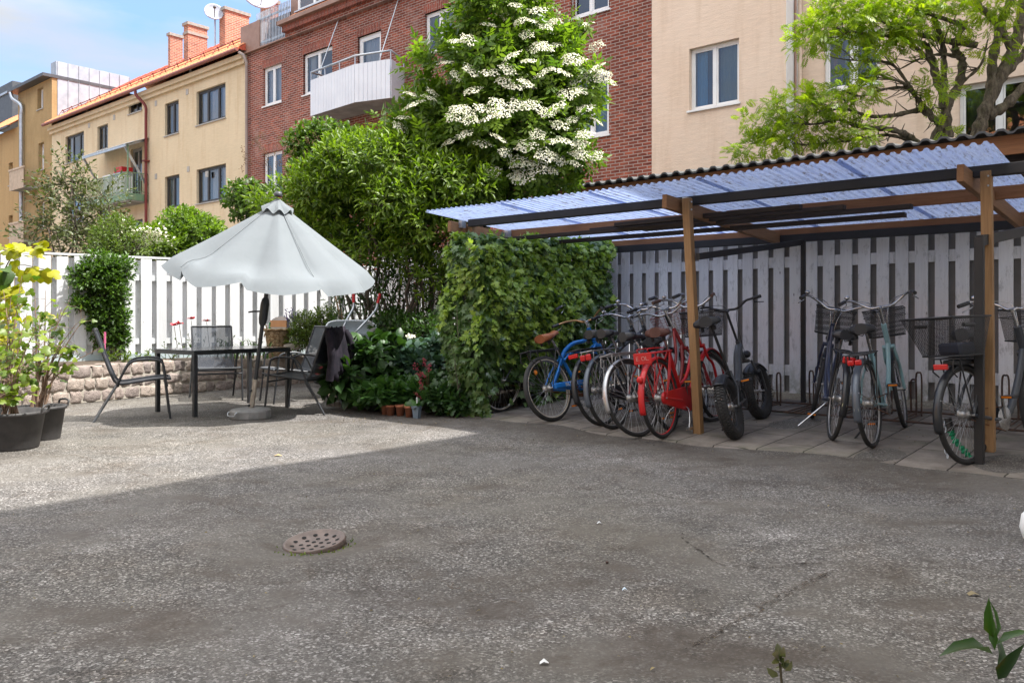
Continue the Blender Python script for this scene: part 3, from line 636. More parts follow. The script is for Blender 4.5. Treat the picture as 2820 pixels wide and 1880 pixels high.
# little green balcony with its awning
aC = FP(408, 450, BF)[0]; bC = back(aC, 352); aB = FP(236, 500, bC)[0]; zB = FP(352, 549, bC)[1]; zT = FP(352, 474, bC)[1]; yB = bC-BF
m_green = pm('green_steel', (.13, .24, .15), .5, 0, (.20, .27, .15), 4)
gb_ = MB().box(aB, aC, yB, -.002, zB, zB+.28).build('balcony', m_green, B3)
MB().box(aB+.03, aC-.03, yB+.03, -.01, zB-.05, zB-.003).build('slab', m_conc, gb_)
mb = MB()
for i in range(34):
    x = aB+(aC-aB)*i/33; mb.box(x-.01, x+.01, yB, yB+.02, zB+.28, zT)
for i in range(9):
    y = yB+(0-yB)*i/8; mb.box(aC-.02, aC, y-.01, y+.01, zB+.28, zT); mb.box(aB, aB+.02, y-.01, y+.01, zB+.28, zT)
for z in (zT, zB+.36): mb.box(aB, aC, yB-.01, yB+.025, z, z+.03); mb.box(aC-.03, aC, yB, 0, z, z+.03); mb.box(aB, aB+.03, yB, 0, z, z+.03)
mb.box(aC-.06, aC-.01, yB-.01, yB+.04, zB, zB+2.3) ; mb.build('railing', m_green, gb_)
zaw = FP(345, 397, bC-.1)[1]; zwl = FP(409, 383, BF)[1]
rows = []
for j in range(2):
    rows.append([(aB-.1+(aC-aB+.2)*i/120, (yB-.15)*(1-j), (zaw if j == 0 else zwl+.05)+.02*math.sin(i*math.pi/2)) for i in range(121)])
aw = MB().grid(rows, False).build('awning', m_galv, B3)
mb = MB(); 
for x in (aB, aC-.1): mb.beam((x, -.02, zaw-1.6), (x, yB-.1, zaw-.06), .06, .09); mb.beam((x, -.02, zwl-.02), (x, yB-.1, zaw-.06), .06, .07)
mb.beam((aB-.1, yB-.13, zaw-.07), (aC+.1, yB-.13, zaw-.07), .05, .09); mb.build('awning_bracket', m_galv, aw)
# things kept on that balcony
P = ab(aC-1.3, BF+yB+.35, zB+.28)
ch = thing('garden_chair', 'white slatted chair on the green balcony of the yellow building', 'chair', ab(aB+1.9, BF+yB+.4, zB+.28), ROTF)
mb = MB()
for i in range(7): mb.box(-.4+i*.12, -.35+i*.12, -.25, -.22, .35, .95)
mb.box(-.45, .42, -.26, -.22, .95, 1.0); mb.box(-.45, .42, -.26, -.22, .38, .44); mb.build('backrest', m_white, ch)
mb = MB(); mb.box(-.42, .4, -.2, .25, .4, .44); mb.build('seat', m_white, ch)
for sx_ in (-.43, .38): MB().box(sx_, sx_+.05, -.28, -.23, 0, 1.0).build('leg', m_white, ch)
bx = thing('storage_box', 'red topped white covered box on the green balcony', 'box', P, ROTF)
MB().box(-.5, .5, -.2, .25, 0, .85).build('body', m_white, bx, bevel=.04); MB().box(-.42, .45, -.2, .25, .86, 1.0).build('band', m_galv, bx); MB().box(-.30, .42, -.22, .26, 1.003, 1.22).build('lid', pm('bright_red', (.55, .02, .02), .5), bx)
# satellite dishes
def dish(px, py, prad, b, label, faceang, pole_y, tilt=.35):
    r = (px-CX0)/FPX; Yd = b/(r*SI+CO); c = PY(px, py, Yd); rad = prad*Yd/FPX
    o = thing('satellite_dish', label, 'satellite dish', c, 0)
    M = Matrix.Rotation(faceang, 4, 'Z') @ Matrix.Rotation(R(90)-tilt, 4, 'X')
    prof = [(rad*i/8+.001, .22*rad*(i/8)**2) for i in range(9)]
    MB().lathe(prof, 24, M).build('reflector', pm('dish_white', (.36, .37, .42), .5), o, solid=.03)
    zp = PY(px, pole_y, Yd).z-c.z
    MB().tube([(0, .12, .1), (0, .12, zp)], .035, 8).build('mast', m_galv, o)
    f = M @ V(0, 0, rad*.9); lo = M @ V(0, -rad*.8, .1)
    MB().tube([lo, f], .02, 6).build('arm', m_darktin, o); MB().ball(f, .07, 8).build('receiver', m_darktin, o)
dish(589, 36, 26, 18.3, 'round grey satellite dish on a mast between the chimneys', R(25), 125)
dish(716, -18, 52, 18.6, 'large white satellite dish cut off by the top edge above the roof', R(25), 60, .2)
# ---- brown building, higher, with silver side
B4 = bldg('tall narrow brown rendered building with a silver sheet metal side', BF)
a40 = FP(50, 400, BF)[0]; z4 = FP(140, 207, BF-.2)[1]; ztop4 = FP(147, 177, BF+.3)[1]
w41 = fr(103, 119, 246, 304, BF); w42 = fr(106, 121, 396, 470, BF); w43 = fr(107, 122, 555, 630, BF)
facade('wall', m_brown, B4, a40, ay0-.01, -.2, z4, [w41, w42, w43], .25, 0, 8)
for o_ in (w41, w42, w43): window(B4, *o_, m_white, (), .24, 0, .08, .07, m_sillgrey, [(.02, .9, m_curt)])
ys = back(ay0, 356)-BF
sd = MB(); nseg = 7
for i in range(nseg):
    y0, y1_ = .25+(ys-.25)*i/nseg, .25+(ys-.25)*(i+1)/nseg
    sd.box(ay0-.008, ay0+.02, y0+.01, y1_-.01, zy-1, ztop4); sd.box(ay0-.008, ay0+.05, y1_-.01, y1_+.01, zy-1, ztop4)
sd.build('silver_side', m_silver, B4)
MB().box(a40-.3, ay0+.05, -.45, ys, z4-.0, z4+.16).build('roof', m_darktin, B4); MB().box(ay0-.7, ay0-.01, .2, ys, z4+.17, ztop4+.02).build('roof_upstand', m_silver, B4)
ap4 = FP(67, 400, BF)[0]
MB().tube(smooth([(a40+.1, -.4, z4-.05), (a40+.3, -.35, z4-.4), (ap4, -.15, z4-.8), (ap4, -.15, z4-1.4)], 4)+[V(ap4, -.15, 0)], .10, 8).build('downpipe', m_galv, B4)
# ---- far ochre building
B5 = bldg('orange roofed ochre building at the far left edge', BF)
z5 = FP(20, 352, BF-.3)[1]; a50 = a40-14
w51 = fr(24, 35, 450, 512, BF); w52 = fr(24, 35, 594, 655, BF); w53 = fr(51, 63, 300, 360, BF)
facade('wall', m_ochre, B5, a50, a40-.004, -.2, z5, [w51, w52], .3, 0, 8)
for o_ in (w51, w52): window(B5, *o_, m_white, (), .28, 0, .09, .07, m_sillgrey, [(.02, .9, m_curt)])
n = int((a40-a50)/.08); rows = []
for j in range(13): rows.append([(a50+(a40-.2-a50)*i/n, -.4+4.6*j/12, z5+.02+3.4*j/12+.045*math.sin((a50+(a40-a50)*i/n)*2*math.pi/.3)+(.03 if j % 2 else 0)) for i in range(n+1)])
MB().grid(rows, False).build('roof', m_tile, B5); MB().box(a50, a40-.1, -.5, -.38, z5-.08, z5+.04).build('gutter', m_darktin, B5)
for yy in (474, 620):
    a0, zt = FP(27, yy, 15.6); a1 = FP(66, yy, 15.6)[0]
    b_ = MB().box(a0, a1, -.7, -.02, zt-1.0, zt-.9).build('balcony', m_conc, B5); mb = MB(); n = 16
    for i in range(n): mb.box(a0+(a1-a0)*i/n, a0+(a1-a0)*(i+.85)/n, -.73, -.705, zt-1.02, zt)
    mb.box(a0-.03, a1+.03, -.76, -.67, zt+.002, zt+.1); mb.build('cladding', pm('beige_boards', (.55, .42, .30), .7), b_)
tx, tz = FP(8, 236, 21); tx1 = FP(34, 240, 21)[0]
MB().box(tx-4, tx1, 4.7, 7.5, tz-2.6, tz).build('roof_cabin', m_darktin, B5); MB().box(tx-4, tx1+.1, 4.6, 7.6, tz-.75, tz-.6).build('roof_band', m_galv, B5)
B7 = thing('apartment_building', 'ochre building across the yard behind the camera, outside the picture', 'building', ab(0, -17), ROTF)
MB().box(-60, -4, -6, 0, -.3, 9).build('wall', m_yell, B7); MB().prism([(-7, 9.02), (.5, 9.02), (-3.2, 13)], -60, -4, Matrix(((0, 0, 1, 0), (1, 0, 0, 0), (0, 1, 0, 0), (0, 0, 0, 1)))).build('roof', m_tile, B7)
# ---- the building this photograph is taken from: it stands on the right, its shadow falls over the yard
B6 = thing('apartment_building', 'tall plain building to the right of the camera, outside the picture', 'building', (0, 0, 0), ROTF)
HB = (5.2+.75)/.489
MB().box(.75, 11, -25, 13.2, -.3, HB).build('wall', m_white, B6)
# ================================================================== fences
def boardm(name, c1, c2, per, dirtc, amt):
    t = NT(name); pos = t.co(); sx = t.n('ShaderNodeSeparateXYZ'); t.put(sx.inputs[0], pos); wn = t.n('ShaderNodeTexWhiteNoise'); wn.noise_dimensions = '1D'; t.put(wn.inputs['W'], t.math('FLOOR', t.math('DIVIDE', sx.outputs[0], per)))
    cx = t.n('ShaderNodeCombineXYZ'); t.put(cx.inputs[0], sx.outputs[0]); t.put(cx.inputs[1], t.math('MULTIPLY', wn.outputs['Value'], 40.)); t.put(cx.inputs[2], sx.outputs[2])
    g = t.noise(5, 6, .7, t.mapping(cx.outputs[0], (9, 1, .5)), .6); col = t.mix(t.ramp(g, [(.35, 0.), (.68, 1.)]), c1, c2); col = t.mix(1., col, t.ramp(wn.outputs['Value'], [(0, .86), (1, 1.06)]), 'MULTIPLY')
    sp = t.ramp(t.noise(7, 7, .75, t.mapping(cx.outputs[0], (2.2, 1, .8))), [(.54, 0.), (.68, amt)]); col = t.mix(sp, col, dirtc)
    ft = t.math('MULTIPLY', t.ramp(sx.outputs[2], [(.20, 1.), (.62, 0.)]), t.ramp(t.noise(9, 6, .7, cx.outputs[0]), [(.42, 0.), (.62, .75)]), True); col = t.mix(ft, col, (.16, .17, .085))
    kn = t.n('ShaderNodeTexVoronoi'); kn.inputs['Scale'].default_value = 1; t.put(kn.inputs['Vector'], t.mapping(cx.outputs[0], (5.2, 1, 2.2))); col = t.mix(t.ramp(kn.outputs['Distance'], [(.02, .8), (.05, 0.)]), col, (.10, .08, .06))
    return t.end(t.pbsdf(col, .7, 0, t.bump(g, .25, .006), .25))
m_fwhite = boardm('fence_white', (.67, .68, .69), (.59, .60, .605), .2205, (.42, .42, .38), .35)
m_fgrey = boardm('fence_weathered', (.80, .80, .81), (.70, .70, .705), .19, (.29, .285, .275), .6)
m_fback = pm('fence_back', (.22, .205, .19), .75, 0, (.28, .265, .25), 4)
m_algae = pm('blue_grey_board', (.36, .43, .45), .7, 0, (.42, .48, .49), 3)
F1 = thing('fence', 'weathered white board fence in the shade behind the bicycles', 'fence', ab(-2, 9.2), ROTF)
FB = 9.2; per = .19
a_end = -10.9; mb = MB(); mk = MB()
a = a_end; k = 0
while a < 3.5:
    a1 = a+.125; gate = a > -.95
    if gate: a1 = a+.183
    z0 = .21+.012*math.sin(k*2.3)+.04*max(0, -(a+3))*.2; z1 = 2.16+.006*math.sin(k*1.7)
    mb.box(a, a1, FB-.022, FB, z0, z1)
    mk.box(a+.115-.03, a+per+.022, FB+.047, FB+.069, z0+.01, z1-.01)
    a += per; k += 1
M_ = Matrix.Rotation(ROTF, 4, 'Z')
mb.build('board_panel', m_fgrey, F1, True, .003, M=M_); mk.build('back_boards', m_fback, F1, True, M=M_)
for z in (1.71, .47): MB().box(a_end, 3.5, FB+.001, FB+.046, z-.06, z+.06).build('rail', m_fgrey, F1, True, M=M_)
for a in (-9.3, -7.2, -5.2, -3.2, -1.05, 1.0): MB().box(a-.045, a+.045, FB+.07, FB+.16, 0, 2.1).build('post', m_fback, F1, True, M=M_)
for a in (-6.4, -5.2, -4.05, -3.35, -1.9, -.6): MB().box(a-.12, a+.12, FB-.04, FB+.16, -.05, .205).build('footing', m_conc, F1, True, .01, M=M_)
a_h, z_h = FP(2133, 1050, FB-.03); MB().tube([(a_h, FB-.03, z_h-.09), (a_h, FB-.045, z_h), (a_h, FB-.03, z_h+.09)], .02, 8).build('latch', m_fgrey, F1, True, M=M_)
MB().box(-9.3, 3.5, 10.0, 10.05, -.1, .55).build('dark_plinth', m_darktin, F1, True, M=M_)
# left white fence
L0 = V(-5.2, 12.3, 0); LD = V(.775, .631, 0).normalized(); LN = V(LD.y, -LD.x, 0)
def LF(s, d=0., z=0.): return L0+LD*s+LN*d+V(0, 0, z)
F2 = thing('fence', 'bright sunlit white board fence behind the stone wall and parasol', 'fence', LF(-1), math.atan2(LD.y, LD.x))
mb = MB(); mk = MB(); s = -5.0; k = 0; perL = .2205
while s < 3.9:
    w = .148+.006*math.sin(k*3.1)
    M2 = Matrix.Translation(LF(s)) @ Matrix.Rotation(math.atan2(LD.y, LD.x), 4, 'Z')
    mb.box(0, w, -.024, 0, .43, 1.925+.008*math.sin(k*1.9), M2); mk.box(w+.022, perL+.03, .05, .072, .44, 1.91, M2)
    s += perL; k += 1
mb.build('board_panel', m_fwhite, F2, True, .003); mk.build('back_boards', m_fgrey, F2, True)
for z in (1.655, .72): MB().beam(LF(-5, -.024, z), LF(3.9, -.024, z), .045, .085).build('rail', m_fwhite, F2, True)
MB().beam(LF(-5, .0, 1.955), LF(3.9, .0, 1.955), .05, .03).build('top_rail', m_fwhite, F2, True)
for s in (-4.4, -2.4, -.5, 1.5, 3.8): MB().beam(LF(s, -.12, 0), LF(s, -.12, 1.9), .09, .09).build('post', m_fwhite, F2, True)
MB().beam(LF(-5, .055, .44), LF(2.2, .055, .44), .03, .2).build('edging_board', m_algae, F2, True)
# ================================================================== raised bed
m_soil = pm('soil', (.055, .04, .028), .95, 0, (.09, .065, .045), 6, .6, 30)
wallpts = [(-7.4, 9.0), (-6.3, 9.55), (-5.62, 10.05), (-5.2, 10.75), (-4.75, 11.45), (-4.2, 12.0), (-3.55, 12.4), (-2.95, 12.85)]
wp = smooth([V(x, y, 0) for x, y in wallpts], 10)
SW = thing('stone_wall', 'low curved retaining wall of rough pinkish granite blocks', 'wall', V(-5, 10.9, 0))
t = NT('granite'); at = t.n('ShaderNodeAttribute'); at.attribute_name = 'rnd'; pos = t.co()
col = t.ramp(at.outputs['Fac'], [(0, (.21, .175, .16)), (.3, (.33, .27, .24)), (.6, (.37, .30, .255)), (1, (.44, .375, .32))])
col = t.mix(1., col, t.ramp(t.noise(14, 6, .7, pos), [(.3, .62), (.7, 1.3)]), 'MULTIPLY')
col = t.mix(t.ramp(t.noise(4, 5, .7, pos), [(.58, 0.), (.75, .5)]), col, (.16, .15, .12))
m_gran = t.end(t.pbsdf(col, .9, 0, t.bump(t.math('ADD', t.noise(22, 6, .7, pos), t.math('MULTIPLY', t.noise(80, 3, .6, pos), .4)), .9, .03), .25))
m_mortar = pm('wall_mortar', (.40, .36, .31), .95, 0, (.30, .27, .22), 8, .5, 40)
cum = [0]
for i in range(1, len(wp)): cum.append(cum[-1]+(wp[i]-wp[i-1]).length)
def wat(s):
    s = max(0, min(s, cum[-1]-1e-4)); i = np.searchsorted(cum, s, 'right')-1; f = (s-cum[i])/(cum[i+1]-cum[i]); p = wp[i].lerp(wp[i+1], f); d = (wp[i+1]-wp[i]).normalized()
    return p, d, V(d.y, -d.x, 0)
UV7 = (-1, -.90, -.5, 0, .5, .90, 1); rs = random.Random(5); SV = []; SF = []; SR = []
for row in range(3):
    s = -.1+row*.09; zr = row*.158
    while s < cum[-1]:
        w = rs.uniform(.12, .29); h = .135+rs.uniform(-.012, .02); p, d, n = wat(s+w/2); top = .97 if row < 2 else rs.uniform(.9, 1.08)
        if p.x < -3.0 or row < 3:
            m = 7; base = len(SV); tilt = rs.uniform(-.05, .05); r_ = rs.random()
            hx, hz, hy = w/2-.006, h/2*top+.003, .11
            for jj in range(m):                                     # a pillow-faced block, roughened
                for ii in range(m):
                    u = UV7[ii]; v = UV7[jj]; bul = (1-abs(u)**9)*(1-abs(v)**9)
                    nn = .006*math.sin(u*4+r_*40+v*3)+.005*math.sin(v*6+r_*90-u*4)
                    x = u*hx*(1-.04*abs(v)**3)+.008*math.sin(v*4+r_*50); z = v*hz*(1-.05*abs(u)**3)+.006*math.sin(u*4+r_*30)+u*hx*tilt
                    q = p+d*x+n*(hy*.6+.018*bul+nn+(r_-.5)*.02)+V(0, 0, zr+h/2+.004+z); SV.append(q)
            for jj in range(m-1):
                for ii in range(m-1): SF.append((base+jj*m+ii, base+jj*m+ii+1, base+(jj+1)*m+ii+1, base+(jj+1)*m+ii))
            b2 = len(SV)
            for ii in range(m):
                q = Vector(SV[base+(m-1)*m+ii])-n*(.2+.03*rs.random())+V(0, 0, rs.uniform(-.012, .004)); SV.append(q)
            for ii in range(m-1): SF.append((base+(m-1)*m+ii, base+(m-1)*m+ii+1, b2+ii+1, b2+ii))
            SR += [r_]*(m*m+m)
        s += w
st = MB().add(SV, SF, True).build('stones', None, SW, True); st.data.materials.append(m_gran)
a_ = st.data.attributes.new('rnd', 'FLOAT', 'POINT'); a_.data.foreach_set('value', SR)
P = [[], [], [], []]
for i in range(61):
    p, d, n = wat(cum[-1]*i/60)
    for k, (o_, z) in enumerate(((.065, .0), (.062, .43), (-.13, .44), (-.13, 0))): P[k].append(p+n*o_+V(0, 0, z))
MB().grid(P, False).build('mortar', m_mortar, SW, True)
# loose cap stone at the right end
cs = thing('stone_block', 'single pale rough stone resting on the right end of the stone wall', 'stone', PY(803, 952, 12.3))
bmv = MB().box(-.12, .12, -.1, .1, -.07, .05); o = bmv.build('block', m_mortar, cs, bevel=.03); o.rotation_euler = (.1, -.25, .3)
# soil between wall and fence, then the lower bed at the right
mb = MB(); L = []; U = []
for i in range(25):
    p, d, n = wat(cum[-1]*i/24); L.append((p.x-n.x*.1, p.y-n.y*.1, .43)); q = LF(-2.9+6.6*i/24, -.06); U.append((q.x, q.y, .46))
mb.grid([L, U]); o = mb.build('soil', m_soil); o['kind'] = 'structure'
bedpts = [G(905, 1116), G(960, 1121), G(1060, 1126), G(1150, 1130), G(1230, 1138), G(1310, 1146)]
Lb = smooth(bedpts, 4); mb = MB(); rows = []
for i, p in enumerate(Lb):
    f = i/(len(Lb)-1); e = LF(2.6, .02).lerp(ab(-6.2, 9.2), f); mid = p.lerp(e, .25); rows.append([(p.x, p.y, p.z-.1), (p.x, p.y, p.z+.05), (mid.x, mid.y, mid.z+.16), (p.lerp(e, .6).x, p.lerp(e, .6).y, .26), (e.x, e.y, .3)])
mb.grid(rows); o = mb.build('soil', m_soil); o['kind'] = 'structure'
BE = thing('bed_edging', 'low dark stone kerb along the shaded planting bed', 'kerb', Lb[4])
mb = MB()
for i in range(0, 7):
    mb.beam(Lb[i]+V(0, 0, .01), Lb[i].lerp(Lb[i+1], .95)+V(0, 0, .01), .09, .11)
mb.build('kerb_stones', pm('kerb', (.12, .105, .09), .9, 0, (.17, .15, .13), 8, .4, 40), BE, True, .012)
# ================================================================== bicycle roof
def woodm(name, c1, c2, ax='z'):
    t = NT(name); pos = t.co(); sc = {'x': (.6, 9, 9), 'y': (9, .6, 9), 'z': (9, 9, .6)}[ax]
    g = t.noise(5, 6, .65, t.mapping(pos, sc), 1.2)
    col = t.mix(t.ramp(g, [(.35, 0.), (.62, 1.)]), c1, c2)
    vo = t.n('ShaderNodeTexVoronoi'); vo.inputs['Scale'].default_value = 2.1; t.put(vo.inputs['Vector'], pos)
    col = t.mix(t.ramp(vo.outputs['Distance'], [(.03, .75), (.09, 0.)]), col, tuple(x*.35 for x in c1))
    return t.end(t.pbsdf(col, .7, 0, t.bump(g, .15, .004), .3))
m_wz = woodm('post_wood', (.25, .14, .062), (.32, .185, .085), 'z'); m_wy = woodm('rafter_wood', (.21, .105, .048), (.27, .14, .064), 'y'); m_wx = woodm('purlin_wood', (.22, .095, .042), (.29, .135, .06), 'x')
m_blk = pm('black_stain', (.009, .008, .008), .6, 0, (.017, .014, .014), 6, .1, 50)
m_dkwood = pm('dark_plank', (.03, .022, .02), .7, 0, (.055, .04, .034), 7, .2, 40, .3, (.6, 8, 8))
t = NT('roof_plastic'); pos = t.co()
d1 = t.ramp(t.noise(3.5, 6, .72, t.mapping(pos, (3.2, .6, 1))), [(.38, 0.), (.56, .95)]); d2 = t.ramp(t.noise(30, 5, .75, t.mapping(pos, (2.2, .3, 1))), [(.50, 0.), (.64, .9)])
dm = t.math('MULTIPLY', d1, d2, True); film = t.ramp(t.noise(5, 5, .65, t.mapping(pos, (2, .4, 1), (0, 0, 0), (4, 1, 0))), [(.4, 0.), (.7, .5)])
tl = t.n('ShaderNodeBsdfTranslucent'); t.put(tl.inputs[0], t.mix(dm, t.mix(film, (.31, .39, .63), (.41, .47, .60)), (.10, .08, .05)))
df = t.n('ShaderNodeBsdfDiffuse'); t.put(df.inputs[0], t.mix(dm, (.28, .36, .60), (.06, .05, .035)))
gl = t.n('ShaderNodeBsdfGlossy'); gl.inputs['Roughness'].default_value = .18
tr = t.n('ShaderNodeBsdfTransparent'); tr.inputs[0].default_value = (.78, .85, 1, 1)
m1 = t.n('ShaderNodeMixShader'); m1.inputs[0].default_value = .32; t.t.links.new(tl.outputs[0], m1.inputs[1]); t.t.links.new(df.outputs[0], m1.inputs[2])
m2 = t.n('ShaderNodeMixShader'); m2.inputs[0].default_value = .10; t.t.links.new(m1.outputs[0], m2.inputs[1]); t.t.links.new(gl.outputs[0], m2.inputs[2])
m3 = t.n('ShaderNodeMixShader'); m3.inputs[0].default_value = .08; t.t.links.new(m2.outputs[0], m3.inputs[1]); t.t.links.new(tr.outputs[0], m3.inputs[2])
m_plast = t.end(m3.outputs[0])
SH = thing('bicycle_shelter', 'open wooden bicycle shelter with blue corrugated plastic roof', 'shelter', (0, 0, 0), ROTF)
SL = .062
def rz(b): return 2.252-SL*(b-6.2)                                  # underside of the roof sheets
RB0, RB1 = 6.30, 9.55
edges = [-6.62, -5.55, -4.42, -3.28, -2.14, -1.12]
for i in range(5):                                                  # five overlapping sheets
    a0, a1 = edges[i]-.06, edges[i+1]; lift = .004*(i % 2)+.002*i; n = int((a1-a0)/.00925)
    rows = []
    for b in np.linspace(RB0-.012*(i % 3), RB1, 9):
        row = []
        for k in range(n+1):
            a = a0+(a1-a0)*k/n; ph = (a/.074) % 1; tr_ = min(1, max(-1, 2.2*math.sin(ph*2*math.pi)))
            row.append((a, b, rz(b)+.012+.0105*tr_+lift+.006*math.sin(a*1.3+b*1.7)))
        rows.append(row)
    MB().grid(rows, False).build('roof_sheet', m_plast, SH)
for a, f0 in ((-6.6, 6.6), (-3.73, 6.45), (-1.368, 6.52)):
    MB().beam((a, f0, rz(f0)-.115), (a, 9.32, rz(9.32)-.115), .048, .125).build('rafter', m_wy, SH, bevel=.004)
MB().box(-6.5, -1.0, 6.80, 6.875, rz(6.84)-.095, rz(6.84)-.012).build('purlin', m_blk, SH, bevel=.006); MB().box(-6.5, -1.0, 6.876, 6.93, rz(6.84)-.055, rz(6.84)-.010).build('purlin', m_blk, SH, bevel=.005)
MB().box(-6.55, -3.76, 7.62, 7.665, rz(7.65)-.12, rz(7.65)-.013).build('purlin', m_wx, SH, bevel=.004); MB().box(-3.70, -.95, 7.62, 7.665, rz(7.65)-.12, rz(7.65)-.013).build('purlin', m_wx, SH, bevel=.004)
MB().box(-6.1, -.3, 9.0, 9.05, rz(9)-.075, rz(9)-.006).build('rear_purlin', m_wx, SH, bevel=.004); MB().box(-6.1, -.3, 8.97, 9.055, rz(9)-.16, rz(9)-.077).build('rear_beam', m_blk, SH, bevel=.005)
for a, b, z0, da in ((-6.53, 6.9, .0, 0.), (-3.52, 6.70, .02, -.12), (-1.24, 6.83, .10, -.02)):
    MB().beam((a, b, z0), (a+da, b, rz(b)-.055), .072, .072, (0, 1, 0)).build('post', m_wz, SH, bevel=.005)
# black steel frames along the rafters
MB().beam((-3.547, 6.70, .02), (-3.622, 6.70, 1.62), .03, .067, (0, 1, 0)).build('steel_post', m_blk, SH, bevel=.004); MB().beam((-3.53, 6.7, 1.63), (FP(2213, 800, 8.95)[0], 8.90, 1.90), .035, .06).build('steel_rail', m_blk, SH)
MB().box(-1.24-.062, -1.24-.002, 6.62, 6.68, .0, 1.66).build('steel_post', m_blk, SH, bevel=.004); MB().beam((-1.27, 6.65, 1.635), (-1.14, 9.0, 1.93), .045, .075).build('steel_rail', m_blk, SH)
aR_, _ = FP(2213, 800, 8.95); MB().box(aR_-.022, aR_+.022, 8.92, 8.965, .1, rz(9)-.15).build('steel_post', m_blk, SH, bevel=.004)
for a, b in ((-3.73, 6.80), (-6.6, 6.80), (-3.73, 7.64), (-6.6, 7.6)):
    MB().box(a+.025, a+.075, b-.07, b+.0, rz(b)-.11, rz(b)-.03).build('bracket', m_galv, SH)
mb = MB()
for a, b in ((-3.59, 6.66), (-1.26, 6.79)):
    for dz in (.1, .17): mb.ball((a+.018, b, rz(b)-dz), .008, 6)
mb.build('bolt', m_galv, SH)
for i, (a0, a1, b0, b1, lab) in enumerate(((-4.75, -2.75, 7.22, 7.12, 'short dark plank with a broken end, foremost of those under the shelter roof'), (-5.15, -2.42, 7.34, 7.26, 'second foremost dark plank stored under the plastic roof'),
        (-4.55, -1.92, 7.45, 7.42, 'long dark plank lying in the middle of those under the roof'), (-5.9, -2.05, 7.78, 7.72, 'rearmost long dark plank under the shelter roof'), (-6.35, -3.9, 7.25, 7.3, 'dark plank at the left under the shelter roof, beside the first rafter'))):
    o = thing('plank', lab, 'plank', ab((a0+a1)/2, (b0+b1)/2, rz(7.5)-.15), ROTF, 'dark planks stored under the shelter roof')
    zz = rz((b0+b1)/2)-.145-.012*i
    MB().beam(ab(a0, b0, zz), ab(a1, b1, zz+.01), .075, .042).build('board', m_dkwood, o, True, .004)
# ================================================================== outbuilding beyond the fence
OB = thing('outbuilding', 'low brown wooden outbuilding with dark corrugated roof behind the shelter', 'shed', (0, 0, 0), ROTF)
ao, zo = FP(1505, 525, 11.2); _, zo2 = FP(2600, 385, 11.2); bo = 11.2
zo = (zo+zo2)/2
MB().box(ao+.3, 3, bo+.25, bo+3, 0, zo-.1).build('wall', m_dkwood, OB)
MB().box(ao+.05, 3.2, bo, bo+.045, zo-.27, zo-.035).build('fascia', m_wx, OB, bevel=.004)
rows = []; n = int((3.2-ao)/.02)
for b, z in ((bo-.14, zo-.028), (bo-.14, zo+.0), (bo+3.2, zo+.30)):
    rows.append([(ao-.1+(3.3-ao)*k/n, b, z+.022*max(-1, min(1, 1.8*math.sin((ao+(3.3-ao)*k/n)*2*math.pi/.205)))) for k in range(n+1)])
MB().grid(rows, False).build('roof', pm('dark_corrugated', (.07, .073, .075), .6, 0, (.05, .052, .055), 6), OB)
mb = MB()
for i in range(7): mb.box(-.6+i*.16, -.6+i*.16+.14, bo+.22, bo+.248, 1.5, zo-.3)
mb.build('plank_wall', m_wz, OB)
# ================================================================== bike rack
m_rust = pm('rusty_steel', (.05, .036, .03), .7, .3, (.11, .06, .04), 20)
RK = thing('bike_rack', 'rusty low steel wheel rack standing along the fence', 'bike rack', ab(-2.3, 8.5, .1), ROTF)
mb = MB(); z0 = .04*2.4
for b, z in ((8.05, z0+.03), (8.75, z0+.05)): mb.tube([ab(-4.6, b, z), ab(.6, b, z+.0)], .011, 6)
mb.build('bar', m_rust, RK, True)
for px in (2113, 2204, 2222, 2488, 2503, 1865, 2050, 2330, 2420, 2745, 2790):
    a, _ = FP(px, 1000, 8.45); h = random.uniform(.36, .46); mb = MB()
    mb.tube(smooth([ab(a, 8.72, z0+.04), ab(a, 8.70, z0+h-.05), ab(a+.03, 8.68, z0+h), ab(a+.06, 8.66, z0+h-.05), ab(a+.06, 8.66, z0+.02)], 5), .009, 6)
    mb.tube([ab(a, 8.08, z0+.03), ab(a, 8.72, z0+.045)], .008, 6); mb.tube([ab(a+.06, 8.08, z0+.03), ab(a+.06, 8.66, z0+.045)], .008, 6)
    mb.build('hoop', m_rust, RK, True)
# ================================================================== manhole cover
m_iron = pm('rust_iron', (.10, .072, .06), .5, .2, (.165, .12, .10), 14, .3, 60)
MC = thing('manhole_cover', 'rusty dished round iron drain cover with holes, sunk tilted in the yard', 'manhole cover', V(mc.x, mc.y, gzat(mc.x, mc.y)+.036)); MC.rotation_euler = (R(3), R(-3.5), 0)
MC.rotation_euler = (R(5.5), R(-4.5), 0)
MB().lathe([(.001, -.02), (.06, -.0195), (.10, -.016), (.125, -.008), (.138, .001), (.146, .003), (.150, .0), (.152, -.05), (.001, -.05)], 40).build('plate', m_iron, MC)
mb = MB(); hole = lambda r_: -.0195+.0105*max(0, (r_-.06)/.065)**1.6
for rr_, nn, ph in ((.03, 4, .4), (.068, 8, 0), (.108, 12, .2)):
    for i in range(nn):
        an = 2*math.pi*i/nn+ph; c = V(rr_*math.cos(an), rr_*math.sin(an), hole(rr_)+.0016); M3 = Matrix.Translation(c) @ Matrix.Rotation(an, 4, 'Z') @ Matrix.Rotation(-.22 if rr_ > .1 else 0, 4, 'Y')
        mb.lathe([(.0001, 0), (.0112, 0)], 12, M3)
mb.build('drain_hole', pm('hole_black', (.004, .004, .004), .9), MC)
mud = thing('moss', None, None); bpy.data.objects.remove(mud)
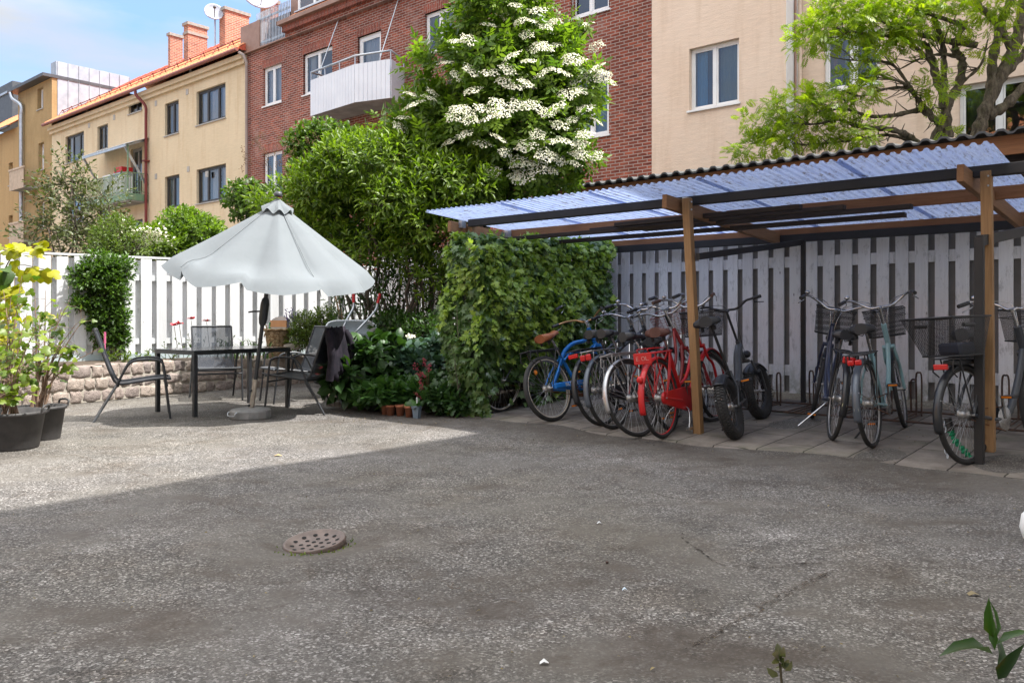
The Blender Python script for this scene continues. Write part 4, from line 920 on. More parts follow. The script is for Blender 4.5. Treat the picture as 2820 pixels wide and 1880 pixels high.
# litter on the ground
for px, py, c, lab, nm, sz in ((2498-1000, 1828, (.7, .7, .68), 'white scrap of paper at the bottom of the yard', 'paper_scrap', .014), (1650, 1442, (.62, .63, .64), 'small white paper scrap near the dark stain in mid yard', 'paper_scrap', .012), (1720, 1622, (.5, .6, .68), 'pale blue scrap right of the yard middle', 'paper_scrap', .010),
        (2680, 1638, (.22, .17, .08), 'curled dry brown leaf on the yard at right', 'dry_leaf', .022), (765, 1257, (.45, .30, .12), 'tan dry leaf in the sunlit part of the yard', 'dry_leaf', .028), (1672, 1550, (.06, .03, .02), 'dark brown pebble in the middle of the yard', 'pebble', .008)):
    g = G(px, py); o = thing(nm, lab, 'litter', V(g.x, g.y, gzat(g.x, g.y)))
    if nm == 'pebble': MB().ball((0, 0, .006), sz, 8, (1, .8, .7)).build('stone', pm('c'+lab[:9], c), o)
    else: MB().grid([[(-sz, -sz*.5, .004), (0, -sz*.6, .012), (sz, -sz*.4, .006)], [(-sz*.9, sz*.5, .006), (0, sz*.6, .016), (sz*1.1, sz*.5, .004)]]).build('sheet' if nm == 'paper_scrap' else 'blade', pm('c'+lab[:9], c), o)

# leaf litter and grit gathered along the edges of the yard
LV_ = []; LD_ = []
for i in range(900):
    u = random.random()
    if u < .35: px, py = random.uniform(900, 1320), random.uniform(1118, 1175)
    elif u < .55: px, py = random.uniform(1300, 2600), random.uniform(1130, 1250)
    elif u < .7: px, py = random.uniform(60, 800), random.uniform(1095, 1140)
    else: px, py = random.uniform(0, 2800), random.uniform(1180, 1880)
    g = G(px, py); LV_.append((g.x, g.y, gzat(g.x, g.y)+.009)); LD_.append((random.gauss(0, 1), random.gauss(0, 1), random.gauss(0, .15)))
n = len(LV_); o = leaf_mesh('leaf_litter', leafmat('litter_leaf', (.03, .02, .012), (.24, .18, .07), .1), None, LV_, LD_, np.tile([(0, 0, 1.)], (n, 1))+rng.normal(size=(n, 3))*.35, .007+.014*rng.random(n)**2, LT(.5, .15, .2)); o['kind'] = 'stuff'
# ================================================================== garden furniture
m_steel = pm('dark_tube', (.030, .032, .036), .38, .2, (.04, .043, .048), 4)
m_worn = pm('worn_tube', (.22, .24, .26), .35, .6, (.12, .13, .14), 9)
def meshcloth(name, c, al):
    t = NT(name); p = t.pbsdf(c, .55, 0, None, .3); tr = t.n('ShaderNodeBsdfTransparent'); m = t.n('ShaderNodeMixShader'); m.inputs[0].default_value = al
    t.t.links.new(tr.outputs[0], m.inputs[1]); t.t.links.new(p, m.inputs[2]); return t.end(m.outputs[0])
m_sling = meshcloth('chair_mesh', (.035, .042, .055, 1), .80)
ROUND = {}
def make_chair():
    c = thing('garden_chair', 'x', 'chair', group='dark mesh garden chairs round the table')
    W2 = .255
    # side frames: front foot, arm, rear foot in one bent tube
    for s in (-1, 1):
        y = s*(W2+.025)
        MB().tube(smooth([(.30, y, .0), (.265, y, .30), (.235, y, .56), (.20, y, .615), (.12, y, .635), (-.02, y, .63), (-.09, y, .60), (-.14, y, .53), (-.215, y, .37)], 4), .0125, 8).build('armrest', m_steel, c)
        MB().tube([(-.215, y, .37), (-.43, y, .0)], .0125, 8).build('leg', m_worn if s < 0 else m_steel, c)
    prof = smooth([(.30, .425), (.20, .425), (.0, .40), (-.16, .375), (-.225, .395), (-.265, .47), (-.33, .66), (-.385, .83), (-.425, .95)], 4) if False else [tuple(p)[:2] for p in smooth([V(.30, .425, 0), V(.20, .43, 0), V(.0, .405, 0), V(-.16, .385, 0), V(-.225, .405, 0), V(-.265, .48, 0), V(-.33, .66, 0), V(-.385, .83, 0), V(-.43, .955, 0)], 4)]
    P = [[(x, -W2+2*W2*j/8, z-.012*(1-(j/4-1)**2)) for j in range(9)] for x, z in prof]
    sp = 18
    MB().grid(P[:sp+1]).build('seat', m_sling, c); MB().grid(P[sp:]).build('backrest', m_sling, c)
    mb = MB()
    for s in (-1, 1): mb.tube([(x, s*W2, z) for x, z in prof], .012, 8)
    x, z = prof[0]; mb.tube([(x, -W2, z), (x, W2, z)], .012, 8); x, z = prof[-1]; mb.tube([(x, -W2, z), (x, W2, z)], .012, 8); mb.build('rail', m_steel, c)
    mb = MB(); mb.tube([(.27, -W2-.02, .355), (.27, W2+.02, .355)], .011, 8); mb.tube([(-.2, -W2-.02, .37), (-.2, W2+.02, .37)], .011, 8); mb.build('crossbar', m_steel, c)
    return c
ch0 = make_chair()
for i, (x, y, ang, lab) in enumerate(((-4.02, 8.82, R(24), 'dark mesh garden chair at the left end of the table, seen from its side'), (-3.88, 10.72, R(-62), 'dark mesh garden chair behind the table near the red roses, facing the camera'),
        (-2.86, 10.52, R(214), 'dark mesh garden chair at the far right, its back before the shrubs'), (-2.44, 9.42, R(168), 'dark garden chair at the right end of the table with a black jacket on it'))):
    c = ch0 if i == 0 else copy_tree(ch0)
    c.location = (x, y, gzat(x, y)); c.rotation_euler = (0, 0, ang); c['label'] = lab
    if i == 3: CH4 = c
bpy.context.view_layer.update()
# jacket hung over the fourth chair
m_jack = pm('black_cloth', (.012, .011, .016), .8, 0, (.03, .024, .034), 7, .3, 60, .2)
jk = thing('jacket', 'black jacket hung over the back of the right garden chair', 'jacket', CH4.location, R(168))
rows = []
for j in range(15):
    v = j/14; row = []
    for i in range(13):
        u = -1+2*i/12; w = .20+.05*v
        if v < .42: f = v/.42; x = -.29-.125*f; z = .56+.39*f; x += .022
        else: f = (v-.42)/.58; x = -.455-.05*math.sin(f*1.6)+.02*math.sin(u*5+f*3)*f; z = .975-.55*f-.06*f*abs(math.sin(u*3.3))
        if v < .42 and abs(u) > .7: z -= .05*f
        row.append((x+.012*math.sin(u*9+v*6), u*w+.02*math.sin(v*7+u), z+.01*math.sin(u*11)))
    rows.append(row)
MB().grid(rows).build('body', m_jack, jk, solid=.02)
for s, k in ((1, 0), (-1, 1)):
    MB().tube(smooth([(-.45, s*.22, .93), (-.50, s*.27, .78), (-.50, s*.26, .58), (-.47+.03*k, s*.24, .38+.05*k)], 5), [.04, .045, .05, .05, .05, .045, .045, .045, .045, .04, .04, .04, .045, .045, .045, .045], 10).build('sleeve', m_jack, jk)
# table
tx, ty = -3.43, 8.83; tl = V(.62, .785, 0).normalized(); tw = V(-tl.y, tl.x, 0); TL, TW, TZ = 1.22, .80, .715
TB = thing('garden_table', 'black rectangular garden table with a shiny glass top', 'table', V(tx, ty, 0)+tl*TL/2+tw*TW/2, math.atan2(tl.y, tl.x))
t = NT('black_glass'); m_tg = t.end(t.pbsdf(t.mix(t.ramp(t.noise(60, 4, .7), [(.55, 0.), (.8, 1.)]), (.018, .019, .021), (.06, .06, .06)), .14, 0, None, .6))
MB().box(-TL/2-.02, TL/2+.02, -TW/2-.02, TW/2+.02, TZ-.004, TZ+.004).build('table_top', m_tg, TB, bevel=.002)
mb = MB(); e = .003
mb.box(-TL/2-.015, TL/2+.015, -TW/2-.015, -TW/2+.025, TZ-.045, TZ-.006); mb.box(-TL/2-.015, TL/2+.015, TW/2-.025, TW/2+.015, TZ-.045, TZ-.006)
mb.box(-TL/2-.015, -TL/2+.025, -TW/2+.026, TW/2-.026, TZ-.045, TZ-.006); mb.box(TL/2-.025, TL/2+.015, -TW/2+.026, TW/2-.026, TZ-.045, TZ-.006); mb.build('apron', m_steel, TB)
for sx_ in (-1, 1):
    for sy in (-1, 1): MB().box(sx_*(TL/2-.01)-.022, sx_*(TL/2-.01)+.022, sy*(TW/2-.01)-.022, sy*(TW/2-.01)+.022, gzat(tx, ty), TZ-.047).build('leg', m_steel, TB, bevel=.004)
# parasol
m_canv = None
t = NT('parasol_cloth'); pos = t.co()
cl = t.mix(t.ramp(t.noise(3, 5, .6, pos), [(.45, 0.), (.75, .6)]), (.235, .258, .272), (.20, .222, .235)); cl = t.mix(t.ramp(t.noise(14, 6, .75, pos), [(.62, 0.), (.80, .22)]), cl, (.22, .23, .22))
p = t.pbsdf(cl, .85, 0, t.bump(t.noise(9, 4, .6, pos, .8), .12, .02), .15); tl_ = t.n('ShaderNodeBsdfTranslucent'); t.put(tl_.inputs[0], (.10, .115, .12, 1))
m = t.n('ShaderNodeMixShader'); m.inputs[0].default_value = .25; t.t.links.new(p, m.inputs[1]); t.t.links.new(tl_.outputs[0], m.inputs[2]); m_canv = t.end(m.outputs[0])
PB = G(690, 1150); base = V(PB.x, PB.y, gzat(PB.x, PB.y))
PS = thing('parasol', 'large open pale grey parasol leaning over the black table', 'parasol', base)
hub = PY(765, 556, base.y-.02); ax = (hub-base).normalized()
Cn = V(.13, -.22, 1).normalized(); xa = V(1, 0, -.13).normalized(); ya = Cn.cross(xa).normalized(); xa = ya.cross(Cn)
NR, RAD, DROP = 8, 1.125, .74
PLIFT = (.08, .06, .08, .07, .10, .21, .18, .06); PSAG = (1, .7, 1.1, .8, 1.2, .9, 1.3, .8)
def canopy(u, ang):                                                 # u 0 (hub) .. 1 (rim)
    k = ang/(2*math.pi)*NR-.5; f = abs((k-math.floor(k))-.5)*2          # 1 on a rib, 0 half way
    sag = (1-f)**1.15; pi_ = int((ang/(2*math.pi)*NR) % NR)
    r = RAD*u*(1-.10*sag*u); d = DROP*u*(1.0+.06*(1-u))
    if u > .9: d += .085*((u-.9)/.1)*(1-.5*f)
    d += PSAG[pi_]*sag*.13*u*(1-.35*u)-PLIFT[pi_]*sag*(max(0, u-.66)/.34)**1.5+.02*math.sin(ang*3+1)*u*u
    return hub+xa*r*math.cos(ang)+ya*r*math.sin(ang)-Cn*d
NA = 96; rows = []
for j in range(1, 22):
    u = .05+.95*(j-1)/20; rows.append([canopy(u, 2*math.pi*i/NA+.26) for i in range(NA+1)])
cn = MB().grid(rows).build('canopy', m_canv, PS, True)
rows = []
for j in range(7):
    u = .01+.14*j/6; rows.append([canopy(u, 2*math.pi*i/NA+.26)+Cn*(.045-.02*u+(.016*math.sin(i*2*math.pi*8/NA) if j > 3 else 0)*(j-3)/3) for i in range(NA+1)])
MB().grid(rows).build('vent_cap', m_canv, PS, True)
MB().lathe([(.001, .05), (.035, .045), (.045, .02), (.04, 0)], 16, Matrix.Translation(hub+Cn*.06)).build('finial', m_darktin, PS, True)
for i in range(NR):
    an = 2*math.pi*(i+.0)/NR+.0
    an = 2*math.pi*i/NR
    MB().tube([canopy(u, an)-Cn*.06 for u in (.06, .15, .3, .45, .6, .75, .9)], .007, 6).build('rib', m_steel, PS, True)
for i in range(NR): MB().tube([canopy(.05+.95*k/14, 2*math.pi*i/NR)+Cn*.002 for k in range(15)], .0045, 5).build('seam', pm('seam_grey', (.20, .22, .23), .9), PS, True)
low = hub-ax*.55
for i in range(NR): MB().tube([low, canopy(.52, 2*math.pi*i/NR)-Cn*.065], .006, 6).build('strut', m_steel, PS, True)
m_alu = pm('worn_aluminium', (.45, .40, .34), .4, .6, (.30, .26, .22), 12)
MB().tube([base+V(0, 0, .03), base+ax*.42], .026, 12).build('lower_pole', m_alu, PS, True); MB().tube([base+ax*.40, hub-ax*.02], .0215, 12).build('pole', m_steel, PS, True)
ck = base+ax*1.155
MB().lathe([(.02, -.16), (.038, -.13), (.046, -.08), (.046, .08), (.036, .13), (.022, .15)], 16, Matrix.Translation(ck) @ ax.to_track_quat('Z', 'Y').to_matrix().to_4x4()).build('crank_housing', m_steel, PS, True)
MB().tube([ck, ck+V(-.09, -.02, .0), ck+V(-.14, -.02, -.005), ck+V(-.16, -.025, -.01)], .009, 8).build('crank_handle', m_steel, PS, True)
for f in (.14, .30): MB().ball(base+ax*f+V(-.028, -.02, 0), .016, 8).build('clamp_screw', m_steel, PS, True)
PBs = thing('umbrella_stand', 'round grey parasol foot with a carrying handle on the ground', 'umbrella stand', base)
m_gbase = pm('grey_plastic', (.16, .16, .155), .55, 0, (.26, .25, .24), 9, .2, 30)
mb = MB(); mb.lathe([(.001, .115), (.12, .112), (.19, .102), (.212, .092), (.217, .08), (.217, .012), (.21, .0)], 14, sm=False); mb.build('body', m_gbase, PBs, bevel=.006)
mb = MB(); hd = V(-.6, -.8, 0).normalized(); sd_ = V(.8, -.6, 0)
mb.tube(smooth([hd*.215+sd_*.07+V(0, 0, .085), hd*.235+sd_*.065+V(0, 0, .07), hd*.24+sd_*.05+V(0, 0, .045), hd*.24-sd_*.05+V(0, 0, .045), hd*.235-sd_*.065+V(0, 0, .07), hd*.215-sd_*.07+V(0, 0, .085)], 3), .006, 6); mb.build('handle', m_galv, PBs)
# wicker basket with its things, standing on the raised bed
bx_, by_ = (765-CX0)/FPX*12.35, 12.35
t = NT('wicker'); pos = t.co(); cx = t.mapping(pos, (1, 1, 1)); wvt = t.n('ShaderNodeTexWave'); wvt.bands_direction = 'Z'; wvt.inputs['Scale'].default_value = 14; wvt.inputs['Distortion'].default_value = 5; wvt.inputs['Detail'].default_value = 2; wvt.inputs['Detail Scale'].default_value = 3
t.put(wvt.inputs['Vector'], pos)
col = t.mix(wvt.outputs['Fac'], (.10, .055, .025), (.44, .28, .14)); col = t.mix(t.ramp(t.noise(18, 4, .6, pos), [(.4, 0.), (.65, .6)]), col, (.60, .45, .28))
m_wick = t.end(t.pbsdf(col, .7, 0, t.bump(wvt.outputs['Fac'], .8, .02), .3))
BK = thing('wicker_basket', 'tall brown wicker basket on the raised bed beside the fence', 'basket', V(bx_, by_, .46))
n = 60; rows = []
for j in range(33):
    z = .42*j/32; r_ = .135+.055*z/.42; row = []
    for i in range(n+1):
        a = 2*math.pi*i/n; w_ = .007*math.sin(i*math.pi*2*15/n+(math.pi if j % 2 else 0)); row.append(((r_+w_)*math.cos(a), (r_+w_)*math.sin(a), z+(.006 if j % 2 else 0)))
    rows.append(row)
MB().grid(rows).build('body', m_wick, BK); MB().tube([(.195*math.cos(2*math.pi*i/30), .195*math.sin(2*math.pi*i/30), .425+.006*math.sin(i*2.1)) for i in range(30)], .017, 8, True).build('rim', m_wick, BK)
MB().tube(smooth([(-.17, -.09, .40), (-.20, -.12, .46), (-.19, -.11, .50), (-.15, -.13, .50), (-.12, -.16, .44), (-.15, -.16, .35), (-.17, -.12, .32)], 5), .010, 6).build('handle', m_wick, BK)
TUB = thing('plastic_tub', 'white plastic tub leaning upright inside the wicker basket', 'tub', V(bx_+.03, by_+.06, .46+.42)); M4 = Matrix.Rotation(R(78), 4, 'X')
MB().lathe([(.001, -.05), (.13, -.05), (.185, .03), (.20, .03), (.20, .035)], 28, M4).build('body', m_white, TUB, solid=.008)
BXX = thing('seed_box', 'small tan and grey box poking out of the wicker basket', 'box', V(bx_+.03, by_-.08, .46+.36)); BXX.rotation_euler = (-.15, 0, .1)
MB().box(-.12, .12, -.03, .03, 0, .1).build('body', m_sillgrey, BXX); MB().box(-.121, .121, -.032, .031, .1, .20).build('lid', pm('tan_card', (.55, .27, .12), .7), BXX)
GBo = thing('green_bottle', 'small green bottle in the left of the wicker basket', 'bottle', V(bx_-.09, by_-.1, .46+.35))
MB().lathe([(.001, 0), (.024, 0), (.024, .08), (.009, .12), (.009, .16)], 12).build('body', pm('bottle_green', (.02, .30, .07), .25), GBo); MB().lathe([(.012, .161), (.012, .185), (.001, .185)], 10).build('cap', pm('cap_green', (.01, .18, .05), .4), GBo)
# wheelbarrow tipped upright
WBc = PY(975, 925, 11.0); WBc.z = 0
WB = thing('wheelbarrow', 'galvanised wheelbarrow tipped up with red grips among the shrubs', 'wheelbarrow', WBc)
tub = []
Mw = Matrix.Translation(PY(965, 950, 11.0)) @ Matrix.Rotation(R(20), 4, 'Z') @ Matrix.Rotation(R(52), 4, 'X')
prof_ = [(0.0, .26, .14), (.05, .29, .18), (.2, .33, .25), (.215, .345, .265)]
rows = []
for z, hx, hy in prof_:
    row = []
    for i in range(33):
        a = 2*math.pi*i/32; e = .45; cx_ = math.copysign(abs(math.cos(a))**e, math.cos(a)); cy_ = math.copysign(abs(math.sin(a))**e, math.sin(a)); row.append(Mw @ V(hx*cx_, hy*cy_, z))
    rows.append(row)
mb = MB().grid(rows); mb.add([p for p in rows[0][:-1]], [tuple(range(32))]); mb.build('tray', m_galv, WB, True, solid=.006)
for i, (p0, p1, p2, p3) in enumerate((((940, 985), (945, 905), (972, 850), (974, 826)), ((968, 925), (990, 903), (1032, 857), (1042, 828)))):
    yy = 10.95+.0*i
    pts = smooth([PY(*p0, 10.8), PY(*p1, yy), PY(*p2, yy+.1), PY(*p3, yy+.12)], 6)
    MB().tube(pts, .016, 8).build('handle', m_galv, WB, True)
    d = (pts[-1]-pts[-3]).normalized(); MB().tube([pts[-1]-d*.035, pts[-1]+d*.1], .021, 8).build('grip', pm('grip_red', (.5, .015, .02), .5), WB, True)
MB().lathe([(.05, -.02), (.1, -.035), (.17, -.035), (.185, 0), (.17, .035), (.1, .035), (.05, .02)], 20, Matrix.Translation(PY(935, 1040, 10.9)) @ Matrix.Rotation(R(90), 4, 'Y')).build('wheel', m_darktin, WB, True)
# long wooden tool shafts
for i, (p0, p1, lab) in enumerate((((921, 805), (943, 900), 'long wooden tool shaft leaning on the fence, left of its pair'), ((930, 800), (946, 902), 'second wooden tool shaft leaning on the fence beside the wheelbarrow'))):
    o = thing('garden_tool', lab, 'tool', PY(940, 1000, 12.2)); p = PY(*p0, 12.75); q = PY(*p1, 12.2); MB().tube([p, q, q+(q-p)*.9], .014, 8).build('shaft', pm('shaft_wood', (.36, .21, .11), .6), o, True)
    e = q+(q-p)*.9; MB().box(-.12, .12, -.01, .01, -.12, .02, Matrix.Translation(e)).build('blade', m_darktin, o, True)
# red toy behind the chair
ty_ = thing('toy_car', 'small red and black plastic toy lying behind the right garden chair', 'toy', V(*G(905, 1062)[:2], gzat(*G(905, 1062)[:2])+.02), R(30))
mb = MB(); mb.box(-.2, .2, -.1, .1, .08, .17); mb.box(-.12, .08, -.09, .09, .17, .27); mb.build('body', pm('toy_red', (.55, .015, .02), .35), ty_, bevel=.03)
for sx_ in (-.13, .13):
    for sy in (-.11, .11): MB().lathe([(.001, -.02), (.06, -.02), (.07, 0), (.06, .02), (.001, .02)], 16, Matrix.Translation((sx_, sy, .07)) @ Matrix.Rotation(R(90), 4, 'X')).build('wheel', m_darktin, ty_)
MB().box(.202, .212, -.06, .06, .10, .15).build('bumper', m_galv, ty_)
# pink plant marker
mk_ = thing('plant_marker', 'pink plastic plant marker stick behind the left garden chair', 'marker', PY(289, 1000, 10.7))
pt = PY(289, 918, 10.7); MB().tube([PY(290, 1010, 10.7), pt], .006, 6).build('stick', pm('marker_pink', (.75, .16, .33), .5), mk_, True); MB().box(-.012, .012, -.004, .004, -.13, .02, Matrix.Translation(pt)).build('flag', pm('marker_pink'), mk_, True) if False else MB().box(-.012, .012, -.004, .004, -.13, .02, Matrix.Translation(pt)).build('flag', _mc['marker_pink'], mk_, True)
# tubs of the currant bushes
m_pot = pm('black_tub', (.035, .033, .033), .6, 0, (.06, .056, .055), 10, .15, 50)
def tub_(x, y, r0, r1, h, lab, loops=()):
    o = thing('planter_tub', lab, 'plant pot', V(x, y, gzat(x, y)))
    MB().lathe([(.001, 0), (r0*.97, 0), (r0, .012), (r1*.985, h-.03), (r1+.012, h-.028), (r1+.014, h-.004), (r1+.004, h), (r1-.012, h-.004), (r1-.02, h-.06), (.001, h-.07)], 40).build('body', m_pot, o)
    MB().lathe([(r1-.02, h-.055), (.001, h-.045)], 24).build('soil', m_soil, o)
    for a in loops: c, s = math.cos(a), math.sin(a); MB().tube(smooth([((r1+.005)*c-s*.07, (r1+.005)*s+c*.07, h-.02), ((r1+.02)*c-s*.06, (r1+.02)*s+c*.06, h+.035), ((r1+.02)*c+s*.06, (r1+.02)*s-c*.06, h+.035), ((r1+.005)*c+s*.07, (r1+.005)*s-c*.07, h-.02)], 5), .010, 6).build('handle', m_pot, o)
    return o
tub_(-4.19, 6.80, .225, .272, .31, 'front large black plastic tub with a currant bush at the left edge', (R(10), R(190)))
tub_(-4.22, 7.32, .155, .195, .30, 'smaller black tub standing behind the front one at the left edge', (R(60),))
tub_(-4.95, 7.55, .2, .24, .40, 'dark tub hidden behind the currant leaves at the left edge', (R(-60),))
# white ball and orange pot at the right edge
wb_ = G(2856, 1500); o = thing('white_pot', 'smooth white pot cut off by the right edge of the picture', 'pot', V(wb_.x+.02, wb_.y, gzat(wb_.x, wb_.y)))
MB().lathe([(.001, 0), (.045, 0), (.075, .03), (.09, .08), (.082, .14), (.06, .165), (.001, .165)], 28).build('body', m_white, o); MB().lathe([(.052, .166), (.05, .18), (.001, .18)], 20).build('rim', m_white, o)
# green wrapped chain lock
LK = thing('chain_lock', 'chain lock wrapped in bright green cloth at the foot of the right post', 'lock', V(*G(2700, 1280)[:2], .03))
m_grn = pm('green_cloth', (.008, .17, .075), .9, 0, (.015, .25, .12), 30, .5, 60)
gp = lambda px, py, dz=0.: (lambda g: V(g.x, g.y, g.z+dz))(G(px, py))
YL = G(2640, 1262).y
pth = smooth([PY(2618, 1185, YL+.05), PY(2630, 1212, YL+.03), PY(2655, 1240, YL), PY(2680, 1266, YL-.05), PY(2700, 1280, YL-.12), PY(2722, 1290, YL-.16), PY(2728, 1284, YL-.08), PY(2706, 1278, YL-.02)], 10)
MB().tube(pth, [.021+.007*math.sin(i*1.9)+.004*math.sin(i*.7) for i in range(len(pth))], 8).build('sleeve', m_grn, LK, True)
MB().tube([PY(2610, 1150, YL+.07), PY(2618, 1188, YL+.05)], .026, 10).build('lock_body', m_blk, LK, True)
mb = MB(); cp = smooth([PY(2602, 1160, YL+.08), PY(2600, 1205, YL+.05), PY(2608, 1250, YL), PY(2620, 1280, YL-.06), PY(2650, 1286, YL-.1), PY(2690, 1286, YL-.12)], 3)
for i in range(len(cp)-1):
    d = cp[i+1]-cp[i]; c = (cp[i]+cp[i+1])/2; q = d.to_track_quat('X', 'Z' if i % 2 else 'Y').to_matrix().to_4x4(); ll = d.length*.62
    mb.tube([Matrix.Translation(c) @ q @ V(ll*math.cos(a), .012*math.sin(a), 0) for a in [2*math.pi*k/10 for k in range(10)]], .0042, 5, True)
mb.build('chain', m_galv, LK, True)
# ================================================================== bicycles
m_rub = pm('tyre_rubber', (.018, .017, .017), .75, 0, (.03, .029, .028), 20, .2, 80)
m_chr = pm('chrome', (.62, .62, .63), .22, .95, (.40, .39, .38), 14)
m_alu2 = pm('rim_aluminium', (.42, .41, .40), .38, .8, (.30, .29, .28), 9)
m_wht = pm('whitewall', (.50, .44, .36), .7, 0, (.40, .34, .27), 12)
m_blackp = pm('black_plastic', (.016, .016, .018), .5, 0, (.026, .026, .028), 9)
m_lens = pm('red_lens', (.55, .012, .012), .2); m_amber = pm('amber_lens', (.75, .22, .02), .25)
m_bsad = pm('brown_leather', (.26, .085, .03), .5, 0, (.20, .06, .024), 8, .1, 60); m_dsad = pm('dark_brown_leather', (.075, .026, .02), .45, 0, (.10, .04, .03), 8)
m_blks = pm('black_saddle', (.015, .016, .02), .4, 0, (.022, .023, .028), 9)
m_rustc = pm('rusty_chain', (.20, .08, .03), .75, .3, (.12, .05, .025), 25)
m_spoke = pm('spoke_steel', (.55, .55, .56), .3, .9, (.42, .42, .43), 10)
m_bmesh = None
def wiremesh(name, c, cell=.011, wire=.30):
    t = NT(name); pos = t.co(); sx = t.n('ShaderNodeSeparateXYZ'); t.put(sx.inputs[0], pos)
    def line(s): return t.math('LESS_THAN', t.math('ABSOLUTE', t.math('SUBTRACT', t.math('FRACT', t.math('DIVIDE', s, cell)), .5)), wire/2)
    h = t.math('ADD', sx.outputs[0], sx.outputs[1]); f = t.math('MAXIMUM', line(t.math('ADD', h, sx.outputs[2])), line(t.math('SUBTRACT', h, sx.outputs[2])))
    p = t.pbsdf(c, .5); tr = t.n('ShaderNodeBsdfTransparent'); m = t.n('ShaderNodeMixShader'); t.put(m.inputs[0], f); t.t.links.new(tr.outputs[0], m.inputs[1]); t.t.links.new(p, m.inputs[2]); return t.end(m.outputs[0])
m_bmesh = wiremesh('basket_mesh', (.02, .02, .022))
def paint(name, c, r=.32): return pm(name, c, r, 0, tuple(x*.85 for x in c), 5)
def Rx(a): return Matrix.Rotation(a, 4, 'X')
def ring(mb, c, rad, tr, n=48, k=8): mb.tube([(c[0]+rad*math.cos(2*math.pi*i/n), c[1], c[2]+rad*math.sin(2*math.pi*i/n)) for i in range(n)], tr, k, True)
def wheel(par, c, Rr, tw, rimmat, M, wall=None, fat=False, spk=36, drum=False):
    mb = MB(); ring(mb, c, Rr-tw*1.75, tw*.42, 48, 6); w = mb.build('wheel', rimmat, par, M=M)
    mb = MB(); ring(mb, c, Rr-tw*.95, tw, 56, 10)
    if fat:
        for i in range(64):
            a = 2*math.pi*i/64
            for s in (-1, 0, 1):
                M3 = Matrix.Translation(c) @ Matrix.Rotation(-a+(.05 if s else 0), 4, 'Y') @ Matrix.Translation((Rr-tw*.95, 0, 0)) @ Matrix.Rotation(s*.62, 4, 'Z') @ Matrix.Translation((tw, 0, 0)); mb.box(-.004, .007, -.014, .014, -.008, .008, M3)
    mb.build('tyre', m_rub, w, M=M)
    if wall:
        mb = MB()
        for s in (-1, 1): ring(mb, (c[0], c[1]+s*tw*.62, c[2]), Rr-tw*1.5, tw*.33, 48, 5)
        mb.build('sidewall', wall, w, M=M)
    mb = MB()
    for i in range(spk):
        a = 2*math.pi*i/spk; s = 1 if i % 2 else -1; b = a+(.42 if (i//2) % 2 else -.42)
        mb.tube([(c[0]+.024*math.cos(b), c[1]+s*.026, c[2]+.024*math.sin(b)), (c[0]+(Rr-tw*1.9)*math.cos(a), c[1], c[2]+(Rr-tw*1.9)*math.sin(a))], .0012, 3)
    mb.build('spokes', m_spoke, w, M=M)
    mb = MB(); rh = .045 if drum else .024; mb.lathe([(.001, -.07), (.008, -.07), (.008, -.04), (rh, -.034), (rh*.7, -.025), (rh*.7, .025), (rh, .034), (.008, .04), (.008, .07), (.001, .07)], 14, Matrix.Translation(c) @ Rx(R(90))); mb.build('hub', m_alu2, w, M=M)
    return w
def guard(par, c, Rr, w, a0, a1, mat, M, name='mudguard', flare=.0):
    rows = []; n = 30
    for i in range(n+1):
        a = R(a0+(a1-a0)*i/n); row = []
        for j in range(7):
            y = -w+2*w*j/6; rr = Rr+.016-.014*(y/w)**2*(w/.028)+(flare*(i/n)**6)
            row.append((c[0]+rr*math.cos(a), c[1]+y, c[2]+rr*math.sin(a)))
        rows.append(row)
    return MB().grid(rows).build(name, mat, par, M=M, solid=.003)
def saddle(par, x, z, mat, wide=.105, M=None, tilt=0., post=None, L=.27, springs=True):
    T = Matrix.Translation((x, 0, z)) @ Matrix.Rotation(tilt, 4, 'Y'); rows = []
    for i in range(15):
        f = i/14; xx = -.14+L*f; hw = (wide*(1-max(0, (f-.28)/.72)**.8*.76))*(1-.55*max(0, (.14-f)/.14)**1.6); top = .045-.02*math.sin(f*math.pi)+.012*(f < .3)-.03*max(0, f-.85)/.15; row = []
        for j in range(19):
            an = 2*math.pi*j/18; cy, cz_ = math.cos(an), math.sin(an); yy = hw*math.copysign(abs(cy)**.75, cy); zz = (top if cz_ > 0 else -.034*(1-.45*f))
            row.append(T @ V(xx, yy, zz*abs(cz_)**.7*(1 if cz_ > 0 else 1)))
        rows.append(row)
    mbs = MB().grid(rows); mbs.add(rows[0][:-1], [tuple(range(18))], True); mbs.add(rows[-1][:-1], [tuple(range(18))], True); s = mbs.build('saddle', mat, par, M=M)
    mb = MB()
    for y in (-.022, .022): mb.tube([T @ V(-.11, y*2.2, -.03), T @ V(-.02, y, -.05), T @ V(.10, y*.5, -.01)], .004, 5)
    if springs:
        for y in (-.055, .055): mb.tube([T @ V(-.09+.016*math.cos(k*1.05), y+.016*math.sin(k*1.05), -.03-.0016*k) for k in range(28)], .0035, 4)
    mb.build('spring', m_blackp, s, M=M)
def grips(par, pts, mat, M, ln=3, r=.0165):
    for s in (1, -1):
        P = [V(p[0], p[1]*s, p[2]) for p in pts[-ln:]]; d = (P[-1]-P[0]).normalized()
        MB().tube(P+[P[-1]+d*.012], r, 10).build('grip', mat, par, M=M)
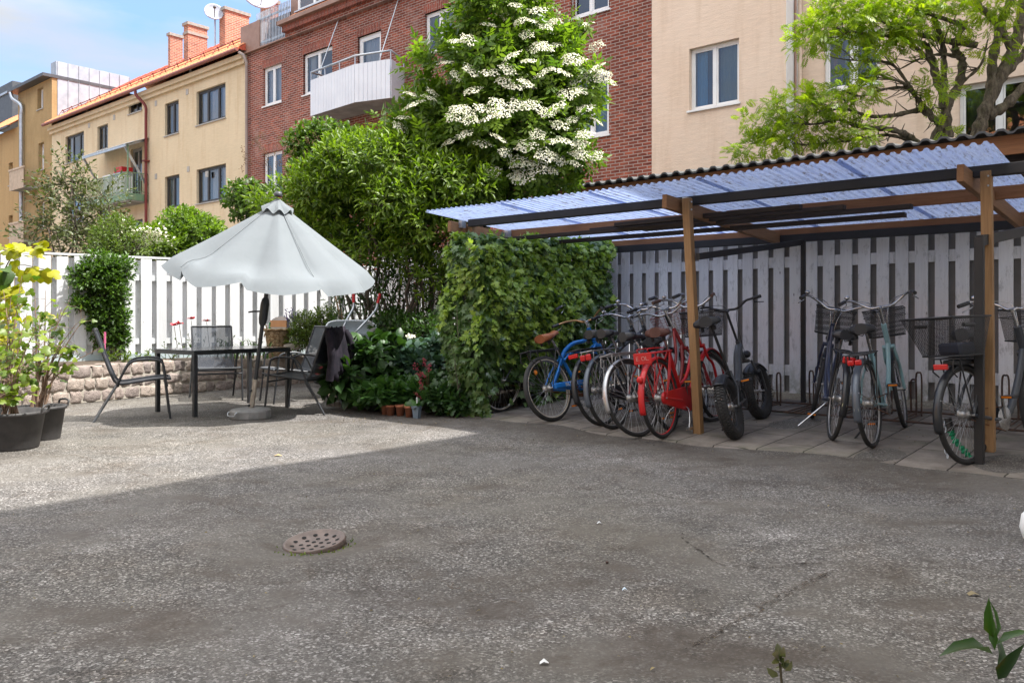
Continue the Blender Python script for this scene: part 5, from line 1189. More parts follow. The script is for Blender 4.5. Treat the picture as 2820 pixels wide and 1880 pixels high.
def letters(body, size, mat, par, loc, rot):
    cu = bpy.data.curves.new('tmp', 'FONT'); cu.body = body; cu.size = size; cu.align_x = 'CENTER'; cu.align_y = 'CENTER'; cu.extrude = .0006
    t_ = bpy.data.objects.new('tmp', cu); COL.objects.link(t_); bpy.context.view_layer.update(); me_ = bpy.data.meshes.new_from_object(t_.evaluated_get(bpy.context.evaluated_depsgraph_get())); bpy.data.objects.remove(t_)
    me_.materials.clear(); me_.materials.append(mat); o_ = bpy.data.objects.new('lettering', me_); COL.objects.link(o_); o_.parent = par; o_.location = loc; o_.rotation_euler = rot; return o_
def bike(name, label, loc, head, lean, o):
    B = thing(name, label, 'bicycle', V(loc[0], loc[1], gzb(loc[0], loc[1])), 0, 'bicycles parked under the shelter roof'); B.rotation_euler = Euler((-R(lean), -R(o.get('pitch', 2)), R(head)), 'XYZ')
    Rr = o.get('R', .35); wb = o.get('wb', 1.12); tw = o.get('tw', .019); sh = o.get('seat', .93); fm = o['paint']; ft = o.get('frame', 'dutch'); fr_ = o.get('tube', .016)
    I4 = Matrix(); ra = V(0, 0, Rr); sx = lambda z: wb-.06-.404*(z-Rr)          # steering axis
    cz = 2*Rr+.05; piv = V(sx(cz), 0, cz); axd = V(-.375, 0, .927).normalized()
    St = Matrix.Translation(piv) @ Matrix.Rotation(R(o.get('steer', 0)), 4, axd) @ Matrix.Translation(-piv)
    wr = wheel(B, (0, 0, Rr), Rr, tw, o.get('rim', m_alu2), I4, o.get('wall'), o.get('fat'), o.get('spk', 36), True); wf = wheel(B, (wb, 0, Rr), Rr, tw, o.get('rim', m_alu2), St, o.get('wall'), o.get('fat'), o.get('spk', 36))
    if o.get('amber'): MB().ball((-.1, .03, Rr+.18), .026, 8, (1, .35, 1)).build('reflector', m_amber, wr)
    bb = V(.46 if Rr > .3 else .42, 0, .29); st = V(.27 if Rr > .3 else .27, 0, o.get('st', .76)); sp = V(st.x-(sh-st.z)*.37, 0, sh-.05)
    ht, hb = V(sx(cz+.20), 0, cz+.20), V(sx(cz+.03), 0, cz+.03)
    mb = MB(); mb.tube([bb, st], fr_, 8); mb.tube([hb-axd*.02, ht+axd*.01], fr_*1.25, 10); mb.lathe([(.001, -.04), (.024, -.04), (.024, .04), (.001, .04)], 12, Matrix.Translation(bb) @ Rx(R(90)))
    if ft == 'dutch':
        mb.tube(smooth([hb+V(-.01, 0, .0), V(.80, 0, .56), V(.66, 0, .36), V(.56, 0, .295), bb], 6), fr_*1.1, 8)
        if o.get('twin', True): mb.tube(smooth([ht+V(-.01, 0, -.02), V(.74, 0, .66), V(.58, 0, .48), bb.lerp(st, .28)], 6), fr_*.9, 8)
    elif ft == 'diamond':
        mb.tube([ht-axd*.03, bb.lerp(st, .93)], fr_, 8); mb.tube([hb, bb], fr_*1.08, 8)
    elif ft == 'cruiser':
        mb.tube(smooth([ht-axd*.02, V(.72, 0, .80), V(.50, 0, .77), V(.33, 0, .68), V(.22, 0, .52), V(.08, 0, .37), ra+V(.0, 0, .0)], 6), fr_*1.15, 8)
        for y in (-.035, .035): mb.tube(smooth([hb+V(0, y*.3, 0), V(.74, y, .68), V(.56, y, .68), V(.40, y, .665), V(.28, y, .60)], 6), fr_*.6, 8)
        mb.tube(smooth([hb, V(.72, 0, .52), V(.60, 0, .36), bb], 6), fr_*1.25, 8)
    elif ft == 'fat':
        mb.tube(smooth([ht-axd*.05, V(.76, 0, .66), V(.60, 0, .50), V(.46, 0, .42), V(.36, 0, .42)], 6), .04, 10); mb.tube([V(.40, 0, .47), bb+V(0, 0, -.02)], .035, 8)
    for y in (-.058 if not o.get('fat') else -.085, .058 if not o.get('fat') else .085):
        k = .7; mb.tube([ra+V(0, y, 0), ra.lerp(st, .45)+V(0, y, 0), bb.lerp(st, .95)+V(0, y*.25, 0)], fr_*.55, 6); mb.tube([ra+V(0, y, 0), bb+V(-.15, y, .005), bb+V(-.02, y*.5, 0)], fr_*.6, 6)
    mb.build('frame', fm, B)
    MB().tube([bb.lerp(st, .8), sp], .0135, 8).build('seat_post', o.get('postmat', m_chr), B)
    saddle(B, sp.x-.02, sh-.03, o.get('saddle', m_blks), o.get('sw', .105), I4, o.get('stilt', 0.))
    mb = MB(); fx = V(wb, 0, Rr); crn = piv
    for y in (-.05 if not o.get('fat') else -.085, .05 if not o.get('fat') else .085): mb.tube(smooth([crn+V(0, y*.8, 0), crn+V(.05, y, -.12), fx+V(-.06, y, .2), fx+V(0, y, 0)], 5), fr_*.75, 6)
    mb.tube([crn+V(0, -.05, 0), crn+V(0, .05, 0)], fr_*1.1, 8); mb.tube([crn, hb], fr_*.9, 8); mb.build('fork', o.get('forkmat', fm), B, M=St)
    # handlebar
    bz = o.get('bar', 1.10); s0 = V(sx(bz-.03), 0, bz-.03); mb = MB(); mb.tube([ht, s0], .0125, 8); bar = o.get('bars', 'swept'); c0 = s0+V(.06, 0, .02); mb.tube([s0, c0], .013, 8); mb.build('stem', m_chr if bar != 'flat' else m_blackp, B, M=St)
    if bar == 'swept': half = [(0, 0, 0), (.02, .07, -.005), (.03, .15, .035), (-.01, .24, .075), (-.10, .285, .075), (-.17, .30, .06), (-.235, .315, .045)]
    elif bar == 'city': half = [(0, 0, 0), (.02, .08, .0), (.04, .16, .045), (.02, .22, .085), (-.06, .265, .095), (-.13, .285, .085), (-.20, .30, .075)]
    elif bar == 'flat': half = [(0, 0, 0), (.0, .08, .0), (-.01, .16, .04), (-.02, .20, .06), (-.04, .25, .065), (-.06, .31, .07), (-.075, .35, .072)]
    else: half = [(0, 0, 0), (.02, .07, .01), (.0, .14, .05), (-.06, .22, .06), (-.13, .27, .05), (-.18, .29, .04), (-.23, .31, .03)]
    hp = smooth([c0+V(*p) for p in half], 4); full = [V(p.x, -p.y, p.z) for p in reversed(hp[1:])]+hp
    hbar = MB().tube(full, .0115, 8).build('handlebar', o.get('barmat', m_chr), B, M=St); grips(hbar, hp, o.get('grip', m_blackp), St, 7)
    mb = MB()
    for s in (1, -1):
        p, q = hp[-8], hp[-2]; mb.tube([V(p.x+.03, p.y*s, p.z-.01), V(p.x+.055, (p.y-.0)*s, p.z-.035), V(q.x+.05, (q.y+.02)*s, q.z-.055)], .005, 5)
        mb.tube(smooth([V(p.x+.03, p.y*s, p.z), V(c0.x+.10, .10*s, c0.z+.05), V(c0.x+.07, .03*s, c0.z-.10), V(hb.x+.03, .02*s, hb.z-.05)], 5), .0028, 4)
    mb.build('brake_lever', m_chr if not o.get('fat') else m_blackp, hbar, M=St)
    if o.get('bell', True): p = hp[len(hp)//2+3]; MB().ball((p.x, p.y*o.get('bellside', 1), p.z+.03), .024, 10, (1, 1, .8)).build('bell', m_chr, hbar, M=St)
    # cranks and chain case
    mb = MB(); mb.tube([bb+V(0, .05, 0), bb+V(.05, .065, -.165)], .010, 6); mb.tube([bb+V(0, -.05, 0), bb+V(-.05, -.065, .165)], .010, 6); mb.lathe([(.001, -.003), (.09, -.003), (.095, 0), (.09, .003), (.001, .003)] if not o.get('rustcrank') else [(.06, -.003), (.09, -.003), (.095, 0), (.09, .003), (.06, .003)], 28, Matrix.Translation(bb+V(0, -.045, 0)) @ Rx(R(90)))
    ck_ = mb.build('crank', o.get('crankmat', m_chr), B)
    for p in (bb+V(.05, .115, -.165), bb+V(-.05, -.115, .165)):
        pd = MB().box(p.x-.042, p.x+.042, p.y-.045, p.y+.045, p.z-.011, p.z+.011).build('pedal', m_blackp, ck_, bevel=.004); mb = MB()
        for e in (-.0435, .0435): mb.box(p.x+e-.001, p.x+e+.001, p.y-.035, p.y+.035, p.z-.007, p.z+.007)
        mb.build('reflector', m_amber, pd)
    if o.get('case'):
        pl = []
        for i in range(15): a = R(-95+190*i/14); pl.append((bb.x+.115*math.cos(a), bb.z+.115*math.sin(a)))
        for i in range(9): a = R(95+170*i/8); pl.append((.055*math.cos(a), Rr+.055*math.sin(a)))
        MB().prism(pl, -.062, -.034, Matrix.Rotation(R(90), 4, 'X') @ Matrix.Diagonal((1, 1, -1, 1)) if False else Matrix(((1, 0, 0, 0), (0, 0, 1, 0), (0, 1, 0, 0), (0, 0, 0, 1)))).build('chain_case', o['case'], B, bevel=.006)
    else:
        mb = MB(); mb.tube([(0, -.046, Rr+.035), (bb.x, -.046, bb.z+.092)], .004, 4); mb.tube([(0, -.046, Rr-.035), (bb.x, -.046, bb.z-.092)], .004, 4); mb.build('chain', o.get('chainmat', m_rustc), B)
    if o.get('guard'):
        g = guard(B, (0, 0, Rr), Rr, o.get('gw', .029), 55, o.get('ge', 196), o['guard'], I4, flare=.012); gf = guard(B, (wb, 0, Rr), Rr, o.get('gw', .029), o.get('gf', -8), 135, o.get('fguard', o['guard']), St)
        mb = MB()
        for s in (-1, 1): mb.tube([(0, s*.055, Rr), ((Rr+.012)*math.cos(R(160)), s*.026, Rr+(Rr+.012)*math.sin(R(160)))], .0028, 4)
        mb.build('stay', m_chr, g)
        if o.get('decal'):
            rows = []
            for i in range(6):
                a = R(172+22*i/5); rows.append([((Rr+.0205)*math.cos(a), y, Rr+(Rr+.0205)*math.sin(a)) for y in (-.014, 0, .014)])
            MB().grid(rows).build('decal', o['decal'], g)
        if o.get('sticker'): MB().ball(((Rr+.018)*math.cos(R(181)), 0, Rr+(Rr+.018)*math.sin(R(181))), .02, 10, (.15, 1, 1.3)).build('sticker', o['sticker'], g)
    if o.get('skirt'):
        mb = MB()
        for s in (-1, 1):
            pl = [(.0, Rr-.02)]+[((Rr+.01)*math.cos(R(a)), Rr+(Rr+.01)*math.sin(R(a))) for a in range(25, 111, 8)]
            mb.add([(x, s*.034, z) for x, z in pl], [tuple(range(len(pl)))])
        mb.build('coat_guard', o['skirt'], B, solid=.002)
    rz0 = 2*Rr+.055
    if o.get('rack'):
        rk = MB(); x0, x1 = -.24, .20
        for y in (-.07, -.025, .025, .07): rk.tube([(x0, y, rz0), (x1, y, rz0)], .0055, 6)
        for x in (x0, -.12, .0, .12, x1): rk.tube([(x, -.07, rz0), (x, .07, rz0)], .0055, 6)
        for s in (-1, 1):
            rk.tube([(x0+.02, s*.07, rz0), (x0-.005, s*.07, rz0-.09), (x0+.06, s*.066, rz0-.13)], .0055, 6); rk.tube([(x0+.1, s*.07, rz0), (0, s*.062, Rr)], .006, 6); rk.tube([(x1-.05, s*.07, rz0), (.01, s*.062, Rr)], .006, 6); rk.tube([(x1, s*.06, rz0), (st.x, s*.02, st.z-.05)], .005, 5)
        rk_ = rk.build('rack', o['rack'], B)
        if o.get('spring_clip'): MB().tube(smooth([(x0+.02, .05, rz0+.01), (x0+.02, .05, rz0+.045), (x1-.1, .045, rz0+.035), (x1-.1, -.045, rz0+.035), (x0+.02, -.05, rz0+.045), (x0+.02, -.05, rz0+.01)], 3), .005, 5).build('spring_clip', o['rack'], rk_)
        if o.get('plate'):
            MB().box(x0-.012, x0-.004, -.085, .085, rz0-.085, rz0+.012).build('name_plate', o['plate'], rk_, bevel=.003)
            letters('E. OL.', .05, pm('worn_letter', (.62, .25, .22), .6), rk_, (x0-.0135, 0, rz0-.037), (R(90), 0, R(-90)))
    if o.get('light'):
        zz = rz0-.055 if o.get('rack') else rz0-.1; xx = -.255 if o.get('rack') else -(Rr+.02)*math.cos(R(35))
        for (y, w, h) in o['light']: MB().box(xx-.018, xx+.004, y-w, y+w, zz-h, zz+h).build('rear_light', m_lens, B, bevel=.012 if h > .02 else .006)
    if o.get('round_light'): a = R(150); MB().ball(((Rr+.04)*math.cos(a), .0, Rr+(Rr+.04)*math.sin(a)), .032, 12, (.6, 1, 1)).build('rear_light', m_lens, B)
    if o.get('lamp'): p = V(sx(cz+.06)+.09, 0, cz+.06); MB().lathe([(.001, -.05), (.02, -.045), (.035, 0), (.038, .03), (.03, .035), (.001, .036)], 14, Matrix.Translation(p) @ Matrix.Rotation(R(90), 4, 'Y')).build('front_lamp', m_blackp, B, M=St)
    if o.get('stand'):
        mb = MB(); mb.tube([bb+V(-.08, .02, -.03), V(.34, .17, -.01+.0)+V(0, .06, .03)], .009, 6); mb.build('kickstand', o.get('standmat', m_blackp), B)
    if o.get('dstand'):
        mb = MB()
        for s in (-1, 1): mb.tube(smooth([bb+V(-.06, s*.03, -.05), V(.36, s*.09, .20), V(.30, s*.12, .12), V(.27, s*.12, .05)], 4), .009, 6); mb.box(.24, .30, s*.12-.018, s*.12+.018, .03, .055)
        mb.build('kickstand', m_chr, B)
    bk = o.get('basket')
    if bk:
        b0 = V(sx(cz+.12)+.06, 0, cz+.10); d, w, h = bk.get('d', .25), bk.get('w', .17), bk.get('h', .24); M5 = St @ Matrix.Translation(b0) @ Matrix.Rotation(R(bk.get('tilt', 4)), 4, 'Y')
        bot = [(.02, -w*.82), (d*.85, -w*.82), (d*.85, w*.82), (.02, w*.82)]; top = [(0, -w), (d, -w), (d, w), (0, w)]; mb = MB()
        if bk.get('wire'):
            for k in range(8):
                f = k/7; r_ = [V(b[0]*(1-f)+t_[0]*f, b[1]*(1-f)+t_[1]*f, h*f) for b, t_ in zip(bot, top)]; mb.tube(r_+[r_[0]], .0022 if 0 < k < 7 else .004, 4)
            for e in range(4):
                for k in range(9): f = k/8; p = V(*bot[e], 0).lerp(V(*bot[(e+1) % 4], 0), f); q = V(*top[e], h).lerp(V(*top[(e+1) % 4], h), f); mb.tube([p, q], .0022, 4)
            for k in range(7): f = k/6; mb.tube([V(*bot[0], 0).lerp(V(*bot[1], 0), f), V(*bot[3], 0).lerp(V(*bot[2], 0), f)], .0022, 4)
            mb.build('basket', bk['wire'], B, M=M5)
        else:
            vs = [V(*p, 0) for p in bot]+[V(*p, h) for p in top]; mb.add(vs, [(0, 1, 5, 4), (1, 2, 6, 5), (2, 3, 7, 6), (3, 0, 4, 7), (3, 2, 1, 0)]); bo_ = mb.build('basket', m_bmesh, B, M=M5); mb = MB(); mb.tube(vs[4:]+[vs[4]], .006, 6); mb.tube(vs[:4]+[vs[0]], .005, 6); mb.tube([V(p.x*.99, p.y*.99, h*.75) for p in vs[4:]]+[vs[4]-V(0, 0, h*.25)], .003, 4); mb.build('basket_rim', m_blackp, bo_, M=M5)
    rb = o.get('rear_basket')
    if rb:
        w, L, h = .185, .50, .27; T5 = Matrix.Translation((-.05, 0, rz0+.02)); bot = [(-.20, -w*.72), (.12, -w*.72), (.12, w*.72), (-.20, w*.72)]; top = [(-.36, -w), (.15, -w), (.15, w), (-.36, w)]; vs = [V(*p, 0) for p in bot]+[V(*p, h) for p in top]
        mb = MB(); mb.add(vs, [(0, 1, 5, 4), (1, 2, 6, 5), (2, 3, 7, 6), (3, 0, 4, 7), (3, 2, 1, 0)]); b_ = mb.build('rear_basket', m_bmesh, B, M=T5); mb = MB(); mb.tube(vs[4:]+[vs[4]], .007, 6); mb.tube(vs[:4]+[vs[0]], .006, 6)
        for s in (-1, 1): mb.tube([(-.2, s*(w-.012), h-.055), (-.06, s*(w-.012), h-.055)], .014, 6)
        mb.build('basket_rim', m_blackp, b_, M=T5); MB().box(-.08, .10, -.09, .09, .005, .09, T5).build('bag', pm('navy_bag', (.02, .025, .05), .8), B, bevel=.02)
    if o.get('battery'): MB().box(-.16, .2, -.045, .045, rz0-.05, rz0-.012).build('battery', m_blackp, B, bevel=.01)
    return B
def gzb(x, y):
    b = x*SI+y*CO; return .04*max(0, b-6)+.008
def at(px, py): g = G(px, py); return (g.x, g.y)
P_blue = paint('blue_paint', (.01, .16, .50)); P_red = paint('red_paint', (.52, .012, .014)); P_dred = paint('dark_red_paint', (.25, .018, .02)); P_navy = paint('navy_paint', (.028, .036, .075)); P_mint = paint('mint_paint', (.24, .40, .43)); P_blk = paint('black_paint', (.014, .015, .018)); P_grey = paint('anthracite_paint', (.045, .05, .058)); P_silv = paint('silver_paint', (.42, .42, .43))
G_blk = pm('black_guard', (.018, .019, .022), .28); G_chr = pm('worn_chrome_guard', (.50, .50, .51), .3, .8, (.34, .33, .32), 8); G_blue = pm('steel_blue_guard', (.10, .115, .14), .3, .3)
m_grey_f = paint('dark_silver_paint', (.055, .057, .06))
BIK = {}
BIK['hidden'] = bike('bicycle', 'bicycle mostly hidden in the ivy, only its wheel showing below', tuple(ab(-5.95, 6.76)[:2]), 49.4, -1, dict(paint=P_grey, guard=None, rack=None, wall=m_wht, saddle=m_blks, bar=1.08, seat=.78, st=.66, bell=False))
c_ = bike('bicycle', 'blue cruiser bicycle with a brown saddle beside the ivy', at(1526, 1162), 44, 13, dict(paint=P_blue, frame='cruiser', R=.335, tw=.026, wall=m_wht, seat=.90, st=.66, saddle=m_bsad, sw=.125, stilt=-.25, rack=m_blackp, bar=1.02, bars='cruiser', barmat=pm('bronze_bar', (.45, .26, .12), .35, .7), crankmat=m_rustc, rustcrank=True, amber=True, bell=False, tube=.019, wb=1.10, steer=14))
MB().box(.02, .46, -.098, -.062, .315, .375).build('chain_guard', P_blue, c_, bevel=.012)
bike('bicycle', 'dark grey bicycle with chrome handlebars, second in the row from the ivy', at(1664, 1174), 48, 13, dict(paint=P_grey, frame='diamond', guard=G_blk, rack=m_blackp, light=[(0, .055, .02)], seat=.92, bar=1.07, basket=dict(), lamp=True))
bike('bicycle', 'dark bicycle with a steel rack and round red lights, between two others', at(1694, 1183), 49, 11, dict(paint=P_grey, frame='diamond', guard=G_blue, rack=G_chr, light=[(-.03, .03, .03), (.035, .028, .028)], seat=.93, bar=1.13, bars='city', steer=-8, lamp=True, case=G_blk, amber=False))
bike('bicycle', 'dark red bicycle with chrome mudguards and rack next to the bright red one', at(1766, 1204), 41, 15, dict(paint=P_dred, frame='dutch', guard=G_chr, rack=G_chr, decal=pm('red_white_decal', (.62, .50, .50), .5, 0, (.45, .03, .04), 60, lo=.47, hi=.53), seat=.93, bar=1.17, bellside=1, steer=-6, stand=True, standmat=m_blackp))
rd = bike('bicycle', 'bright red city bicycle with red rims leaning at the middle post', at(1830, 1208), 54, 6, dict(paint=P_red, rim=P_red, frame='dutch', guard=P_red, rack=P_red, plate=P_red, saddle=m_dsad, sw=.12, seat=.95, bar=1.15, bars='city', grip=pm('brown_grip', (.10, .05, .035), .6), case=P_red, round_light=True, dstand=True, tube=.019, basket=dict(d=.24, w=.19, h=.24), wb=1.2, spring_clip=True, wall=None))
bike('bicycle', 'silver bicycle with a copper wire front basket behind the red one', at(1852, 1186), 62, 16, dict(paint=P_silv, frame='diamond', guard=None, rack=None, seat=.86, bar=1.10, bars='flat', basket=dict(wire=pm('copper_wire', (.30, .07, .055), .5, .3), d=.30, w=.20, h=.24, tilt=-14), bell=False))
bike('electric_bicycle', 'black fat tyre folding bicycle with a tall saddle right of the middle post', at(2030, 1209), 62, 14, dict(paint=m_grey_f, frame='fat', fat=True, R=.275, tw=.05, seat=1.06, st=.58, guard=P_blk, gw=.06, ge=132, gf=40, sw=.125, bar=1.13, bars='flat', barmat=m_blackp, crankmat=m_blackp, wb=1.18, stand=True, rack=None, postmat=m_blackp, spk=20, light=None, bell=True, lamp=True, steer=-10, chainmat=m_blackp, rim=m_blackp))
bike('bicycle', 'navy bicycle with a black mesh basket, left of the mint one', at(2288, 1212), 77, -8, dict(paint=P_navy, frame='dutch', guard=G_blk, rack=m_blackp, light=[(0, .05, .028)], seat=.91, bar=1.10, basket=dict(d=.24, w=.18, h=.25), bars='swept', stand=True, standmat=m_chr, lamp=True, sticker=pm('round_sticker', (.6, .5, .1), .5, 0, (.05, .1, .3), 60), steer=-10))
mt = bike('bicycle', 'mint green bicycle with chrome handlebars and a black mesh basket', at(2406, 1234), 53, 6, dict(paint=P_mint, frame='dutch', guard=G_blue, fguard=G_blk, rack=m_blackp, light=[(-.028, .026, .022), (.028, .026, .022)], seat=.97, bar=1.12, bars='city', basket=dict(d=.24, w=.17, h=.24), stand=True, tube=.018, twin=False, sticker=pm('grey_sticker', (.3, .3, .28), .5), steer=8))

bike('bicycle', 'black electric bicycle with a large rear mesh basket at the right post', at(2668, 1281), 33, 4, dict(paint=P_grey, frame='dutch', twin=False, tube=.024, guard=G_blk, rack=m_blackp, rear_basket=True, battery=True, light=[(0, .05, .02)], seat=.95, bar=1.12, bars='swept', basket=dict(d=.26, w=.19, h=.25), lamp=True, R=.355, tw=.021, wb=1.16, steer=0, pitch=1))
letters('BILTEMA', .05, pm('white_letter', (.65, .66, .68), .5), c_, (.26, -.0995, .345), (R(90), 0, 0))
# ================================================================== plants
m_bark = pm('grey_bark', (.13, .105, .08), .9, 0, (.075, .06, .045), 14, .6, 40); m_stem = pm('green_brown_stem', (.10, .075, .045), .85, 0, (.07, .06, .03), 14); m_wood2 = pm('pale_cane', (.26, .17, .12), .8, 0, (.18, .12, .085), 14)
t = NT('wisteria_bark'); pos = t.co(); n1 = t.noise(9, 6, .7, t.mapping(pos, (2.2, 2.2, .8))); col = t.mix(t.ramp(n1, [(.35, 0.), (.65, 1.)]), (.065, .052, .04), (.22, .185, .135)); col = t.mix(t.ramp(t.noise(4, 5, .7, pos), [(.5, 0.), (.7, .55)]), col, (.11, .115, .05))
m_wist = t.end(t.pbsdf(col, .95, 0, t.bump(n1, 1., .06), .15))
def E(px, py, rx, rz_, Y, ry): c = PY(px, py, Y); s = Y/FPX; return (c.x, c.y, c.z, rx*s, ry, rz_*s)
L_ov = LT(.42, .10, .16); L_nar = LT(.30, .10, .2); L_wide = LT(.66, .12, .22); L_st = LSTAR(); L_cu = LLOBE(); L_pin = LPIN(5, .34, .42, .22)
def L_elder():
    tv = []; fs = []
    for bx, ang, ln in ((.1, R(62), .5), (.1, -R(62), .5), (.38, R(55), .5), (.38, -R(55), .5), (.55, 0, .55)):
        c, s = math.cos(ang), math.sin(ang); n = len(tv)
        for tt, w in ((0, 0), (.38, .17), (.38, -.17), (.75, .1), (.75, -.1), (1, 0)):
            x = bx+c*tt*ln-s*w*ln*1.3; y = s*tt*ln+c*w*ln*1.3; tv.append((x, y, -.25*x*x-.12*abs(w)-.2*abs(y)*tt))
        fs += [(n, n+2, n+1), (n+1, n+2, n+4, n+3), (n+3, n+4, n+5)]
    return np.array(tv, float), fs
L_eld = L_elder()
def limb(mb, p, q, r0, r1, wig=.12, n=7, k=6):
    p = Vector(p); q = Vector(q); L = (q-p).length; pts = []
    for i in range(n+1):
        f = i/n; o = V(random.gauss(0, 1), random.gauss(0, 1), random.gauss(0, .5))*wig*L*.25*math.sin(f*math.pi); pts.append(p.lerp(q, f)+o)
    pts = smooth(pts, 2); mb.tube(pts, [r0+(r1-r0)*i/(len(pts)-1) for i in range(len(pts))], k)
def bush(name, label, cat, ells, nsp, nl, size, tpl, mat, base, stems=8, tw=.25, group=None, shell=.45, amp=.22, sc=2.2, seed=1, up=.5, cup=.35, barkm=None, r0=.035, part='foliage', spread=1., trunkname='stems', twigs=True):
    global LASTP
    dd = (tw+size*.6)*.62; ells = [(*e[:3], max(e[3]*.45, e[3]-dd), max(e[4]*.5, e[4]-dd*.6), max(e[5]*.45, e[5]-dd*.8)) for e in ells]
    o = thing(name, label, cat, base, 0, group); P, D = crown(ells, nsp, shell, cup, amp, sc, seed)
    LASTP = P+D*tw*.9; A = sprigs(P, D, tw, nl, size, spread, up); leaf_mesh(part, mat, o, *A, tpl)
    mb = MB(); idx = rng.choice(len(P), min(len(P), stems*5), replace=False); root = Vector(base); ec = [V(*e[:3]) for e in ells]
    mains = []
    for i in range(stems):
        e = ells[i % len(ells)]; q = V(e[0]+random.uniform(-.4, .4)*e[3], e[1]+random.uniform(-.4, .4)*e[4], e[2]+random.uniform(-.3, .5)*e[5]); b = root+V(random.uniform(-.25, .25), random.uniform(-.15, .15), 0)
        limb(mb, b, q, r0, r0*.4); mains.append(q)
    for i in idx:
        p = V(*P[i]); q = min(mains, key=lambda m_: (m_-p).length); limb(mb, q, p, r0*.35, .004, .15, 4, 4)
    if twigs:
        for i in range(min(len(P), 500)): mb.tube([P[i]-D[i]*.05, P[i]+D[i]*tw*.9], [.004, .0015], 3)
    mb.build(trunkname, barkm or m_bark, o, True); return o
# ---- elder with white umbels
m_eld = leafmat('elder_leaf', (.055, .11, .012), (.19, .285, .03), .42); YE = 11.8
eells = [E(1385, 40, 160, 140, YE, .75), E(1330, 220, 190, 150, YE, .85), E(1460, 190, 170, 120, YE-.1, .7), E(1565, 250, 115, 80, YE-.2, .6), E(1420, 370, 220, 130, YE-.2, .85), E(1215, 345, 115, 95, YE, .6), E(1560, 450, 85, 55, YE-.3, .5), E(1430, 480, 190, 80, YE-.2, .7), E(1300, 500, 150, 80, YE-.2, .6), E(1250, 430, 160, 90, YE, .7), E(1090, 385, 95, 65, YE, .5), E(1170, 290, 70, 60, YE, .45)]
EL = bush('elder_tree', 'large flowering elder with flat white blossom heads above the shelter', 'tree', eells, 1700, 5, .235, L_eld, m_eld, V(PY(1186, 900, YE).x, YE+.1, .25), 7, .24, shell=.35, amp=.38, sc=2.6, seed=3, r0=.05, part='crown', trunkname='trunk'); EP = LASTP; EPX = CX0+FPX*EP[:, 0]/EP[:, 1]; EPY = HY-FPX*(EP[:, 2]-HC)/EP[:, 1]
sp = MB(); limb(sp, PY(1540, 110, YE), PY(1610, 90, YE-.2), .015, .006); sp.build('branch', m_bark, EL, True)
A = sprigs(np.array([PY(1575+random.uniform(-30, 40), 85+random.uniform(-20, 25), YE-.2)[:] for _ in range(14)]), rv(14), .15, 5, .17, 1., .5); leaf_mesh('crown', m_eld, EL, *A, L_eld)
t = NT('elder_flower'); at = t.n('ShaderNodeAttribute'); at.attribute_name = 'rnd'; m_flow = t.end(t.pbsdf(t.ramp(at.outputs['Fac'], [(0, (.42, .44, .20)), (.25, (.70, .68, .46)), (1, (.82, .80, .66))]), .8, 0, None, .2))
fm = []
for k in range(5):                                                  # five umbel meshes, shared by all flower heads
    n = 230; rr_ = np.sqrt(rng.random(n)); an = rng.random(n)*6.283; lob = 1+.18*np.sin(an*5+k); x = rr_*np.cos(an)*lob; y = rr_*np.sin(an)*lob
    z = .22*(1-rr_**2)+rng.normal(size=n)*.035+.05*np.sin(x*9+k)*np.cos(y*8)
    P = np.stack([x, y, z], 1); keep = (np.sin(x*11+k*2)*np.sin(y*10+k)) > -.55; P = P[keep]; n = len(P)
    N_ = norm(P*np.array([.5, .5, .3])+np.array([0, 0, .7])+rng.normal(size=(n, 3))*.3); sq = (np.array([(-.5, -.5, 0), (.5, -.5, 0), (.5, .5, 0), (-.5, .5, 0)], float), [(0, 1, 2, 3)])
    o = leaf_mesh('flower_head', m_flow, None, P, np.cross(N_, rv(n)), N_, .11, sq, False, .25+.75*rng.random(n)); fm.append(o.data); bpy.data.objects.remove(o)
iv = wm(EL).inverted()
fpx = [(1395, 45), (1345, 70), (1465, 60), (1500, 75), (1255, 115), (1290, 110), (1430, 60), (1530, 60), (1450, 95), (1480, 130), (1410, 155), (1455, 170), (1350, 200), (1260, 210), (1500, 130), (1530, 125), (1570, 155), (1300, 195), (1180, 270), (1260, 300), (1250, 320), (1390, 225), (1450, 230), (1420, 240), (1500, 200), (1545, 200), (1570, 170), (1580, 225), (1615, 215), (1640, 190), (1660, 200), (1680, 225), (1600, 250), (1560, 260), (1370, 285), (1330, 300), (1420, 290), (1465, 290), (1500, 310), (1530, 300), (1575, 330), (1640, 335), (1610, 370), (1290, 310), (1350, 325), (1190, 255), (1140, 290), (1110, 325), (1290, 330), (1380, 310), (1280, 370), (1370, 380), (1450, 400), (1480, 370), (1520, 390), (1390, 420), (1450, 450), (1425, 445), (1480, 460), (1540, 440), (1580, 450), (1560, 390), (1350, 470), (1520, 470), (1600, 395), (1330, 395), (1240, 390), (1500, 425), (1440, 485), (1425, 490), (1600, 420), (1640, 430), (1590, 430), (1040, 385), (1060, 360), (1100, 350), (1130, 260), (1230, 175), (1640, 130), (1610, 70), (1480, 30), (1420, 15), (1610, 300), (1655, 215), (1590, 170), (1540, 345), (1300, 250), (1400, 190)]
for i, (px, py) in enumerate(fpx):
    near = (EPX-px)**2+(EPY-py)**2 < 34**2
    Yf = (EP[near, 1].min()-.05) if near.any() else YE-.2
    p = PY(px, py, Yf); s = random.uniform(.095, .16)
    o = bpy.data.objects.new('flower_head', fm[i % 5]); COL.objects.link(o); o.parent = EL
    o.location = iv @ p; o.scale = (s, s, s); o.rotation_euler = (R(random.uniform(15, 60)), R(random.uniform(-25, 35)), random.uniform(0, 6.28)) if False else Euler((R(random.uniform(20, 55)), R(random.uniform(-25, 30)), random.uniform(-.5, .5)))
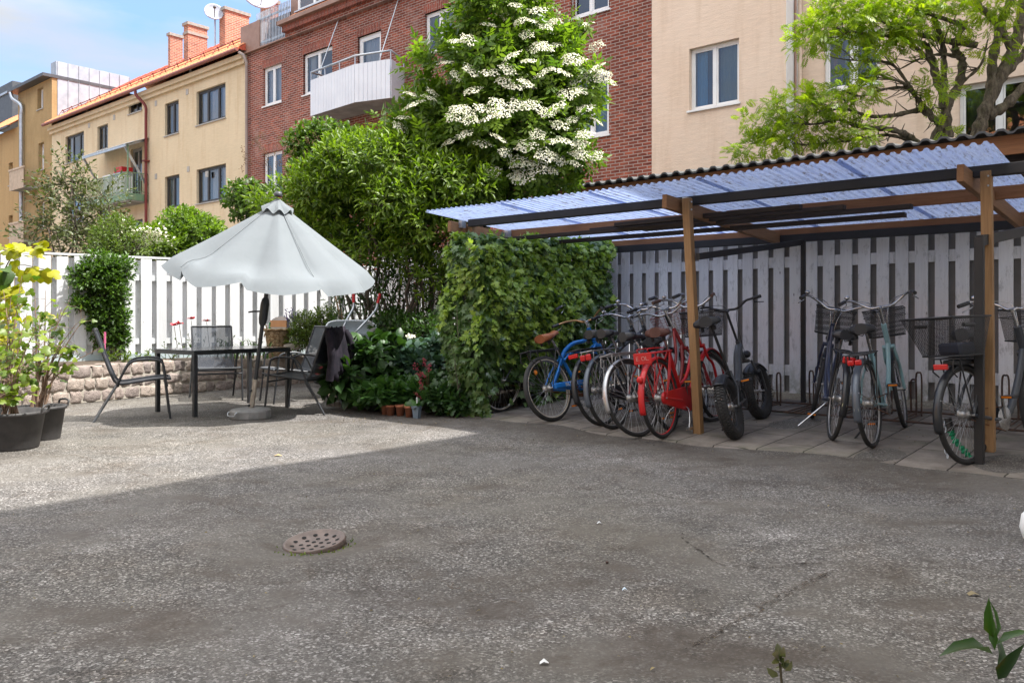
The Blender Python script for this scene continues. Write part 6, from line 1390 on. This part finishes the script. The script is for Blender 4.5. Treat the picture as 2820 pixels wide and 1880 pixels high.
# ---- bright green shrub mass in front of the corner
m_shr = leafmat('shrub_leaf', (.055, .105, .010), (.185, .27, .022), .4)
sh_e = [E(1050, 470, 230, 85, 11.5, .75), E(905, 520, 125, 85, 11.5, .6), E(1230, 520, 150, 80, 11.2, .6), E(980, 590, 170, 90, 11.9, .6), E(1170, 630, 110, 60, 11.0, .5), E(800, 555, 105, 45, 11.7, .5), E(1310, 500, 90, 40, 11.2, .45), E(1000, 680, 90, 60, 11.3, .35), E(910, 640, 60, 50, 11.5, .35), E(1130, 690, 80, 60, 11.2, .35), E(1190, 760, 50, 60, 11.1, .3), E(1120, 560, 140, 70, 11.0, .5)]
bush('shrub', 'broad bright green shrub with narrow leaves at the fence corner', 'shrub', sh_e, 3000, 8, .12, L_nar, m_shr, V(PY(1060, 900, 11.5).x, 11.6, .25), 10, .26, shell=.5, amp=.25, sc=2.5, seed=9, r0=.03, cup=.5)
# slim stems under it with thin leaves
m_dkl = leafmat('shade_leaf', (.02, .05, .012), (.06, .12, .02), .3)
US = thing('shrub', 'thicket of thin dark stems in front of the fence under the bright shrub', 'shrub', V(PY(1080, 900, 11.6).x, 11.6, .25)); mb = MB(); Bp = []; Bd = []
for i in range(34):
    px = random.uniform(905, 1230); Y = random.uniform(11.0, 12.6); p = PY(px, 905, Y); p.z = .2; q = PY(px+random.uniform(-70, 70), random.uniform(600, 680), Y+random.uniform(-.3, .3)); limb(mb, p, q, random.uniform(.006, .016), .005, .08, 6, 5)
    for k in range(22): f = random.random(); Bp.append(p.lerp(q, f)[:]); Bd.append((random.gauss(0, 1), random.gauss(0, .6), .35))
limb(mb, PY(1183, 905, 11.7), PY(1192, 560, 11.8), .045, .035, .05, 6, 8); mb.build('stems', m_bark, US, True)
leaf_mesh('foliage', m_dkl, US, *sprigs(np.array(Bp), np.array(Bd), .22, 7, .095, 1., .4), L_nar)
# ---- lilac behind
m_lil = leafmat('lilac_leaf', (.04, .08, .012), (.12, .20, .03), .35)
LI = bush('lilac_shrub', 'darker lilac shrub with brown seed heads in front of the brick wall', 'shrub', [E(890, 425, 90, 60, 14.2, .6), E(905, 395, 115, 50, 14.2, .5), E(680, 555, 60, 55, 14.2, .4), E(905, 460, 105, 55, 14.0, .5)], 1300, 7, .095, L_wide, m_lil, V(PY(840, 900, 14.1).x, 14.1, .1), 6, .22, shell=.5, seed=5)
mb = MB()
for i in range(60):
    p = PY(random.uniform(660, 1000), random.uniform(365, 470), 13.6); 
    for k in range(10): mb.ball(p+V(random.gauss(0, .02), random.gauss(0, .02), k*.012-.05), .008, 4)
mb.build('seed_heads', pm('seed_brown', (.16, .09, .04), .9), LI, True)['kind'] = 'stuff'
# ---- trees and shrubs beyond the left fence
m_olv = leafmat('olive_leaf', (.045, .06, .02), (.12, .14, .055), .3)
bush('young_tree', 'slender open tree with olive leaves beyond the left fence', 'tree', [E(200, 560, 130, 110, 15.6, .8), E(140, 640, 95, 90, 15.5, .6), E(275, 600, 85, 115, 15.4, .6), E(190, 490, 80, 70, 15.6, .5), E(250, 690, 120, 60, 15.3, .6)], 430, 7, .105, L_ov, m_olv, V(PY(220, 900, 15.5).x, 15.5, .1), 9, .34, shell=.1, amp=.5, seed=6, r0=.03, part='crown', trunkname='trunk')
m_yg = leafmat('yellow_green_leaf', (.05, .09, .012), (.14, .20, .025), .35)
bush('shrub', 'light green feathery shrub looking over the left fence', 'shrub', [E(330, 660, 60, 60, 14.6, .5), E(300, 700, 60, 40, 14.4, .4), E(390, 690, 60, 35, 14.4, .4)], 700, 8, .08, L_nar, m_yg, V(PY(330, 900, 14.5).x, 14.5, .1), 6, .25, seed=8)
YF = bush('shrub', 'cream flowering shrub looking over the fence left of the parasol', 'shrub', [E(425, 665, 60, 35, 14.9, .4), E(470, 690, 60, 30, 14.8, .4)], 500, 7, .09, L_ov, m_shr, V(PY(430, 900, 14.8).x, 14.8, .1), 5, .22, seed=10)
A = (np.array([PY(random.gauss(395, 30), random.gauss(655, 12), 14.4)[:] for _ in range(700)]), rv(700), np.tile([(.1, -.5, .8)], (700, 1)), .035); leaf_mesh('flowers', m_flow, YF, *A, (np.array([(-.5, -.5, 0), (.5, -.5, 0), (.5, .5, 0), (-.5, .5, 0)], float), [(0, 1, 2, 3)]))['kind'] = 'stuff'
bush('shrub', 'glossy dark green shrub between the left fence and the yellow building', 'shrub', [E(510, 625, 70, 42, 15.4, .5), E(560, 650, 60, 50, 15.2, .5), E(480, 660, 60, 40, 15.2, .4)], 800, 8, .10, L_ov, m_eld, V(PY(520, 900, 15.3).x, 15.3, .1), 6, .24, seed=12)
# ---- climber on the left fence
m_clm = leafmat('climber_leaf', (.03, .07, .010), (.09, .17, .02), .35)
cl_e = []
for s_, z_, rs_, rz_ in ((-.96, 1.72, .32, .25), (-.88, 1.40, .36, .3), (-.84, 1.05, .34, .3), (-.80, .75, .26, .2), (-1.1, 1.6, .3, .2), (-.7, 1.75, .28, .18), (-1.2, 1.2, .14, .1)):
    c = LF(s_, .12, z_); cl_e.append((c.x, c.y, c.z, rs_, .13, rz_))
CLB = bush('climbing_plant', 'green climber growing up the white fence left of the table', 'climber', cl_e, 1500, 6, .07, L_ov, m_clm, LF(-.85, .1, .44), 6, .16, shell=.3, amp=.2, seed=14, r0=.01, barkm=m_stem)
# ---- ivy over the end of the shelter
m_ivy = leafmat('ivy_leaf', (.040, .088, .022), (.105, .175, .042), .25, .38, .5); m_ivn = leafmat('ivy_new_leaf', (.17, .27, .038), (.32, .42, .08), .32, .38, .4)
IV = thing('ivy', 'thick ivy hedge covering the left end of the bicycle shelter', 'ivy', ab(-6.2, 8, 0))
def ivy_face(n):
    P = []; Nn = []
    b = 6.38+rng.random(n)*2.42; z = .06+rng.random(n)*2.04; lump = lumps(np.stack([b*1.3, z*1.6, 0*b], 1), 2.2, 21)
    top = 1.83+.05*(b-6.3)+.08*lumps(np.stack([b, 0*b, 0*b], 1), 3, 4); k = rng.random(n)
    a = -5.86+.10*lump+.02*rng.normal(size=n)-.06*np.clip((z-1.6)/.5, 0, 1)**2-.10*np.clip((.5-z)/.5, 0, 1)
    for i in range(n):
        if z[i] > top[i]: continue
        if (z[i] < .25 and b[i] > 7.0 and rng.random() < .75) or (z[i] < .36 and 6.5 < b[i] < 7.25 and rng.random() < .93): continue
        P.append(ab(a[i], b[i], z[i]+.03)); Nn.append(ab(1, 0, .25))
    m_ = int(n*.17)                                                 # front end, facing the yard
    a2 = -6.38+rng.random(m_)*.58; z2 = .05+rng.random(m_)*1.80
    for i in range(m_): P.append(ab(a2[i], 6.34+.07*math.sin(z2[i]*5+a2[i]*4)-.05*rng.random()+.10*max(0, -(a2[i]+6.2)), z2[i])); Nn.append(ab(-.1, -1, .25))
    m_ = int(n*.16); a3 = -6.4+rng.random(m_)*.5; b3 = 6.4+rng.random(m_)*2.6
    for i in range(m_): P.append(ab(a3[i], b3[i], 1.86+.045*(b3[i]-6.3)+.05*math.sin(b3[i]*6)+.04*rng.random())); Nn.append(ab(.2, -.2, 1))
    return np.array(P), np.array(Nn)
P, Nn = ivy_face(5600); n = len(P); D = norm(Nn*.35+np.array([0, 0, -.75])+rng.normal(size=(n, 3))*.45)
leaf_mesh('foliage', m_ivy, IV, P, D, norm(Nn)+rng.normal(size=(n, 3))*.32, .075+.04*rng.random(n), L_st)
P, Nn = ivy_face(4200); keep = lumps(P*np.array([1, 1, 1.4]), 3.2, 33) > .10; P, Nn = P[keep]+norm(Nn[keep])*.045, Nn[keep]; n = len(P); D = norm(Nn*.55+np.array([0, 0, -.6])+rng.normal(size=(n, 3))*.5)
leaf_mesh('young_foliage', m_ivn, IV, P, D, norm(Nn)+rng.normal(size=(n, 3))*.35, .055+.04*rng.random(n), L_st)
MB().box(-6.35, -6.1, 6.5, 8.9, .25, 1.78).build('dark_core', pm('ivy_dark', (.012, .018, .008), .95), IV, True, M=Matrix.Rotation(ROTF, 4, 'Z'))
mb = MB()
for i in range(60): b = random.uniform(6.3, 9.2); limb(mb, ab(-6.15, b, .02), ab(-6.08, b+random.uniform(-.3, .3), random.uniform(.5, 1.8)), .009, .004, .1, 5, 4)
mb.build('stems', m_bark, IV, True)
# ---- currant bushes and hop at the left edge
m_cur = leafmat('currant_leaf', (.05, .105, .012), (.21, .27, .022), .4); m_hop = leafmat('hop_leaf', (.20, .22, .005), (.40, .37, .008), .38)
def currant(label, x, y, z0, tips, nleaf, size, seed):
    o = thing('currant_bush', label, 'bush', V(x, y, z0)); mb = MB(); Pp = []; Dd = []; r_ = random.Random(seed)
    for (px, py, Y) in tips:
        p = V(x+r_.uniform(-.08, .08), y+r_.uniform(-.08, .08), z0); q = PY(px, py, Y); mid = p.lerp(q, .5)+V((q.x-p.x)*-.12, 0, .06); pts = smooth([p, mid, q], 6); mb.tube(pts, [.011-.009*i/(len(pts)-1) for i in range(len(pts))], 5)
        for k in range(nleaf):
            f = r_.uniform(.3, 1)**.8; i = int(f*(len(pts)-1)); d = V(r_.gauss(0, 1), r_.gauss(0, 1), r_.gauss(.3, .6)).normalized(); e = pts[i]+d*r_.uniform(.04, .13); mb.tube([pts[i], e], .0018, 3); Pp.append(e[:]); Dd.append((d+V(0, 0, -.35))[:])
    mb.build('stems', m_wood2, o, True); n = len(Pp)
    leaf_mesh('foliage', m_cur, o, np.array(Pp), np.array(Dd), np.array([(.25, -.5, .8)])+rng.normal(size=(n, 3))*.45, size*(.6+.7*rng.random(n)), L_cu); return o
currant('sparse currant bush with yellowing lobed leaves in the front black tub', -4.19, 6.80, .27, [(-10, 900, 6.8), (30, 820, 6.9), (60, 760, 7.0), (75, 860, 6.8), (100, 900, 6.7), (120, 940, 6.9), (40, 950, 6.6), (10, 800, 7.), (90, 1000, 6.6), (130, 990, 6.7), (60, 990, 6.5), (20, 1040, 6.5), (-20, 980, 6.6), (70, 1100, 6.55), (0, 1090, 6.4), (45, 880, 6.9)], 13, .064, 3)
currant('taller currant bush with bare reaching twigs in the rear black tub', -4.22, 7.32, .27, [(195, 820, 7.4), (210, 890, 7.3), (170, 850, 7.4), (140, 860, 7.5), (180, 940, 7.3), (280, 955, 7.4), (110, 870, 7.3), (200, 985, 7.3), (150, 920, 7.2), (125, 800, 7.5), (235, 870, 7.4), (95, 780, 7.4)], 12, .064, 4)
HP = thing('hop_vine', 'golden hop vine with large yellow leaves at the far left edge', 'climber', PY(-20, 1100, 7.8)); mb = MB(); mb.tube(smooth([PY(-30, 1180, 7.8), PY(-15, 950, 7.8), PY(0, 780, 7.9), PY(50, 690, 8.0), PY(112, 705, 8.1)], 6), .006, 5); mb.tube(smooth([PY(-20, 800, 7.8), PY(30, 730, 7.9), PY(140, 745, 8.0)], 5), .004, 5); mb.build('stems', m_stem, HP, True)
n = 150; Pp = np.array([PY(*(lambda u: (random.uniform(-40, 120), 672+abs(random.gauss(0, 14))) if u < .22 else ((random.uniform(-40, 60), random.uniform(690, 800)) if u < .3 else (random.gauss(0, 35), random.uniform(780, 980))))(random.random()), random.uniform(7.5, 8.1))[:] for _ in range(n)])
leaf_mesh('foliage', m_hop, HP, Pp, rng.normal(size=(n, 3))*.6+np.array([.6, -.3, -.3]), np.array([(.1, -.45, .85)])+rng.normal(size=(n, 3))*.4, .07+.07*rng.random(n), L_cu)
n = 6; leaf_mesh('foliage', m_clm, HP, np.array([PY(random.uniform(-5, 40), random.uniform(715, 760), 7.4)[:] for _ in range(n)]), rng.normal(size=(n, 3))*.3+np.array([.1, -.1, -1]), np.array([(.5, -.8, .2)])+rng.normal(size=(n, 3))*.3, .17, L_wide)
for (px, py) in ((75, 745), (130, 745)):
    n = 4; leaf_mesh('foliage', m_hop, HP, np.array([PY(px+random.uniform(-18, 18), py+random.uniform(-10, 6), 7.9)[:] for _ in range(n)]), rng.normal(size=(n, 3))*.4+np.array([.2, 0, -1]), np.array([(.3, -.9, .3)])+rng.normal(size=(n, 3))*.3, .13, L_cu)
hl = []
for s_ in (-3.6, -2.4, -1.2, 0, 1.2, 2.4): c = LF(s_, -1.2, .75); hl.append((c.x, c.y, c.z, .9, .55, .85))
bush('hedge', 'dark green hedge seen through the gaps of the left fence', 'hedge', hl, 1500, 6, .12, L_ov, m_dkl, LF(-.6, -1.2, 0), 8, .2, seed=52)
# ---- small plants on the raised bed
def clump(name, label, cat, px, py, Y, n, hgt_, spr, size, tpl, mat, up=.7, group=None, stemm=None, leaves=7, z0=None):
    c = PY(px, py, Y)
    if z0 is not None: c.z = z0
    o = thing(name, label, cat, c, 0, group); m_ = n; P = np.array([(c.x+random.gauss(0, spr*.35), c.y+random.gauss(0, spr*.3), c.z) for _ in range(m_)]); D = norm(rng.normal(size=(m_, 3))*np.array([.5, .5, .1])+np.array([0, 0, 1.])); Ls = hgt_*(.6+.5*rng.random(m_))
    leaf_mesh('foliage', mat, o, *sprigs(P, D, Ls, leaves, size, 1.1, up), tpl); mb = MB()
    for i in range(m_): mb.tube([P[i], P[i]+D[i]*Ls[i]], [.004, .002], 4)
    mb.build('stems', stemm or m_stem, o, True); return o
RO = clump('rose_bush', 'rose bush with three red blooms behind the table at the fence', 'rose bush', 540, 965, 12.05, 10, .42, .35, .06, L_ov, m_clm, leaves=5, z0=.46)
m_rose = pm('rose_red', (.62, .005, .03), .5, 0, (.45, .004, .02), 30)
for px, py in ((480, 898), (494, 894), (526, 880), (569, 886)):
    c = PY(px, py, 11.6); n = 26; rad = rng.random(n); d = rv(n)*np.array([1, 1, .3])+np.array([0, 0, .5])
    leaf_mesh('flower', m_rose, RO, np.array([c[:]])+norm(d)*.012, d, np.array([(0, 0, 1.)])-d*.7+rng.normal(size=(n, 3))*.3, .03+.03*rad, L_wide); MB().tube([c, V(c.x+.02, c.y+.1, .5)], .004, 4).build('stem', m_stem, RO, True)
clump('garden_plant', 'sparse leggy plant between the roses and the lily leaves', 'plant', 598, 962, 12.0, 7, .42, .25, .055, L_ov, m_clm, leaves=7, z0=.46); clump('garden_plant', 'small yellow green plant at the left side of the rear chair', 'plant', 462, 968, 11.9, 6, .32, .2, .05, L_ov, m_yg, z0=.46)
def blades(name, label, px, Y, n, L, z0, spread):
    c = PY(px, 960, Y); c.z = z0; o = thing(name, label, 'plant', c); mb = MB()
    for i in range(n):
        b = c+V(random.gauss(0, spread), random.gauss(0, .06), 0); a = random.uniform(0, 6.28); d = V(math.cos(a), math.sin(a)*.7, 0); l = L*random.uniform(.6, 1.1); w = .011; Lf = []; Rt = []; sd_ = V(-d.y, d.x, 0)
        for k in range(9): f = k/8; p = b+d*(l*.62*f**1.6)+V(0, 0, l*(f*1.15-.62*f**2.6)); ww = w*(1-f**2)+.001; Lf.append(p+sd_*ww); Rt.append(p-sd_*ww)
        mb.grid([Lf, Rt])
    mb.build('leaves', pm('lily_leaf', (.06, .15, .02), .45, 0, (.14, .24, .05), 4), o, True); return o
blades('day_lily', 'clump of arching strap leaves left of the parasol pole', 655, 12.0, 34, .5, .46, .12); blades('day_lily', 'narrow strap leaves between the parasol pole and the wicker basket', 722, 12.0, 18, .45, .46, .06)
LV = clump('lavender', 'lavender with purple spikes right of the wicker basket', 'lavender', 800, 950, 12.5, 16, .42, .22, .05, L_nar, m_olv, z0=.46)
mb = MB()
for i in range(9):
    p = PY(random.uniform(785, 815), random.uniform(845, 880), 12.4)
    for k in range(14): mb.ball(p+V(random.gauss(0, .01), random.gauss(0, .01), -k*.012), .009, 4)
mb.build('flower_spikes', pm('lavender_purple', (.13, .09, .28), .8), LV, True)
bush('shrub', 'light green small leaved shrub right of the wicker basket', 'shrub', [E(840, 900, 45, 35, 12.5, .3), E(865, 930, 35, 35, 12.4, .25), E(820, 935, 30, 30, 12.3, .2), E(900, 880, 40, 30, 12.5, .25)], 700, 7, .045, L_ov, m_yg, V(PY(845, 960, 12.4).x, 12.4, .45), 6, .14, seed=31, r0=.01, barkm=m_stem)
for i, (px, lab) in enumerate(((352, 'leafy seedling in the raised bed right of the climber, next to the left chair'), (300, 'leafy seedling in the raised bed below the climber, behind the left chair'), (420, 'leafy seedling in the raised bed just left of the table'))): clump('seedling', lab, 'plant', px, 985, 11.3+.2*i, 8, .16, .3, .075, L_ov, m_yg, z0=.45, group='seedlings on the raised bed')
# ---- shaded bed at the right
m_hyd = leafmat('hydrangea_leaf', (.018, .048, .013), (.05, .11, .026), .22); m_blu = leafmat('blue_green_leaf', (.03, .065, .045), (.07, .13, .085), .2); m_geo = leafmat('woodland_leaf', (.025, .07, .018), (.07, .155, .035), .28)
bush('hydrangea', 'hydrangea bush with broad dark leaves beside the jacket chair', 'shrub', [E(1000, 1010, 75, 70, 9.9, .4), E(960, 1050, 60, 55, 9.6, .35), E(1060, 990, 60, 55, 10.1, .4), E(1040, 1060, 60, 40, 9.7, .3)], 270, 5, .17, L_wide, m_hyd, V(PY(1000, 1100, 9.8).x, 9.8, .1), 7, .2, amp=.45, seed=41, r0=.012, barkm=m_stem, up=.9)
bush('shrub', 'blue green leafy plant behind the pots in the shaded bed', 'shrub', [E(1115, 1000, 60, 50, 10.2, .35), E(1160, 1030, 50, 45, 9.9, .3), E(1200, 980, 45, 50, 10.4, .3)], 380, 5, .13, L_wide, m_blu, V(PY(1140, 1100, 10).x, 10.0, .12), 6, .16, seed=43, r0=.01, barkm=m_stem, up=.9)
WFl = bush('shrub', 'dark shrub with flat white flower heads behind the shaded bed', 'shrub', [E(1180, 920, 60, 50, 10.9, .35), E(1120, 920, 60, 40, 11., .35), E(1230, 960, 40, 60, 10.8, .3), E(1080, 900, 60, 40, 11.2, .3)], 520, 6, .085, L_ov, m_dkl, V(PY(1170, 1000, 10.9).x, 10.9, .2), 6, .18, seed=45, r0=.012)
for px, py in ((1130, 928), (1150, 962), (1165, 975), (1100, 985), (1190, 962)):
    n = 60; c = PY(px, py, 10.45); rr_ = np.sqrt(rng.random(n)); an = rng.random(n)*6.28; P = np.stack([c.x+.06*rr_*np.cos(an), c.y+.05*rr_*np.sin(an), c.z+.02*(1-rr_)+.012*rng.normal(size=n)], 1)
    leaf_mesh('flower_head', m_flow, WFl, P, rv(n), np.tile([(.1, -.6, .7)], (n, 1))+rng.normal(size=(n, 3))*.3, .02, (np.array([(-.5, -.5, 0), (.5, -.5, 0), (.5, .5, 0), (-.5, .5, 0)], float), [(0, 1, 2, 3)]), True, .5+.5*rng.random(n))
bush('ground_plant', 'low lobed green plant spilling over the terracotta pots', 'plant', [E(1060, 1085, 75, 26, 9.2, .3), E(1120, 1080, 60, 26, 9.3, .28), E(1000, 1095, 35, 22, 9.3, .2)], 300, 4, .105, L_cu, m_geo, V(PY(1080, 1120, 9.3).x, 9.3, .12), 5, .1, seed=47, r0=.006, barkm=m_stem, up=1.4, twigs=False)
HE = bush('coral_bells', 'coral bells with pink flower spires left of the ivy', 'plant', [E(1215, 1095, 55, 38, 9.0, .3), E(1265, 1110, 50, 35, 8.9, .25), E(1190, 1060, 45, 30, 9.3, .25), E(1300, 1090, 40, 45, 8.9, .2)], 420, 4, .085, L_cu, m_hyd, V(PY(1220, 1130, 9).x, 9.0, .08), 5, .1, seed=49, r0=.005, barkm=m_stem, up=1.2, twigs=False)
m_pink2 = pm('coral_pink', (.36, .045, .075), .7, 0, (.28, .035, .06), 30)
for (x0, y0, x1, y1) in ((1166, 985, 1172, 1010), (1140, 1000, 1155, 1035), (1152, 1030, 1162, 1062), (1184, 1000, 1180, 1025), (1160, 1025, 1172, 1040), (1145, 1080, 1160, 1098), (1158, 1050, 1162, 1075)):
    mb = MB(); p = PY(x0, y0, 8.95); q = PY(x1, y1, 8.95)
    for k in range(26): mb.ball(p.lerp(q, random.random())+V(random.gauss(0, .012), random.gauss(0, .012), random.gauss(0, .005)), random.uniform(.004, .0075), 5)
    f_ = mb.build('flower_spire', m_pink2, HE, True); MB().tube([q, V(PY(1180, 1100, 9).x, 9.05, .15)], .0025, 4).build('stalk', pm('red_stalk', (.2, .06, .05), .7), f_, True)
m_terra = pm('terracotta', (.36, .13, .065), .85, 0, (.28, .10, .055), 9)
for i, (px, py, mat_, r_, h_, lab) in enumerate(((1033, 1126, m_blackp, .055, .13, 'small black plastic nursery pot at the left end of the pot row'), (1062, 1134, m_terra, .05, .10, 'terracotta pot half hidden behind another, second in the pot row'), (1076, 1137, m_terra, .052, .115, 'front terracotta pot under pale lobed leaves'),
        (1102, 1139, m_terra, .05, .12, 'terracotta pot in the middle of the row before the green plant'), (1127, 1142, m_terra, .05, .12, 'terracotta pot standing next to the blue grey pot'), (1148, 1145, pm('blue_grey_pot', (.16, .21, .26), .6), .056, .135, 'square blue grey plastic pot at the right end of the pot row'))):
    g = G(px, py+6); o = thing('flower_pot', lab, 'flower pot', V(g.x, g.y, gzat(g.x, g.y)), .4, 'small pots in a row before the shaded bed'); nn = 4 if i == 5 else 24
    MB().lathe([(.001, 0), (r_*.72, 0), (r_*.95, h_*.78), (r_*1.06, h_*.78), (r_*1.1, h_), (r_*.98, h_), (r_*.92, h_*.85), (.001, h_*.85)], nn, None, nn > 4).build('body', mat_, o); MB().lathe([(.001, h_*.855), (r_*.9, h_*.852)], 16).build('soil', m_soil, o)
    n = 6; c = np.array([g.x, g.y, gzat(g.x, g.y)+h_*.9]); d = rv(n)*np.array([1, 1, .2])+np.array([0, 0, .7])
    if i != 3: leaf_mesh('plant', m_geo, o, c+rv(n)*.02, d, np.array([(0, -.4, 1.)])+rng.normal(size=(n, 3))*.3, .09, L_cu)
    if i in (0, 5): MB().box(-.006, .006, -.002, .002, h_*.8, h_+.09).build('plant_label', m_white, o)
# ---- wisteria behind the outbuilding
m_wis = leafmat('wisteria_leaf', (.12, .20, .010), (.34, .42, .018), .5); YW = 13.2
WI = thing('wisteria', 'old gnarled wisteria with yellow green leaves at the upper right', 'tree', V(PY(2600, 900, YW).x, YW, .2)); mb = MB()
def gn(pts, r0, r1, k=10, Y=YW):
    P = [PY(p[0], p[1], Y+(p[2] if len(p) > 2 else 0)) for p in pts]; P = smooth(P, 7); n = len(P); mb.tube(P, [(r0+(r1-r0)*i/(n-1))*(1+.18*math.sin(i*1.7)+random.uniform(-.12, .12)) for i in range(n)], k); return P
tr = []
tr += gn([(2650, 900), (2655, 520), (2685, 400), (2705, 330), (2740, 240), (2785, 150), (2812, 60), (2830, -40)], .115, .09); gn([(2720, 320), (2770, 290), (2830, 230), (2880, 200)], .085, .06); gn([(2745, 230), (2800, 170), (2840, 120)], .07, .05); gn([(2790, 140), (2740, 60), (2700, 20), (2670, -30)], .065, .04); gn([(2730, 250), (2735, 160), (2760, 60), (2790, -20)], .075, .055)
gn([(2570, 900), (2575, 420), (2600, 340), (2605, 285), (2580, 220), (2565, 160), (2550, 122)], .09, .05); gn([(2610, 380), (2605, 300), (2640, 235), (2650, 170), (2630, 130), (2660, 60)], .09, .04); gn([(2595, 300), (2600, 200), (2595, 120), (2570, 40)], .06, .035)
br_ = []
for pts, r0 in (([(2530, 400), (2495, 372), (2441, 355), (2370, 350), (2311, 330), (2260, 340), (2200, 345)], .06), ([(2590, 345), (2540, 290), (2500, 240), (2470, 222), (2400, 212)], .05), ([(2690, 125), (2600, 112), (2520, 95), (2441, 100), (2360, 90), (2290, 75)], .055), ([(2575, 330), (2533, 305), (2460, 318), (2390, 320), (2330, 300), (2250, 310)], .05),
        ([(2565, 170), (2520, 130), (2450, 70), (2380, 40)], .04), ([(2520, 260), (2460, 180), (2400, 170), (2330, 165)], .03), ([(2510, 240), (2440, 245), (2370, 265), (2320, 250)], .028), ([(2500, 385), (2440, 372), (2360, 385), (2280, 395), (2200, 400)], .03), ([(2660, 165), (2600, 150), (2540, 160), (2480, 190)], .035), ([(2650, 70), (2560, 40), (2470, 20), (2400, -20)], .04), ([(2640, 235), (2700, 180), (2720, 110)], .03), ([(2550, 122), (2480, 105), (2420, 130)], .03)):
    br_ += gn([(p[0], p[1], -.15-.25*k/6+random.uniform(-.15, .15)) for k, p in enumerate(pts)], r0, .010, 7)
for i in range(230):
    p = random.choice(br_); q = p+V(random.gauss(-.14, .2), random.gauss(-.05, .15), random.gauss(.03, .14)); m_ = p.lerp(q, .5)+V(0, 0, random.gauss(0, .05)); mb.tube([p, m_, q], [.011, .008, .003], 4)
mb.build('trunk', m_wist, WI, True)
clp = [(2110, 325, 60, 22), (2190, 295, 80, 30), (2280, 285, 75, 32), (2370, 240, 55, 35), (2360, 383, 95, 16), (2130, 402, 70, 20), (2200, 360, 60, 22), (2260, 90, 60, 30), (2330, 45, 100, 45), (2440, 50, 110, 40), (2490, 90, 55, 28), (2590, 60, 70, 38), (2580, 250, 32, 38), (2720, 125, 28, 36), (2720, 30, 50, 28), (2230, 115, 30, 14), (2420, 105, 70, 22), (2590, 372, 30, 8), (2300, 370, 70, 18), (2380, 10, 110, 25), (2550, 15, 80, 22), (2060, 418, 30, 12), (2760, -10, 60, 25), (2410, 160, 40, 15)]
we = [E(a_, b_, c_*.8, d_*.8, YW-.35, .32) for a_, b_, c_, d_ in clp]
P, D = crown(we, 950, .1, .15, .35, 3., 7); n = len(P)
A = sprigs(P, D*np.array([1, .7, .5])+np.array([-.25, -.1, .05]), .22, 3, .19, 1.0, 1.1, .3); leaf_mesh('crown', m_wis, WI, *A, L_pin)
# ---- plants close to the camera
m_fgl = leafmat('dark_glossy_leaf', (.012, .035, .008), (.04, .10, .012), .3, .3, .6)
FG = thing('oleander', 'dark potted plant with long leaves in the bottom right corner', 'plant', V(.80, 1.22, 0)); mb = MB(); mb.tube(smooth([V(.80, 1.22, .2), V(.778, 1.24, .45), V(.757, 1.25, .56), V(.753, 1.25, .64)], 5), .006, 6); mb.build('stem', m_stem, FG, True)
def fl(p, q, w, nrm_):
    p = Vector(p); q = Vector(q); return (p[:], (q-p)[:], nrm_, (q-p).length)
fls = [fl(PY(2735, 1755, 1.25), PY(2715, 1668, 1.22), .1, (-.7, -.7, .2)), fl(PY(2740, 1760, 1.25), PY(2752, 1655, 1.27), .1, (.8, -.5, .2)), fl(PY(2735, 1800, 1.25), PY(2608, 1757, 1.2), .1, (-.1, -.25, 1)), fl(PY(2742, 1775, 1.25), PY(2840, 1720, 1.25), .1, (.1, -.3, 1)), fl(PY(2748, 1870, 1.25), PY(2800, 1790, 1.2), .1, (-.6, -.7, .3)), fl(PY(2745, 1840, 1.25), PY(2760, 1730, 1.3), .1, (.4, -.8, .3)), fl(PY(2750, 1900, 1.25), PY(2680, 1960, 1.2), .1, (-.2, -.6, .6)), fl(PY(2740, 1790, 1.25), PY(2728, 1690, 1.25), .1, (-.5, -.8, .1))]
leaf_mesh('leaves', m_fgl, FG, [f[0] for f in fls], [f[1] for f in fls], [f[2] for f in fls], [f[3] for f in fls], LT(.22, .10, .25)).data.polygons.foreach_set('use_smooth', [True]*6*len(fls))
MB().lathe([(.001, 0), (.1, 0), (.14, .28), (.155, .28), (.158, .32), (.14, .32), (.13, .27), (.001, .27)], 32).build('pot', pm('orange_pot', (.62, .13, .03), .6), FG)
FG.children[-1].location = (.09, .02, 0)
FW = thing('small_plant', 'short budding stem poking up at the bottom edge of the picture', 'plant', V(PY(2145, 1880, 1.75).x, 1.75, 0)); tp = PY(2148, 1825, 1.75); b0 = FW.location
MB().tube(smooth([Vector(b0), b0.lerp(tp, .6)+V(.01, 0, 0), tp], 5), .003, 5).build('stem', m_stem, FW, True)
n = 16; leaf_mesh('leaves', leafmat('bud_leaf', (.06, .08, .03), (.16, .14, .10), .3), FW, np.array([tp[:]])+rng.normal(size=(n, 3))*np.array([.006, .006, .014]), rng.normal(size=(n, 3))*.6+np.array([0, 0, .7]), rng.normal(size=(n, 3))+np.array([0, -1., .3]), .018+.01*rng.random(n), L_wide)
MO = thing('weeds', 'tiny green weeds growing around the drain cover rim', 'weeds', V(mc.x, mc.y, gzat(mc.x, mc.y))); n = 130; an = rng.normal(size=n)*.75-1.0; P = np.stack([mc.x+.165*np.cos(an)*(1+.25*rng.random(n)), mc.y+.165*np.sin(an)*(1+.4*rng.random(n)), np.full(n, gzat(mc.x, mc.y-.15)+.003)], 1)
leaf_mesh('leaves', leafmat('weed_leaf', (.05, .09, .01), (.16, .2, .02), .3), MO, P, rng.normal(size=(n, 3))+np.array([0, 0, .7]), np.tile([(0, -.5, 1.)], (n, 1))+rng.normal(size=(n, 3))*.4, .012+.008*rng.random(n), L_ov)
